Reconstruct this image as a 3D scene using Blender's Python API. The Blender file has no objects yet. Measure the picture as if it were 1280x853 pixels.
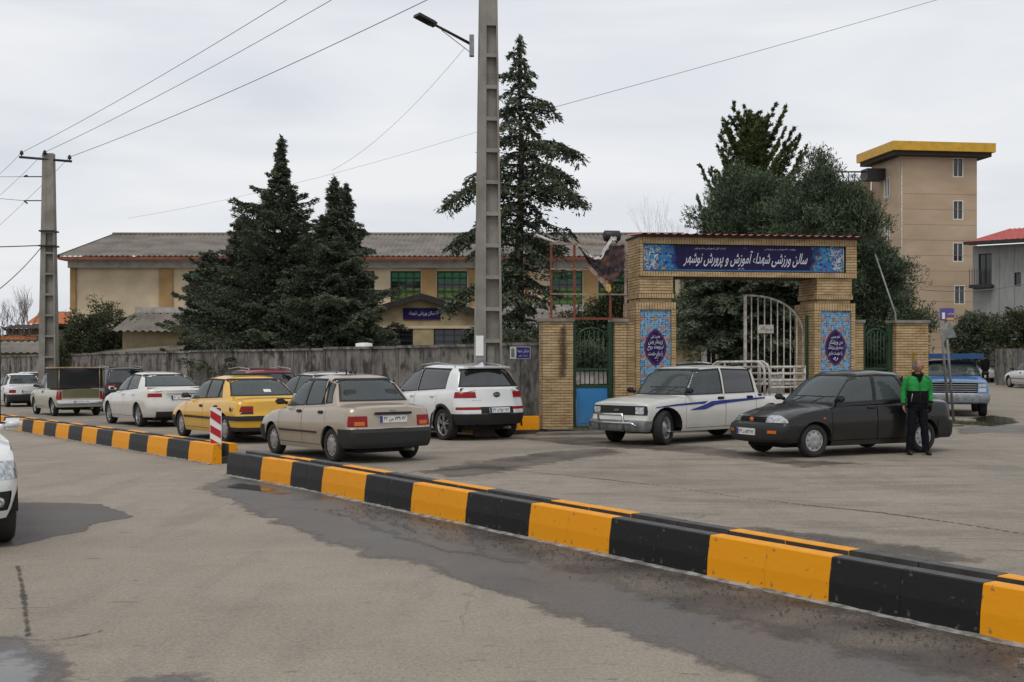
import bpy, bmesh, math, random, unicodedata
import numpy as np
from mathutils import Vector, Matrix, Euler
R = math.radians
random.seed(7)
rng = np.random.default_rng(7)
SC = bpy.context.scene
COL = SC.collection
# ------------------------------------------------------------------ camera
FPX, HOR, CAMH = 1500.0, 443.0, 1.70          # focal length (in 1280 px widths), horizon row, eye height
cd = bpy.data.cameras.new('camera')
cam = bpy.data.objects.new('camera', cd); COL.objects.link(cam)
cam.location = (0, 0, CAMH); cam.rotation_euler = (R(90), 0, 0)
cd.sensor_width = 36; cd.lens = 36 * FPX / 1280; cd.shift_y = (HOR - 426.5) / 1280
cd.clip_end = 3000; cd.clip_start = .1
SC.camera = cam
# ------------------------------------------------------------------ world: overcast sky
W = bpy.data.worlds.new('World'); SC.world = W; W.use_nodes = True
SUN_EL, SUN_AZ = R(58), R(200)
def build_world():
    nt = W.node_tree; nt.nodes.clear(); N = nt.nodes.new; L = nt.links.new
    out = N('ShaderNodeOutputWorld')
    sky = N('ShaderNodeTexSky'); sky.sky_type = 'NISHITA'; sky.sun_disc = False
    sky.sun_elevation = SUN_EL; sky.sun_rotation = SUN_AZ; sky.air_density = 1.2; sky.dust_density = 3
    b1 = N('ShaderNodeBackground'); b1.inputs[1].default_value = 0.05; L(sky.outputs[0], b1.inputs[0])
    tc = N('ShaderNodeTexCoord'); sep = N('ShaderNodeSeparateXYZ'); L(tc.outputs['Generated'], sep.inputs[0])
    mp = N('ShaderNodeMapping'); mp.inputs['Scale'].default_value = (1.3, 1.3, 6.5); L(tc.outputs['Generated'], mp.inputs[0])
    n1 = N('ShaderNodeTexNoise'); n1.inputs['Scale'].default_value = 1.7; n1.inputs['Detail'].default_value = 5
    n1.inputs['Roughness'].default_value = .5; n1.inputs['Distortion'].default_value = .4; L(mp.outputs[0], n1.inputs[0])
    cr = N('ShaderNodeValToRGB'); e = cr.color_ramp.elements
    e[0].position = .38; e[0].color = (.70, .735, .80, 1); e[1].position = .62; e[1].color = (.87, .88, .90, 1)
    L(n1.outputs[0], cr.inputs[0])
    # overcast skies grow brighter towards the zenith
    ab = N('ShaderNodeMath'); ab.operation = 'ABSOLUTE'; L(sep.outputs[2], ab.inputs[0])
    mr = N('ShaderNodeMapRange'); L(ab.outputs[0], mr.inputs[0])
    mr.inputs[1].default_value = .0; mr.inputs[2].default_value = 1; mr.inputs[3].default_value = 1.0; mr.inputs[4].default_value = 1.12
    b2 = N('ShaderNodeBackground'); L(cr.outputs[0], b2.inputs[0]); L(mr.outputs[0], b2.inputs[1])
    mx = N('ShaderNodeMixShader'); mx.inputs[0].default_value = .90
    L(b1.outputs[0], mx.inputs[1]); L(b2.outputs[0], mx.inputs[2]); L(mx.outputs[0], out.inputs[0])
build_world()
sl = bpy.data.lights.new('sun', 'SUN'); sl.energy = 1.15; sl.angle = R(24); sl.color = (1, .97, .93)
so = bpy.data.objects.new('sun', sl); COL.objects.link(so)
_d = Vector((math.sin(SUN_AZ) * math.cos(SUN_EL), math.cos(SUN_AZ) * math.cos(SUN_EL), math.sin(SUN_EL)))
so.rotation_euler = _d.to_track_quat('Z', 'Y').to_euler(); so.location = _d * 60
SC.view_settings.view_transform = 'Standard'; SC.view_settings.look = 'None'
SC.view_settings.exposure = 0.06; SC.view_settings.gamma = 1
try:
    SC.cycles.max_bounces = 8; SC.cycles.transparent_max_bounces = 12; SC.cycles.use_denoising = True
except Exception: pass

# ------------------------------------------------------------------ helpers
def _sm(t): t = min(1, max(0, t)); return t * t * (3 - 2 * t)
def gz(x, y):                                   # the street falls gently away to the left
    s = -.5635 * x + .826 * y - 14; c = .826 * x + .5635 * y
    return -.0135 * min(max(s, 0), 60) * (1 - _sm((c - 15) / 9))
def G(px, py):                                  # a ground point seen at a pixel of the photograph
    z = 0
    for _ in range(30): d = (CAMH - z) * FPX / (py - HOR); z = gz((px - 640) / FPX * d, d)
    return Vector(((px - 640) / FPX * d, d, z))
def drape(bm):
    for v in bm.verts: v.co.z += gz(v.co.x, v.co.y)
    return bm
def at(px, py, d):                              # a point at depth d
    return Vector(((px - 640) / FPX * d, d, CAMH + (HOR - py) / FPX * d))
def tag(o, label=None, cat=None, group=None, kind=None):
    if label: o['label'] = label
    if cat: o['category'] = cat
    if group: o['group'] = group
    if kind: o['kind'] = kind
    return o
def empty(name, loc=(0, 0, 0), rz=0, **k):
    o = bpy.data.objects.new(name, None); COL.objects.link(o); o.location = loc; o.rotation_euler = (0, 0, rz)
    return tag(o, **k)
def link(name, me, parent=None, loc=None, rot=None):
    o = bpy.data.objects.new(name, me); COL.objects.link(o)
    if parent is not None: o.parent = parent
    if loc is not None: o.location = loc
    if rot is not None: o.rotation_euler = rot
    return o
def obj(name, bm, mats, parent=None, loc=None, rot=None, smooth=None, **k):
    if smooth is not None:
        bm.normal_update()
        for f in bm.faces: f.smooth = True
        for e in bm.edges:
            if len(e.link_faces) == 2 and e.calc_face_angle(0) > smooth: e.smooth = False
    me = bpy.data.meshes.new(name); bm.to_mesh(me); bm.free()
    for m in (mats if isinstance(mats, (list, tuple)) else [mats]): me.materials.append(m)
    o = link(name, me, parent, loc, rot)
    return tag(o, **k)
def np_mesh(name, v, f, mats, parent=None, attrs=None, smooth=False, mi=None, **k):
    me = bpy.data.meshes.new(name); me.vertices.add(len(v)); me.vertices.foreach_set('co', np.asarray(v, np.float32).ravel())
    f = np.asarray(f, np.int32); n, s = f.shape
    me.loops.add(n * s); me.loops.foreach_set('vertex_index', f.ravel())
    me.polygons.add(n); me.polygons.foreach_set('loop_start', np.arange(0, n * s, s, dtype=np.int32))
    try: me.polygons.foreach_set('loop_total', np.full(n, s, np.int32))
    except Exception: pass
    if mi is not None: me.polygons.foreach_set('material_index', np.asarray(mi, np.int32))
    if smooth: me.polygons.foreach_set('use_smooth', np.ones(n, bool))
    me.update(calc_edges=True)
    for an, (dom, arr) in (attrs or {}).items():
        a = me.attributes.new(an, 'FLOAT', dom); a.data.foreach_set('value', np.asarray(arr, np.float32))
    for m in (mats if isinstance(mats, (list, tuple)) else [mats]): me.materials.append(m)
    return tag(link(name, me, parent), **k)
def box(bm, c, s, rot=None, mi=0, taper=None):
    c = Vector(c); hx, hy, hz = s[0] / 2, s[1] / 2, s[2] / 2; vs = []
    for z in (-hz, hz):
        t = taper if (taper and z > 0) else 1
        for x, y in ((-hx, -hy), (hx, -hy), (hx, hy), (-hx, hy)):
            p = Vector((x * t, y * t, z))
            if rot is not None: p = rot @ p
            vs.append(bm.verts.new(c + p))
    for q in ((3, 2, 1, 0), (4, 5, 6, 7), (0, 1, 5, 4), (1, 2, 6, 5), (2, 3, 7, 6), (3, 0, 4, 7)):
        bm.faces.new([vs[i] for i in q]).material_index = mi
    return vs
def box6(bm, x0, x1, y0, y1, z0, z1, mi=0): return box(bm, ((x0 + x1) / 2, (y0 + y1) / 2, (z0 + z1) / 2), (x1 - x0, y1 - y0, z1 - z0), mi=mi)
def prism(bm, poly, a, b, axis='y', mi=0):      # polygon in the two other axes, extruded from a to b
    def P(p, t):
        return {'y': (p[0], t, p[1]), 'x': (t, p[0], p[1]), 'z': (p[0], p[1], t)}[axis]
    A = [bm.verts.new(P(p, a)) for p in poly]; B = [bm.verts.new(P(p, b)) for p in poly]; n = len(poly)
    fs = [bm.faces.new(A), bm.faces.new(B[::-1])]
    for i in range(n): fs.append(bm.faces.new((A[i], B[i], B[(i + 1) % n], A[(i + 1) % n])))
    for f in fs: f.material_index = mi
    bmesh.ops.recalc_face_normals(bm, faces=fs)
def tube(bm, pts, r, seg=8, mi=0, cap=True):
    pts = [Vector(p) for p in pts]; rr = r if isinstance(r, (list, tuple)) else [r] * len(pts); rings = []
    up = None
    for i, p in enumerate(pts):
        d = (pts[min(i + 1, len(pts) - 1)] - pts[max(i - 1, 0)]).normalized()
        if up is None or abs(d.dot(up)) > .98: up = Vector((0, 0, 1)) if abs(d.z) < .9 else Vector((1, 0, 0))
        s = d.cross(up).normalized(); u2 = s.cross(d).normalized(); up = u2
        rings.append([bm.verts.new(p + (s * math.cos(a) + u2 * math.sin(a)) * rr[i]) for a in [2 * math.pi * k / seg for k in range(seg)]])
    for a, b in zip(rings, rings[1:]):
        for k in range(seg):
            f = bm.faces.new((a[k], a[(k + 1) % seg], b[(k + 1) % seg], b[k])); f.smooth = True; f.material_index = mi
    if cap and seg > 2:
        bm.faces.new(rings[0][::-1]).material_index = mi; bm.faces.new(rings[-1]).material_index = mi
def lathe(bm, prof, seg=24, axis='y', mi=0, c=(0, 0, 0), cap=True):   # prof: (along axis, radius)
    c = Vector(c); rings = []
    for a, r in prof:
        ring = []
        for k in range(seg):
            t = 2 * math.pi * k / seg; p, q = r * math.cos(t), r * math.sin(t)
            ring.append(bm.verts.new(c + Vector({'y': (p, a, q), 'z': (p, q, a), 'x': (a, p, q)}[axis])))
        rings.append(ring)
    fs = []
    for a, b in zip(rings, rings[1:]):
        for k in range(seg):
            f = bm.faces.new((a[k], b[k], b[(k + 1) % seg], a[(k + 1) % seg])); f.smooth = True; f.material_index = mi; fs.append(f)
    for rg in ((rings[0], rings[-1]) if cap else ()):
        if (rg[0].co - rg[seg // 2].co).length > 1e-4: f = bm.faces.new(rg); f.material_index = mi; fs.append(f)
    bmesh.ops.recalc_face_normals(bm, faces=fs)
def ball(bm, c, r, seg=12, rings=8, mi=0):
    r = Vector(r) if not isinstance(r, (int, float)) else Vector((r, r, r))
    res = bmesh.ops.create_uvsphere(bm, u_segments=seg, v_segments=rings, radius=1)
    for v in res['verts']:
        v.co = Vector((v.co.x * r.x, v.co.y * r.y, v.co.z * r.z)) + Vector(c)
        for f in v.link_faces: f.smooth = True; f.material_index = mi
    return res['verts']
# Persian text: joined letter forms, laid out right to left
_F = {}
for _cp in list(range(0xFB50, 0xFDFF)) + list(range(0xFE70, 0xFEFD)):
    _dd = unicodedata.decomposition(chr(_cp)).split()
    if len(_dd) == 2: _F.setdefault(int(_dd[1], 16), {})[_dd[0]] = chr(_cp)
def shape_fa(s):
    out = []
    for i, ch in enumerate(s):
        f = _F.get(ord(ch))
        if not f: out.append(ch); continue
        pv = _F.get(ord(s[i - 1])) if i else None
        nx = _F.get(ord(s[i + 1])) if i + 1 < len(s) else None
        a = bool(pv and '<initial>' in pv) and '<final>' in f
        b = bool(nx and '<final>' in nx) and '<initial>' in f
        k = '<medial>' if a and b else '<final>' if a else '<initial>' if b else '<isolated>'
        out.append(f.get(k, ch))
    return ''.join(reversed(out))
def text(name, s, width, height, m, parent, M, fa=True, shear=0, bold=0, depth=.004):
    """lettering fitted into width x height; M places it (x right, y up in its own plane)"""
    c = bpy.data.curves.new(name, 'FONT'); c.body = shape_fa(s) if fa else s; c.shear = shear; c.offset = bold; c.extrude = 0
    c.resolution_u = 2
    o = bpy.data.objects.new('t', c); COL.objects.link(o)
    dg = bpy.context.evaluated_depsgraph_get(); dg.update()
    me = bpy.data.meshes.new_from_object(o.evaluated_get(dg)); bpy.data.objects.remove(o); bpy.data.curves.remove(c)
    co = np.empty(len(me.vertices) * 3, np.float32); me.vertices.foreach_get('co', co); co = co.reshape(-1, 3)
    lo, hi = co.min(0), co.max(0); co[:, :2] = (co[:, :2] - (lo + hi)[:2] / 2) / np.maximum((hi - lo)[:2], 1e-4) * (width, height)
    me.vertices.foreach_set('co', co.ravel()); me.materials.clear(); me.materials.append(m); me.update()
    o = link(name, me, parent); o.matrix_local = M
    return o
def frame(px, py, pz, xr, yr):                  # matrix from an origin and two unit axes
    x = Vector(xr).normalized(); y = Vector(yr).normalized(); z = x.cross(y)
    return Matrix(((x.x, y.x, z.x, px), (x.y, y.y, z.y, py), (x.z, y.z, z.z, pz), (0, 0, 0, 1)))

# ------------------------------------------------------------------ materials
def mat(name, col, rough=.7, var=.12, scale=6, bump=0, bscale=None, metal=0, coat=0, col2=None, stretch=(1, 1, 1), trans=0, ior=1.45, spec=.5, detail=6, lo=.35, hi=.65, dirt=None):
    m = bpy.data.materials.new(name); m.use_nodes = True; nt = m.node_tree; N = nt.nodes.new; L = nt.links.new
    b = nt.nodes['Principled BSDF']
    b.inputs['Roughness'].default_value = rough; b.inputs['Metallic'].default_value = metal; b.inputs['IOR'].default_value = ior
    if coat: b.inputs['Coat Weight'].default_value = coat; b.inputs['Coat Roughness'].default_value = .08
    if trans: b.inputs['Transmission Weight'].default_value = trans
    b.inputs['Specular IOR Level'].default_value = spec
    tc = N('ShaderNodeTexCoord'); mp = N('ShaderNodeMapping'); mp.inputs['Scale'].default_value = stretch
    L(tc.outputs['Object'], mp.inputs[0])
    n = N('ShaderNodeTexNoise'); n.inputs['Scale'].default_value = scale; n.inputs['Detail'].default_value = detail; L(mp.outputs[0], n.inputs[0])
    mr = N('ShaderNodeMapRange'); mr.inputs[1].default_value = lo; mr.inputs[2].default_value = hi; L(n.outputs[0], mr.inputs[0])
    mx = N('ShaderNodeMix'); mx.data_type = 'RGBA'
    c2 = col2 or tuple(c * (1 - 2 * var) for c in col)
    mx.inputs[6].default_value = (*col, 1); mx.inputs[7].default_value = (*c2, 1); L(mr.outputs[0], mx.inputs[0])
    L(mx.outputs[2], b.inputs['Base Color'])
    if dirt:                                   # road dust thrown on the lower body: (height, colour, strength)
        h, dc, ds = dirt; sp = N('ShaderNodeSeparateXYZ'); L(tc.outputs['Object'], sp.inputs[0])
        r2 = N('ShaderNodeMapRange'); r2.inputs[1].default_value = h; r2.inputs[2].default_value = 0.12; r2.inputs[3].default_value = 0; r2.inputs[4].default_value = ds
        L(sp.outputs[2], r2.inputs[0])
        n2 = N('ShaderNodeTexNoise'); n2.inputs['Scale'].default_value = 5; n2.inputs['Detail'].default_value = 6; L(tc.outputs['Object'], n2.inputs[0])
        mu = N('ShaderNodeMath'); mu.operation = 'MULTIPLY'; L(r2.outputs[0], mu.inputs[0]); L(n2.outputs[0], mu.inputs[1])
        m2 = N('ShaderNodeMath'); m2.operation = 'MULTIPLY_ADD'; m2.inputs[1].default_value = 1.1; m2.inputs[2].default_value = .0; L(mu.outputs[0], m2.inputs[0])
        m2.use_clamp = True
        x2 = N('ShaderNodeMix'); x2.data_type = 'RGBA'; L(m2.outputs[0], x2.inputs[0]); L(mx.outputs[2], x2.inputs[6]); x2.inputs[7].default_value = (*dc, 1)
        L(x2.outputs[2], b.inputs['Base Color'])
        x3 = N('ShaderNodeMapRange'); x3.inputs[3].default_value = rough; x3.inputs[4].default_value = .8; L(m2.outputs[0], x3.inputs[0]); L(x3.outputs[0], b.inputs['Roughness'])
    if bump:
        nb = N('ShaderNodeTexNoise'); nb.inputs['Scale'].default_value = bscale or scale * 4; nb.inputs['Detail'].default_value = 4; L(mp.outputs[0], nb.inputs[0])
        bp = N('ShaderNodeBump'); bp.inputs['Strength'].default_value = bump; bp.inputs['Distance'].default_value = .02
        L(nb.outputs[0], bp.inputs['Height']); L(bp.outputs[0], b.inputs['Normal'])
    return m
def nodes(m): return m.node_tree, m.node_tree.nodes.new, m.node_tree.links.new, m.node_tree.nodes['Principled BSDF']
DUST = (.24, .215, .18)
def paint(name, col, metal=.0, rough=.28, dirt=.9, dh=1.0): return mat(name, col, rough, .03, 3, metal=metal, coat=.7 if max(col) > .08 else .35, dirt=(dh, DUST, dirt), spec=.5 if max(col) > .08 else .3)
M = {}
M['brick'] = mat('yellow_brick', (.49, .36, .20), .85, .2, 3, .3, 40, stretch=(1, 1, 3), col2=(.33, .21, .10))
M['brick_dark'] = mat('mortar', (.10, .075, .05), .95, .2, 8)
M['concrete'] = mat('pole_concrete', (.28, .262, .228), .9, .12, 1.5, .3, 60, col2=(.17, .157, .135), detail=8)
M['cement'] = mat('cement_cap', (.25, .235, .21), .9, .2, 4, .3, 30)
M['mortar_white'] = mat('kerb_mortar', (.30, .29, .265), .9, .25, 9, .6, 25, col2=(.13, .12, .105), lo=.4, hi=.6)
M['kerb_yellow'] = mat('kerb_yellow_paint', (.70, .275, .003), .55, .10, 13, .12, 20, col2=(.28, .16, .05), spec=.25, lo=.64, hi=.70, detail=10)
M['kerb_black'] = mat('kerb_black_paint', (.009, .009, .0095), .5, .1, 13, .12, 20, spec=.3, col2=(.08, .075, .07), lo=.64, hi=.72, detail=10)
M['school_wall'] = mat('cream_render', (.60, .49, .335), .9, .1, 1.2, .1, 20, col2=(.50, .40, .27))
M['school_brown'] = mat('ochre_pilaster', (.37, .235, .10), .9, .1, 2)
M['school_white'] = mat('pale_band', (.42, .39, .35), .85, .15, 3)
M['rust_orange'] = mat('orange_fascia', (.27, .085, .045), .8, .2, 3)
M['roof_grey'] = mat('weathered_roof_sheet', (.205, .18, .15), .9, .2, .9, .2, 30, col2=(.125, .11, .092), detail=9)
M['roof_orange'] = mat('orange_roof_tile', (.45, .15, .05), .85, .2, 5)
M['roof_red'] = mat('red_roof_sheet', (.42, .07, .055), .6, .15, 3)
M['roof_dark'] = mat('dark_roof_edge', (.035, .028, .025), .8, .2, 3)
M['glass_dark'] = mat('dark_glass', (.02, .022, .022), .08, 0, 1, spec=.8)
M['green_pane'] = mat('green_film_pane', (.02, .26, .09), .3, .3, 6, spec=.6, col2=(.015, .14, .05))
M['lime_pane'] = mat('lime_film_pane', (.16, .27, .05), .35, .2, 6, spec=.6)
M['green_paint'] = mat('dark_green_paint', (.012, .05, .022), .5, .15, 6)
M['blue_paint'] = mat('blue_door_paint', (.03, .19, .42), .55, .08, 2, .1, 8, dirt=(.5, (.16, .19, .22), .4))
M['white_metal'] = mat('white_painted_steel', (.52, .51, .48), .5, .2, 9, col2=(.33, .28, .22))
M['grey_metal'] = mat('galvanised_steel', (.26, .27, .27), .5, .2, 8, metal=.5)
M['rust'] = mat('rusty_steel', (.22, .06, .025), .85, .25, 14, col2=(.11, .04, .025))
M['pale_steel'] = mat('pale_worn_steel', (.30, .25, .21), .7, .25, 12, col2=(.2, .1, .06))
M['black_metal'] = mat('black_steel', (.02, .02, .022), .5, .1, 8)
M['white'] = mat('white_enamel', (.72, .72, .70), .4, .05, 5)
M['sign_blue'] = mat('navy_enamel', (.035, .03, .20), .4, .1, 5)
M['sign_yellow'] = mat('yellow_enamel', (.62, .36, .03), .4, .1, 5)
M['navy_tile'] = mat('navy_glazed_tile', (.013, .009, .055), .55, .25, 30, col2=(.026, .012, .085), spec=.15)
M['maroon_tile'] = mat('maroon_glazed_tile', (.15, .025, .045), .5, .3, 30, col2=(.05, .02, .10), spec=.2)
M['white_tile'] = mat('white_glazed_lettering', (.58, .60, .64), .3, .1, 12)
M['orange_tile'] = mat('orange_glazed_tile', (.62, .17, .02), .3, .2, 20)
M['banner'] = mat('torn_banner_cloth', (.035, .028, .03), .9, .3, 5, col2=(.16, .07, .05), lo=.5, hi=.7)
M['banner_white'] = mat('white_banner_cloth', (.62, .60, .57), .9, .1, 6)
M['bark'] = mat('bark', (.06, .045, .033), .95, .3, 6, .6, 20, stretch=(1, 1, .3))
M['tower'] = mat('tan_facing_brick', (.46, .35, .245), .85, .1, .35, .15, 20, col2=(.38, .28, .19), stretch=(1, 1, 2.5))
M['tower_joint'] = mat('tan_joint', (.38, .262, .165), .9, .1, 3)
M['tower_yellow'] = mat('yellow_cladding', (.60, .34, .025), .5, .1, 3)
M['grey_clad'] = mat('grey_cladding', (.30, .30, .29), .7, .12, 1.5, stretch=(4, 4, .4))
M['old_brick'] = mat('old_brown_brick', (.17, .10, .065), .9, .25, 6)
M['cream_wall'] = mat('cream_plaster', (.43, .345, .20), .9, .15, 2)
M['tyre'] = mat('tyre_rubber', (.018, .018, .018), .85, .1, 9, dirt=(1, (.05, .045, .04), .30))
M['rim'] = mat('wheel_silver', (.42, .42, .42), .35, .12, 9, metal=.7)
M['rim_dark'] = mat('wheel_recess', (.03, .03, .03), .7, 0, 1)
M['plastic'] = mat('black_bumper_plastic', (.016, .016, .017), .55, .1, 5, dirt=(1, (.07, .064, .055), .4), spec=.3)
M['seal'] = mat('rubber_seal', (.012, .012, .012), .6, 0, 1)
M['under'] = mat('underbody', (.012, .012, .012), .95, 0, 1)
M['chrome'] = mat('chrome', (.55, .55, .55), .18, .05, 4, metal=1)
M['lamp_red'] = mat('red_lamp_lens', (.30, .006, .008), .25, .25, 40, spec=.35, col2=(.17, .004, .006))
M['lamp_orange'] = mat('orange_lamp_lens', (.62, .14, .012), .25, .1, 30)
M['lamp_white'] = mat('clear_lamp_lens', (.55, .57, .58), .1, .35, 25, metal=.5, coat=1, col2=(.22, .23, .24))
M['seat'] = mat('seat_fabric', (.085, .082, .08), .95, .1, 8)
M['trim'] = mat('cabin_trim', (.028, .028, .028), .9, .1, 4)
def plate_mat():
    return mat('number_plate_white', (.66, .66, .62), .4, .08, 12)
M['plate'] = plate_mat(); M['plate_text'] = mat('plate_black', (.015, .015, .015), .5, 0, 1)
def glass_mat(name, tint, alpha=.45, rough=.03):
    """car glass: mirror-like coat over a see-through tinted sheet"""
    m = bpy.data.materials.new(name); m.use_nodes = True; nt, N, L, b = nodes(m); out = nt.nodes['Material Output']
    b.inputs['Base Color'].default_value = (*tint, 1); b.inputs['Roughness'].default_value = rough; b.inputs['Specular IOR Level'].default_value = .9; b.inputs['IOR'].default_value = 1.6
    t = N('ShaderNodeBsdfTransparent'); t.inputs[0].default_value = (.62, .68, .66, 1)
    fr = N('ShaderNodeLayerWeight'); fr.inputs[0].default_value = .35
    mr = N('ShaderNodeMapRange'); mr.inputs[3].default_value = 1 - alpha; mr.inputs[4].default_value = 1; L(fr.outputs['Fresnel'], mr.inputs[0])
    mx = N('ShaderNodeMixShader'); L(mr.outputs[0], mx.inputs[0]); L(t.outputs[0], mx.inputs[1]); L(b.outputs[0], mx.inputs[2]); L(mx.outputs[0], out.inputs[0])
    return m
M['cg'] = glass_mat('clear_car_glass', (.17, .20, .20), .70)
M['cgd'] = glass_mat('tinted_car_glass', (.015, .015, .016), .12)
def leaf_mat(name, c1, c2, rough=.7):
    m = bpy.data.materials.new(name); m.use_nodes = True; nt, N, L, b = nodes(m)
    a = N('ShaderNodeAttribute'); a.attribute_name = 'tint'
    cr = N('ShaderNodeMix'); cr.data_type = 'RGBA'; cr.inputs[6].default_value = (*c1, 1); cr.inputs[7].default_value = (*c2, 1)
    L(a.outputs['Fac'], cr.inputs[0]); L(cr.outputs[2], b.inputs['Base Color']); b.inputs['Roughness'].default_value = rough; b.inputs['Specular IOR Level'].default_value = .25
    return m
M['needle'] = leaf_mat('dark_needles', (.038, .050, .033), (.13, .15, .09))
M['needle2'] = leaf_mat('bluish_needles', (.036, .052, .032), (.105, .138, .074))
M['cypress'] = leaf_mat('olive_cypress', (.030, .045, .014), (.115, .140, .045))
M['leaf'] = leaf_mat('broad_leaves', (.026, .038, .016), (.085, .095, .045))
M['twig'] = mat('twigs', (.16, .14, .125), .9, .2, 6)
M['grass'] = leaf_mat('short_grass', (.05, .06, .015), (.11, .12, .04))
# ------------------------------------------------------------------ ground
def asphalt():
    m = bpy.data.materials.new('worn_asphalt'); m.use_nodes = True; nt, N, L, b = nodes(m)
    tc = N('ShaderNodeTexCoord')
    def noise(s, d=8, st=(1, 1, 1), rot=0, rough=.6, dist=0):
        mp = N('ShaderNodeMapping'); mp.inputs['Scale'].default_value = st; mp.inputs['Rotation'].default_value = (0, 0, rot); L(tc.outputs['Object'], mp.inputs[0])
        n = N('ShaderNodeTexNoise'); n.inputs['Scale'].default_value = s; n.inputs['Detail'].default_value = d; n.inputs['Roughness'].default_value = rough; n.inputs['Distortion'].default_value = dist
        L(mp.outputs[0], n.inputs[0]); return n.outputs[0]
    def mr(x, a, b_, c=0, d=1):
        q = N('ShaderNodeMapRange'); q.inputs[1].default_value = a; q.inputs[2].default_value = b_; q.inputs[3].default_value = c; q.inputs[4].default_value = d; L(x, q.inputs[0]); return q.outputs[0]
    def mixc(f, a, c):
        q = N('ShaderNodeMix'); q.data_type = 'RGBA'
        for i, v in ((0, f), (6, a), (7, c)):
            if hasattr(v, 'is_linked'): L(v, q.inputs[i])
            else: q.inputs[i].default_value = v if i == 0 else (*v, 1)
        return q.outputs[2]
    def mul(a, c):
        q = N('ShaderNodeMath'); q.operation = 'MULTIPLY'; L(a, q.inputs[0])
        if hasattr(c, 'is_linked'): L(c, q.inputs[1])
        else: q.inputs[1].default_value = c
        return q.outputs[0]
    base = mixc(mr(noise(.35, 6), .38, .62), (.310, .262, .202), (.232, .195, .149))
    streak = mr(noise(.55, 8, (3.2, .5, 1), R(-55), .65), .50, .66)          # tyre-worn streaks along the road
    base = mixc(mul(streak, .45), base, (.135, .117, .098))
    # beyond the median the crossing is patchy and dirtier
    sp = N('ShaderNodeSeparateXYZ'); L(tc.outputs['Object'], sp.inputs[0])
    q = N('ShaderNodeVectorMath'); q.operation = 'DOT_PRODUCT'; L(tc.outputs['Object'], q.inputs[0]); q.inputs[1].default_value = (.823, .568, 0)
    far = mr(q.outputs['Value'], 6.6, 7.6)
    patch = mr(noise(.9, 9, (.55, 1.5, 1), R(8), .68, .4), .50, .60)
    base = mixc(mul(mul(patch, far), .68), base, (.090, .074, .058))
    wear = mr(noise(1.5, 9, (.35, 3.0, 1), R(8), .72, .3), .54, .62); base = mixc(mul(mul(wear, far), .55), base, (.085, .068, .054))
    rough_ = mr(noise(9, 6, (.7, 1.5, 1), R(8), .75), .52, .60); base = mixc(mul(mul(rough_, far), .35), base, (.10, .083, .066))
    patch2 = mr(noise(3.2, 7, (.6, 1.6, 1), R(12), .7), .56, .64)
    base = mixc(mul(mul(patch2, far), .5), base, (.31, .265, .21))
    grain = mr(noise(48, 2, rough=.8), .38, .62); base = mixc(mul(grain, .62), base, (.115, .096, .074))
    grain2 = mr(noise(26, 3, rough=.7), .42, .62); base = mixc(mul(grain2, .28), base, (.36, .31, .24))
    speck = mr(noise(85, 3, rough=.7), .60, .72); base = mixc(mul(speck, .6), base, (.46, .40, .33))
    pit = mr(noise(5.5, 4, (.45, 1.5, 1), R(4), .7), .635, .67); base = mixc(mul(pit, .6), base, (.09, .075, .06))
    blot = mr(noise(2.2, 8, (1, 1, 1), 0, .7), .52, .66); base = mixc(mul(blot, .22), base, (.13, .112, .09))
    speck2 = mr(noise(60, 3, rough=.7), .62, .74); base = mixc(mul(speck2, .6), base, (.07, .06, .05))
    # fine cracks
    vo = N('ShaderNodeTexVoronoi'); vo.feature = 'DISTANCE_TO_EDGE'; vo.inputs['Scale'].default_value = .42
    wn = N('ShaderNodeTexNoise'); wn.inputs['Scale'].default_value = 1.6; wn.inputs['Detail'].default_value = 7; L(tc.outputs['Object'], wn.inputs[0])
    mm = N('ShaderNodeMix'); mm.data_type = 'VECTOR'; mm.inputs[0].default_value = .34; L(tc.outputs['Object'], mm.inputs[4]); L(wn.outputs['Color'], mm.inputs[5])
    L(mm.outputs[1], vo.inputs['Vector'])
    cr = mr(vo.outputs[0], .0022, .0, 0, 1); cm = mr(noise(.22, 3), .53, .60)
    crack = mul(cr, cm); base = mixc(mul(crack, .8), base, (.035, .03, .026))
    L(base, b.inputs['Base Color'])
    L(mr(patch, 0, 1, .82, .7), b.inputs['Roughness'])
    bp = N('ShaderNodeBump'); bp.inputs['Strength'].default_value = .45; bp.inputs['Distance'].default_value = .012; L(noise(45, 6, rough=.75), bp.inputs['Height'])
    b2 = N('ShaderNodeBump'); b2.inputs['Strength'].default_value = .5; b2.inputs['Distance'].default_value = .05; L(noise(1.6, 6), b2.inputs['Height']); L(bp.outputs[0], b2.inputs['Normal'])
    L(b2.outputs[0], b.inputs['Normal'])
    return m
M['asphalt'] = asphalt()
def earth_sheet(name, x0, x1, y0, y1, z, m, n=2):
    bm = bmesh.new(); bmesh.ops.create_grid(bm, x_segments=n, y_segments=n, size=.5)
    for v in bm.verts: v.co = ((v.co.x + .5) * (x1 - x0) + x0, (v.co.y + .5) * (y1 - y0) + y0, z)
    return obj(name, bm, m, kind='structure')
M['soil'] = mat('bare_soil', (.10, .085, .055), .95, .3, .3, .3, 5, col2=(.05, .055, .025))
earth_sheet('ground', -900, 900, -60, 1800, -.90, M['soil'])
# the road: one sheet over everything that is driven on
rd = bmesh.new(); bmesh.ops.create_grid(rd, x_segments=150, y_segments=170, size=.5)
for v in rd.verts: v.co = (v.co.x * 150, (v.co.y + .5) * 170 - 10, 0)
obj('road', drape(rd), M['asphalt'], smooth=1, kind='structure')

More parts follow.
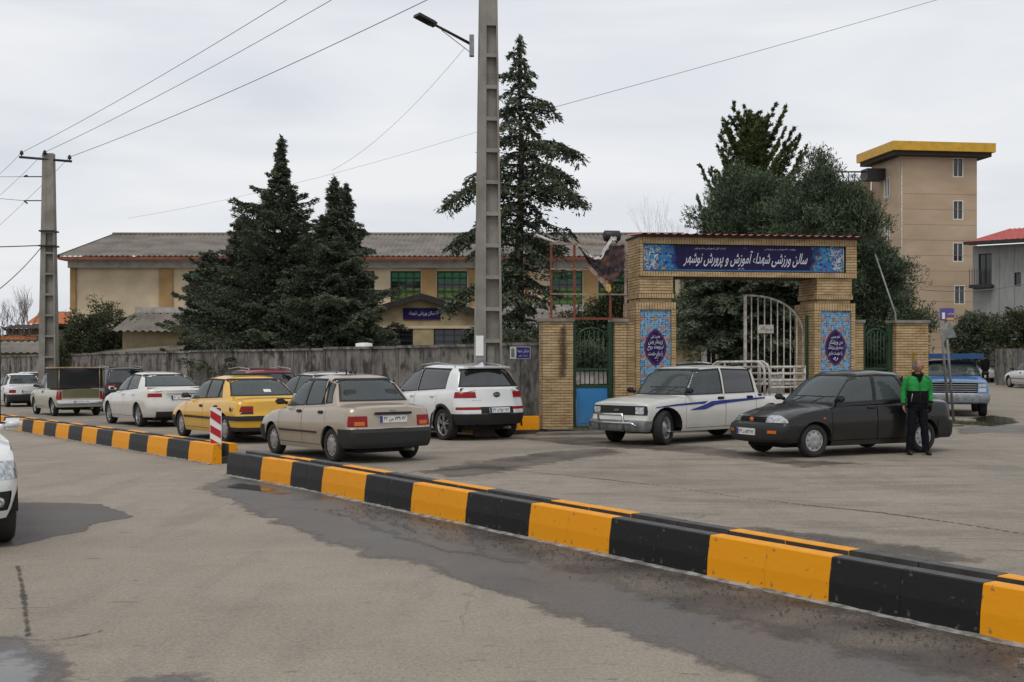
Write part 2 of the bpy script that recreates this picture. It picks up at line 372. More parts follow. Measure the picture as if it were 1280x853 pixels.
def overlay_mat(name, col, col2, rough, edge=.22, nscale=2.2, alpha=1.0, bump=.2, soft=.14):
    m = bpy.data.materials.new(name); m.use_nodes = True; nt, N, L, b = nodes(m); out = nt.nodes['Material Output']
    a = N('ShaderNodeAttribute'); a.attribute_name = 'edge_distance'
    tc = N('ShaderNodeTexCoord'); mp = N('ShaderNodeMapping'); mp.inputs['Scale'].default_value = (1, .8, 1); L(tc.outputs['Object'], mp.inputs[0])
    n = N('ShaderNodeTexNoise'); n.inputs['Scale'].default_value = nscale; n.inputs['Detail'].default_value = 10; n.inputs['Roughness'].default_value = .74; L(mp.outputs[0], n.inputs[0])
    q = N('ShaderNodeMath'); q.operation = 'MULTIPLY_ADD'; L(n.outputs[0], q.inputs[0]); q.inputs[1].default_value = edge * 4; q.inputs[2].default_value = -edge * 2
    s = N('ShaderNodeMath'); s.operation = 'ADD'; L(a.outputs['Fac'], s.inputs[0]); L(q.outputs[0], s.inputs[1])
    mr = N('ShaderNodeMapRange'); mr.inputs[1].default_value = 0; mr.inputs[2].default_value = soft; mr.inputs[4].default_value = alpha; L(s.outputs[0], mr.inputs[0])
    n2 = N('ShaderNodeTexNoise'); n2.inputs['Scale'].default_value = 1.3; n2.inputs['Detail'].default_value = 8; L(tc.outputs['Object'], n2.inputs[0])
    m1 = N('ShaderNodeMapRange'); m1.inputs[1].default_value = .4; m1.inputs[2].default_value = .6; L(n2.outputs[0], m1.inputs[0])
    mx = N('ShaderNodeMix'); mx.data_type = 'RGBA'; mx.inputs[6].default_value = (*col, 1); mx.inputs[7].default_value = (*col2, 1); L(m1.outputs[0], mx.inputs[0])
    ng = N('ShaderNodeTexNoise'); ng.inputs['Scale'].default_value = 48; ng.inputs['Detail'].default_value = 3; ng.inputs['Roughness'].default_value = .8; L(tc.outputs['Object'], ng.inputs[0])
    gr = N('ShaderNodeMapRange'); gr.inputs[1].default_value = .36; gr.inputs[2].default_value = .66; gr.inputs[3].default_value = .55; gr.inputs[4].default_value = 1.45; L(ng.outputs[0], gr.inputs[0])
    gm = N('ShaderNodeVectorMath'); gm.operation = 'SCALE'; L(mx.outputs[2], gm.inputs[0]); L(gr.outputs[0], gm.inputs['Scale']); L(gm.outputs[0], b.inputs['Base Color'])
    r = N('ShaderNodeMapRange'); r.inputs[3].default_value = rough[0]; r.inputs[4].default_value = rough[1]; L(m1.outputs[0], r.inputs[0]); L(r.outputs[0], b.inputs['Roughness'])
    nb = N('ShaderNodeTexNoise'); nb.inputs['Scale'].default_value = 45; nb.inputs['Detail'].default_value = 5; L(tc.outputs['Object'], nb.inputs[0])
    bp = N('ShaderNodeBump'); bp.inputs['Strength'].default_value = bump; bp.inputs['Distance'].default_value = .01; L(nb.outputs[0], bp.inputs['Height']); L(bp.outputs[0], b.inputs['Normal'])
    t = N('ShaderNodeBsdfTransparent'); x = N('ShaderNodeMixShader'); L(mr.outputs[0], x.inputs[0]); L(t.outputs[0], x.inputs[1]); L(b.outputs[0], x.inputs[2]); L(x.outputs[0], out.inputs[0])
    return m
M['wet'] = overlay_mat('damp_asphalt', (.075, .062, .052), (.112, .094, .078), (.36, .62), .22, bump=.3, alpha=.93)
M['mud'] = overlay_mat('muddy_asphalt', (.060, .046, .036), (.145, .118, .092), (.6, .85), .32, nscale=3.5, bump=.9, soft=.3, alpha=.85)
M['tarpatch'] = overlay_mat('tar_repair', (.082, .070, .062), (.100, .086, .074), (.6, .75), .08, bump=.3, soft=.05, alpha=.92)
M['puddle'] = overlay_mat('puddle_water', (.05, .045, .04), (.045, .04, .035), (.03, .12), .16, nscale=4, bump=.03)
M['crackm'] = overlay_mat('open_crack', (.045, .038, .032), (.06, .05, .042), (.8, .8), .020, nscale=14, bump=.6, soft=.015, alpha=.85)
def patch(name, px, m, z, cell=.12, pad=.45, ground_pts=None, ground=True):
    P = np.array([(p.x, p.y) for p in [G(a, b) for a, b in px]]) if ground_pts is None else np.array(ground_pts)
    lo, hi = P.min(0) - pad, P.max(0) + pad
    nx, ny = [max(2, int((hi[i] - lo[i]) / cell)) for i in (0, 1)]
    X, Y = np.meshgrid(np.linspace(lo[0], hi[0], nx + 1), np.linspace(lo[1], hi[1], ny + 1)); Q = np.stack([X.ravel(), Y.ravel()], 1)
    A, B = P, np.roll(P, -1, 0); dmin = np.full(len(Q), 1e9); ins = np.zeros(len(Q), bool)
    for a, b in zip(A, B):
        ab = b - a; t = np.clip(((Q - a) @ ab) / (ab @ ab + 1e-12), 0, 1); dmin = np.minimum(dmin, np.linalg.norm(Q - a - t[:, None] * ab, axis=1))
        c = (a[1] > Q[:, 1]) != (b[1] > Q[:, 1]); xi = a[0] + (Q[:, 1] - a[1]) / (b[1] - a[1] + 1e-12) * (b[0] - a[0]); ins ^= c & (Q[:, 0] < xi)
    d = np.where(ins, dmin, -dmin)
    idx = np.arange((nx + 1) * (ny + 1)).reshape(ny + 1, nx + 1)
    F = np.stack([idx[:-1, :-1], idx[:-1, 1:], idx[1:, 1:], idx[1:, :-1]], -1).reshape(-1, 4); F = F[(d[F] > -pad).any(1)]
    used = np.unique(F); rm = -np.ones(len(Q), int); rm[used] = np.arange(len(used))
    V = np.c_[Q[used], [z + (gz(*q) if ground else 0) for q in Q[used]]]
    return np_mesh(name, V, rm[F], m, attrs={'edge_distance': ('POINT', d[used])}, kind='structure')
def line_patch(name, px, m, z, w=.05, cell=.05):
    P = [G(a, b) for a, b in px]; L_, R_ = [], []
    for i, p in enumerate(P):
        d = (P[min(i + 1, len(P) - 1)] - P[max(0, i - 1)]).normalized(); n = Vector((-d.y, d.x, 0)); ww = w * (.6 + .8 * random.random())
        L_.append(p + n * ww); R_.append(p - n * ww)
    return patch(name, None, m, z, cell=cell, pad=max(.1, cell * 3), ground_pts=[(q.x, q.y) for q in L_ + R_[::-1]])
patch('damp_patch', [(240, 609), (310, 592), (330, 597), (460, 624), (580, 652), (656, 668), (755, 690), (870, 718), (1025, 752), (1220, 788), (1300, 802), (1300, 905), (1000, 872), (920, 847), (860, 822), (760, 790), (660, 757), (600, 738), (544, 719), (518, 702), (454, 697), (422, 682), (374, 668), (326, 647), (278, 626)], M['wet'], .002)
patch('mud_patch', [(560, 648), (700, 676), (870, 716), (1060, 760), (1300, 806), (1300, 872), (1100, 835), (900, 780), (760, 738), (640, 696)], M['mud'], .00225)
patch('repair_patch', [(-60, 628), (60, 628), (125, 630), (150, 639), (168, 647), (122, 655), (105, 665), (55, 675), (25, 683), (-60, 692)], M['tarpatch'], .0022, pad=.25)
patch('damp_patch', [(-40, 797), (15, 795), (45, 798), (78, 818), (92, 840), (98, 870), (-40, 890)], M['wet'], .0022, cell=.05, pad=.2)
patch('puddle', [(-40, 812), (20, 808), (42, 812), (62, 832), (68, 870), (-40, 890)], M['puddle'], .0048, cell=.05, pad=.2)
patch('damp_patch', [(118, 860), (150, 846), (235, 841), (268, 852), (280, 880), (118, 880)], M['wet'], .0022, cell=.05, pad=.2)
patch('puddle', [(268, 610), (300, 604), (330, 608), (366, 617), (350, 619), (310, 614)], M['puddle'], .007, cell=.04, pad=.2)
patch('puddle', [(400, 634), (440, 640), (520, 660), (600, 684), (660, 706), (600, 700), (520, 680), (440, 654)], M['wet'], .0048, cell=.06, pad=.25)
line_patch('crack', [(22, 708), (27, 730), (30, 750), (33, 775), (36, 798)], M['crackm'], .0048, .022, .02)
line_patch('crack', [(38, 800), (60, 802), (95, 797), (130, 789)], M['crackm'], .0048, .018, .02)
line_patch('crack', [(420, 603), (520, 590), (600, 584), (680, 592), (760, 600), (840, 609), (925, 622), (1010, 632), (1100, 641), (1200, 655), (1300, 671)], M['crackm'], .0022, .03)
patch('mud_patch', [(520, 590), (590, 577), (680, 565), (760, 560), (790, 566), (700, 578), (640, 590), (560, 600)], M['mud'], .0022, pad=.5)
patch('mud_patch', [(880, 655), (960, 660), (1080, 672), (1200, 690), (1240, 702), (1180, 706), (1060, 690), (960, 672)], M['mud'], .0022, pad=.4)
patch('damp_patch', [(1195, 536), (1240, 531), (1290, 533), (1290, 543), (1240, 541), (1200, 543)], M['wet'], .0022, pad=.6)
patch('puddle', [(1212, 523), (1240, 519), (1268, 523), (1275, 529), (1240, 534), (1215, 531)], M['puddle'], .0048, pad=.6)
patch('mud_patch', [(640, 548), (740, 546), (900, 560), (1000, 575), (1100, 580), (1000, 585), (860, 566), (700, 556)], M['mud'], .0022, pad=.5)
# ---------------- pavement along the wall
WA = Vector((.72, 27.75, 0)); WD = Vector((-.6, .8, 0)); WN = Vector((-.8, -.6, 0))     # wall start, run, side facing the road
pv = bmesh.new()
M['paving'] = mat('pavement_concrete', (.19, .175, .15), .9, .2, 2, .3, 20)
q = [WA + WN * .0, WA + WN * 1.25 + Vector((.2, 0, 0)), WA + WD * 70 + WN * 1.4, WA + WD * 70]
prism(pv, [(p.x, p.y) for p in q], .0, .13, 'z'); obj('pavement', drape(pv), M['paving'], kind='structure')
fp = bmesh.new(); q = [(.72, 27.75), (.52, 26.6), (3.2, 26.75), (10.6, 28.1), (10.2, 29.4), (3, 28.0)]
prism(fp, q, .0, .05, 'z'); obj('pavement', drape(fp), M['paving'], kind='structure')
# loose grit by the kerb foot
def scatter(name, fn, n, size, m, **k):
    V, F = [], []
    base = np.array([(1, 0, 0), (-1, 0, 0), (0, 1, 0), (0, -1, 0), (0, 0, 1), (0, 0, -.3)]) * 1.0
    fc = np.array([(0, 2, 4), (2, 1, 4), (1, 3, 4), (3, 0, 4)])
    for i in range(n):
        x, y = fn(); s = size * (.4 + rng.random() ** 3 * 1.8); a = rng.random() * 6.3
        b = base * (s * (1 + rng.random(3) * .6)); c, d = math.cos(a), math.sin(a)
        b = np.c_[b[:, 0] * c - b[:, 1] * d, b[:, 0] * d + b[:, 1] * c, b[:, 2] * .7]
        F.append(fc + 6 * i); V.append(b + (x, y, .012 + gz(x, y)))
    return np_mesh(name, np.concatenate(V), np.concatenate(F), m, **k)
M['grit'] = mat('dark_grit', (.075, .062, .05), .9, .3, 30)
KD = Vector((.568, -.823, 0)); KN = Vector((.823, .568, 0)); K0 = Vector((-4.107, 17.246, 0))
def gritpos():
    t = 4.5 + rng.random() * 10; o = -abs(rng.normal()) * .30 - .12
    p = K0 + KD * t + KN * o; return p.x, p.y
scatter('grit', gritpos, 2600, .0055, M['grit'], kind='stuff')
# ---------------- striped median kerbs: separate cast blocks
M['kerb_bare'] = mat('unpainted_kerb_side', (.06, .053, .045), .9, .2, 7)
M['kerb_top_y'] = mat('skylit_yellow_kerb_top', (.74, .31, .02), .6, .15, 6, .2, 25, col2=(.62, .25, .02), spec=.3)  # same yellow paint, lightened on top faces to carry the skylight in its colour
M['kerb_top_b'] = mat('dusty_skylit_black_kerb_top', (.085, .085, .083), .7, .2, 6, .2, 25, col2=(.05, .05, .05), spec=.3)  # grey of tyre wear and dust, plus sky sheen painted into the top
def kerb_mesh(m, mt):
    bm = bmesh.new(); l = .5435
    prism(bm, [(0, 0), (.010, .15), (.036, .312), (.046, .32), (.160, .32), (.166, .314), (.172, 0)], -l / 2, l / 2, 'x')
    bmesh.ops.bevel(bm, geom=[e for e in bm.edges if abs(e.verts[0].co.x - e.verts[1].co.x) < .01], offset=.003, segments=1, affect='EDGES')
    me = bpy.data.meshes.new('kerb_block'); bm.normal_update()
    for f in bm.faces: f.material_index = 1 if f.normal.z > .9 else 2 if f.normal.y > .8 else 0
    bm.to_mesh(me); bm.free()
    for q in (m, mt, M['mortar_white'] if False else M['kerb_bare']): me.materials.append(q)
    return me
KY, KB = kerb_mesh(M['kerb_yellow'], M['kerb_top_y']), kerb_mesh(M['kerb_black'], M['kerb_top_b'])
def kerb_run(label, start, n, first_yellow, per=2, blen=.545, marks=None):
    root = empty('median_kerb', start, label=label, cat='kerb'); rz = math.atan2(KD.y, KD.x)
    kz = lambda c: gz(start.x + c.x, start.y + c.y) - start.z
    mid = start + KD * (n * per * blen * .5); kpitch = math.atan((gz(mid.x - KD.x, mid.y - KD.y) - gz(mid.x + KD.x, mid.y + KD.y)) / 2)
    for row in (0, 1):
        for i in range(n * per):
            if marks:
                q_ = i // per; a_, b_ = marks[q_], marks[q_ + 1]; bl = (b_ - a_) / per; mid_ = a_ + bl * (i % per + .5)
            else: bl = blen; mid_ = blen * (i + .5)
            yel = ((i // per) % 2 == 0) == first_yellow
            c = KD * (mid_ + (-.10 if row else 0)) + KN * (.0 if row == 0 else .50)
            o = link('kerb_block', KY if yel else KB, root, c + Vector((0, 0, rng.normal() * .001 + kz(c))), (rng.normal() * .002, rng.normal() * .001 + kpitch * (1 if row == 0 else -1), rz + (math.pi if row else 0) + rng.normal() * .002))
            o.scale.x = bl / .545
    bm = bmesh.new(); k = n * per * 6; prev = None            # mortar squeezed out at the foot
    for i in range(k + 1):
        t = i * blen / 6; w = .040 + .022 * rng.random() + .008 * math.sin(i * .35); h = .003 + .008 * rng.random(); q_ = KD * t; gz_ = Vector((0, 0, kz(q_)))
        a = bm.verts.new(KD * t + KN * .01 + gz_ + Vector((0, 0, h + .010))); b = bm.verts.new(KD * t - KN * w * .5 + gz_ + Vector((0, 0, h))); c = bm.verts.new(KD * t - KN * w + gz_ + Vector((0, 0, .003)))
        if prev: bm.faces.new((prev[0], prev[1], b, a)); bm.faces.new((prev[1], prev[2], c, b))
        prev = (a, b, c)
    bmesh.ops.recalc_face_normals(bm, faces=bm.faces)
    obj('mortar_bead', bm, M['mortar_white'], root, smooth=1)
    bm = bmesh.new(); rot = Matrix.Rotation(rz, 3, 'Z')
    box(bm, KD * (n * per * blen / 2) + KN * .25 + Vector((0, 0, .05 + kz(KD * (n * per * blen / 2)))), (n * per * blen - .06, .15, .10), rot @ Matrix.Rotation(kpitch, 3, 'Y'))
    obj('rubble_fill', bm, mat('dirt_fill', (.06, .05, .04), .95, .3, 9), root)
    return root
kerb_run('near black and yellow striped double kerb running to the right edge', K0, 14, False, marks=[0, 1.23, 2.20, 3.12, 4.24, 5.31, 6.40, 7.49, 8.66, 9.84, 11.02, 12.18, 13.36, 14.54, 15.72], blen=.56)
kerb_run('far black and yellow striped kerb ending beside the red and white marker', Vector((-4.80, 19.17, 0)) - KD * (1.09 * 26), 26, False)
# painted kerb of the pavement, seen under the cars
root = empty('pavement_kerb', WA.copy(), label='painted kerb along the stained wall with orange end block', cat='kerb'); 
for i in range(70):
    c = WD * (.5 * i + .1) + WN * 1.36; c.z = gz(WA.x + c.x, WA.y + c.y)
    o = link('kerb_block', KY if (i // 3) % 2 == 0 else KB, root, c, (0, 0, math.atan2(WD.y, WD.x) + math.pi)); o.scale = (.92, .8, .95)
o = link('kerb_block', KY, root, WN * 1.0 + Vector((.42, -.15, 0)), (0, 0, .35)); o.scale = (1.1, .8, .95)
# ------------------------------------------------------------------ the stained concrete wall
def wall_mat():
    m = bpy.data.materials.new('stained_concrete'); m.use_nodes = True; nt, N, L, b = nodes(m)
    tc = N('ShaderNodeTexCoord')
    def noise(s, st, d=7, rough=.6):
        mp = N('ShaderNodeMapping'); mp.inputs['Scale'].default_value = st; L(tc.outputs['Object'], mp.inputs[0])
        n = N('ShaderNodeTexNoise'); n.inputs['Scale'].default_value = s; n.inputs['Detail'].default_value = d; n.inputs['Roughness'].default_value = rough; L(mp.outputs[0], n.inputs[0]); return n.outputs[0]
    def ramp(x, a, c): 
        q = N('ShaderNodeMapRange'); q.inputs[1].default_value = a; q.inputs[2].default_value = c; L(x, q.inputs[0]); return q.outputs[0]
    def mix(f, a, c):
        q = N('ShaderNodeMix'); q.data_type = 'RGBA'; L(f, q.inputs[0])
        for i, v in ((6, a), (7, c)):
            if hasattr(v, 'is_linked'): L(v, q.inputs[i])
            else: q.inputs[i].default_value = (*v, 1)
        return q.outputs[2]
    c = mix(ramp(noise(.5, (1, 1, 1)), .4, .6), (.25, .23, .20), (.15, .138, .122))
    c = mix(ramp(noise(2.4, (1, 1, .45), 9, .72), .46, .64), c, (.045, .040, .035))
    c = mix(ramp(noise(6, (1, 1, .16), 9), .60, .70), c, (.27, .25, .215))
    c = mix(ramp(noise(2.0, (1, 1, .8), 9), .52, .62), c, (.04, .033, .026))
    L(c, b.inputs['Base Color']); b.inputs['Roughness'].default_value = .95
    bp = N('ShaderNodeBump'); bp.inputs['Strength'].default_value = .5; bp.inputs['Distance'].default_value = .02; L(noise(14, (1, 1, 1)), bp.inputs['Height']); L(bp.outputs[0], b.inputs['Normal'])
    return m
M['wall'] = wall_mat()
root = empty('boundary_wall', (0, 0, 0), label='long stained concrete wall behind the queue of cars', cat='wall')
rotw = Matrix.Rotation(math.atan2(WD.y, WD.x), 3, 'Z'); BAY = 2.1
def wtop(t): return float(np.interp(t, [0, 9, 30, 50, 70], [1.9, 1.84, 1.70, 1.55, 1.45]))
for i in range(32):
    t = i * BAY; h = wtop(t + 1) + rng.normal() * .008; c = WA + WD * (t + BAY / 2); h += .0; zg = gz(c.x, c.y) - .3
    bm = bmesh.new(); box(bm, c + Vector((0, 0, (h + zg) / 2)), (BAY - .10, .14, h - zg), rotw); obj('wall_panel', bm, M['wall'], root)
    bm = bmesh.new(); box(bm, WA + WD * t + Vector((0, 0, (h + zg) / 2)) + WN * .008, (.10, .165, h - zg + .02), rotw); obj('wall_post', bm, M['wall'], root)
    bm = bmesh.new(); box(bm, c + Vector((0, 0, h + .035)), (BAY - .006, .24, .07), rotw)
    obj('coping', bm, M['wall'], root)
# vertical batten ribs cast in the panels
bm = bmesh.new()
for i in range(32):
    for k in (2,):
        t = i * BAY + k * BAY / 5 + rng.normal() * .03; h = wtop(t) - .04
        box(bm, WA + WD * t + Vector((0, 0, h / 2 - .3)) + WN * .075, (.05, .02, h + .6), rotw)
obj('wall_rib', bm, M['wall'], root)
# blue street-name plate on the wall
def sign_plane(px, py, d, w, h, ang, name, label, cat, m, group=None):
    c = at(px, py, d); r = empty(name, (c.x, c.y, c.z), ang, label=label, cat=cat, group=group); return r
r = sign_plane(657, 441.5, 27.2, .5, .28, 0, 'street_name_plate', 'small navy street name plate fixed on the stained wall beside the brick pillar', 'sign', M['sign_blue'])
c0 = WA + WD * .25 + WN * .20; r.scale = (.68, 1, .74); r.location = (c0.x - .22, c0.y, 1.735); r.rotation_euler = (0, 0, R(-6)); r.rotation_euler.z = math.atan2(-WD.y, -WD.x) + R(38)
bm = bmesh.new(); box6(bm, -.36, .36, -.01, .01, -.19, .19); obj('plate_rim', bm, M['white'], r)
bm = bmesh.new(); box6(bm, -.13, .345, -.016, -.0105, -.175, .175); obj('plate_face', bm, M['sign_blue'], r)
bm = bmesh.new(); box6(bm, -.31, -.20, -.016, -.0105, -.14, .14); obj('crest_strip', bm, M['cement'], r)
fr = lambda x, z, y=-.020: frame(x, y, z, (1, 0, 0), (0, 0, 1))
text('lettering', 'خیابان شهدا', .40, .13, M['white'], r, fr(.11, .05)); text('lettering', 'کوچه یکم', .30, .07, M['white'], r, fr(.11, -.10))
bm = bmesh.new(); box6(bm, -.1, -.05, -.01, .22, -.1, -.05); box6(bm, .15, .2, -.01, .22, -.1, -.05); obj('bracket', bm, M['black_metal'], r)

# ------------------------------------------------------------------ concrete poles with ladder recesses
def concrete_pole(label, x, y, H, wb, wt, db, dt, rz, rec0, rec1, step, paint_=False):
    root = empty('utility_pole', (x, y, gz(x, y)), rz, label=label, cat='utility pole', group='concrete utility poles')
    bm = bmesh.new()
    W_ = lambda z: wb + (wt - wb) * z / H
    D_ = lambda z: db + (dt - db) * z / H
    fl = .24                                                # flange fraction each side of the recess
    # two legs and rungs; the recess floor sits deep inside
    def slab(z0, z1, a0, a1, y0f, y1f, mi=0):
        vs = []
        for z in (z0, z1):
            w, d = W_(z), D_(z)
            for a, yf in ((a0, y0f), (a1, y0f), (a1, y1f), (a0, y1f)): vs.append(bm.verts.new((a * w, yf * d, z)))
        for q in ((3, 2, 1, 0), (4, 5, 6, 7), (0, 1, 5, 4), (1, 2, 6, 5), (2, 3, 7, 6), (3, 0, 4, 7)): bm.faces.new([vs[i] for i in q])
    FL, FR = .37, .09
    slab(0, H, -.5, -.5 + FL, -.5, .5); slab(0, H, .5 - FR, .5, -.5, .5)
    slab(0, H, -.5 + FL, .5 - FR, -.12, .12)
    z = rec0
    slab(0, rec0, -.5 + FL, .5 - FR, -.47, .47)
    while z < rec1:
        slab(z + step - .085, z + step, -.5 + FL, .5 - FR, -.47, .47); z += step
    slab(z, H, -.5 + FL, .5 - FR, -.47, .47)
    obj('pole_shaft', bm, M['concrete'], root)
    return root
pole1 = concrete_pole('tall concrete power pole with ladder recesses and street lamp arm', -.53, 26.6, 13.0, .63, .30, .46, .24, R(8), .75, 8.9, .70)
# posted paper and blue scrawl near its foot
bm = bmesh.new(); box6(bm, -.30, -.13, -.238, -.2305, 1.78, 2.22); obj('posted_paper', bm, M['white'], pole1)
M['scrawl'] = mat('blue_spray_paint', (.05, .09, .32), .8, .1, 5)
text('painted_scrawl', 'تخلیه چاه', .2, .12, M['scrawl'], pole1, frame(-.19, -.243, 1.66, (1, 0, 0), (0, 0, 1)))
text('painted_scrawl', '۰۹۱۱', .2, .07, M['scrawl'], pole1, frame(-.19, -.243, 1.52, (1, 0, 0), (0, 0, 1)))
bm = bmesh.new(); box6(bm, -.03, .13, -.10, -.085, 1.45, 2.0); obj('posted_paper', bm, M['cement'], pole1)
bm = bmesh.new(); box(bm, (0, 0, 12.4), (2.6, .1, .1)); obj('crossarm', bm, M['black_metal'], pole1)
PL = Vector((-.53, 26.6, 0))
lamp = empty('street_lamp', (-.53 - .16, 26.5, 8.5), 0, label='flat LED street lamp on a slanted arm high on the tall pole', cat='street lamp')
lp = at(588, 55, 26.5); le = at(545, 32, 26.0)
def rel(p): return Vector(p) - lamp.location
bm = bmesh.new(); tube(bm, [rel(lp), rel(le)], [.035, .03], 8); obj('lamp_arm', bm, M['black_metal'], lamp)
bm = bmesh.new(); tube(bm, [rel(at(587, 65, 26.5)), rel(at(552, 38, 26.1))], .008, 5); obj('stay_wire', bm, M['black_metal'], lamp)
bm = bmesh.new(); box6(bm, rel(lp).x - .02, rel(lp).x + .08, -.10, .06, rel(lp).z - .28, rel(lp).z + .18); obj('clamp_plate', bm, M['grey_metal'], lamp)
dirl = (le - lp).normalized(); rl = dirl.to_track_quat('X', 'Z').to_matrix()
bm = bmesh.new(); box(bm, rel(le) + dirl * .10, (.16, .16, .09), rl); box(bm, rel(le) + dirl * .30, (.42, .26, .06), rl)
obj('lamp_head', bm, M['black_metal'], lamp)
bm = bmesh.new(); box(bm, rel(le) + dirl * .31 + rl @ Vector((0, 0, -.033)), (.34, .20, .012), rl); obj('lamp_lens', bm, M['glass_dark'], lamp)

p2 = at(61, 430, 51.0); pole2 = concrete_pole('left concrete power pole with crossarm rising behind the old cream pickup', p2.x, 51.0, 10.75, .76, .44, .6, .36, R(5), .4, 6.9, .88)
P2 = Vector((p2.x, 51.0, 0))
bm = bmesh.new()
P2.z = gz(P2.x, P2.y); ca, cb = at(24, 196.5, 50.6) - P2, at(90, 202, 51.1) - P2
r2 = Matrix.Rotation(-R(5), 3, 'Z')
tube(bm, [r2 @ ca, r2 @ cb], .055, 6); obj('crossarm', bm, M['black_metal'], pole2)
INS = []
for px, py in ((27, 191), (56, 190.5), (87, 196.5)):
    c = at(px, py, 50.8); INS.append(c); bm = bmesh.new(); cc = r2 @ (c - P2)
    lathe(bm, [(-.14, .02), (-.1, .03), (-.08, .07), (-.03, .09), (0, .06), (.03, .085), (.06, .04), (.09, .03)], 10, 'z', c=cc); obj('insulator', bm, M['black_metal'], pole2)
for py in (289, 307.5):
    bm = bmesh.new(); w = .74 - .03 * (py < 300); zc = at(60, py, 50.8).z - P2.z; box6(bm, -w / 2 + .03, w / 2 - .02, -.33, .33, zc - .03, zc + .03); obj('steel_band', bm, M['black_metal'], pole2)
for py, xe in ((221, 30), (251.0, 30)):
    bm = bmesh.new(); a = r2 @ (at(52, py, 50.8) - P2); b = r2 @ (at(xe, py, 50.8) - P2); tube(bm, [a, b], .025, 5)
    tube(bm, [b, b + Vector((.14, 0, -.12 if py > 230 else .06))], .035, 6); obj('side_insulator', bm, M['black_metal'], pole2)
# overhead wires
def wire(label, a, b, sag, r=.010, m='black_metal', n=24):
    a, b = Vector(a), Vector(b); pts = [a.lerp(b, i / n) - Vector((0, 0, sag * 4 * (i / n) * (1 - i / n))) for i in range(n + 1)]
    bm = bmesh.new(); tube(bm, pts, r, 4, cap=False); o = obj('overhead_wire', bm, M[m]); tag(o, label, 'wire', 'overhead wires')
M['wire'] = mat('weathered_cable', (.16, .16, .165), .7, .1, 5)
wire('upper wire from the left insulator of the left pole to the tall pole', INS[0], at(560, -128, 27.0), .22, .011, 'wire')
wire('middle wire from the top insulator of the left pole to the tall pole', INS[1], at(600, -109, 27.2), .22, .011, 'wire')
wire('lower wire from the right insulator of the left pole to the tall pole', INS[2], at(640, -52, 27.6), .22, .012, 'wire')
wire('thin wire falling from the left insulator out of the left edge', INS[0], at(-60, 262, 60), .2, .010, 'wire')
wire('thin wire falling from the top insulator out of the left edge', INS[1], at(-70, 300, 62), .2, .010, 'wire')
wire('thin wire falling from the right insulator out of the left edge', INS[2], at(-70, 340, 62), .2, .010, 'wire')
wire('level wire at the upper side insulator of the left pole', at(30, 251.0, 50.8), at(-80, 240, 52), .02, .010, 'wire')
wire('level wire at the topmost side insulator of the left pole', at(30, 221, 50.8), at(-80, 220, 52), .02, .010, 'wire')
wire('thick level cable leaving the left pole at mid height', at(53, 307, 50.8), at(-80, 310, 52), .02, .022)
wire('thick drooping cable from the left pole to the left edge', at(52, 309, 50.8), at(-80, 404, 40), .45, .022)
wire('long wire crossing the sky from the upper right to the cedar', at(1300, -38, 36), at(690, 135, 34), .05, .007, 'wire')
wire('faint wire continuing left from the tall pole over the hall roof', at(690, 135, 34), at(160, 273, 48), .3, .004, 'wire')
wire('thin wire from the lamp clamp down to the left conifers', at(581, 60, 26.4), at(415, 213, 38), .3, .005, 'wire')
wire('thin wire hanging in front of the tan tower', at(1150, 362, 60), at(1320, 345, 60), .35, .02, 'wire')

# ------------------------------------------------------------------ sheds and the sports hall
def corrugated(bm, a, b, c, d, period, amp, mi=0):
    """sheet from eave a->b up to ridge d->c, waves running up the slope"""
    a, b, c, d = map(Vector, (a, b, c, d)); n = max(2, int((b - a).length / period * 2)); nr = ((b - a).cross(d - a)).normalized()
    lo, hi = [], []
    for i in range(n + 1):
        t = i / n; o = nr * (amp if i % 2 else -amp); lo.append(bm.verts.new(a.lerp(b, t) + o)); hi.append(bm.verts.new(d.lerp(c, t) + o))
    for i in range(n):
        f = bm.faces.new((lo[i], lo[i + 1], hi[i + 1], hi[i])); f.material_index = mi
def win(root, x0, x1, y, z0, z1, pane, ncol, rows, m_frame, m2=None, depth=.12, split=None):
    """a real window: recessed panes, frame and bars, in a wall facing -y"""
    bm = bmesh.new(); t = .05
    for a, b_, c, d in ((x0, x1, z1 - t, z1), (x0, x1, z0, z0 + t), (x0, x0 + t, z0 + t, z1 - t), (x1 - t, x1, z0 + t, z1 - t)): box6(bm, a, b_, y - .02, y + depth, c, d)
    for i in range(1, ncol): xx = x0 + (x1 - x0) * i / ncol; box6(bm, xx - .016, xx + .016, y + .0, y + depth - .02, z0 + t, z1 - t)
    for i in range(1, rows): zz = z0 + (z1 - z0) * i / rows; box6(bm, x0 + t, x1 - t, y + .01, y + depth - .03, zz - .014, zz + .014)
    w = obj('window', bm, m_frame, root)
    zs = [z0 + t, z1 - t] if split is None else [z0 + t] + [z0 + (z1 - z0) * s for s in split] + [z1 - t]
    ms = pane if isinstance(pane, list) else [pane]
    for k in range(len(zs) - 1):
        bm = bmesh.new(); box6(bm, x0 + t, x1 - t, y + depth - .04, y + depth - .03, zs[k] + .003, zs[k + 1] - .003); obj('pane', bm, ms[k % len(ms)], w)
    return w
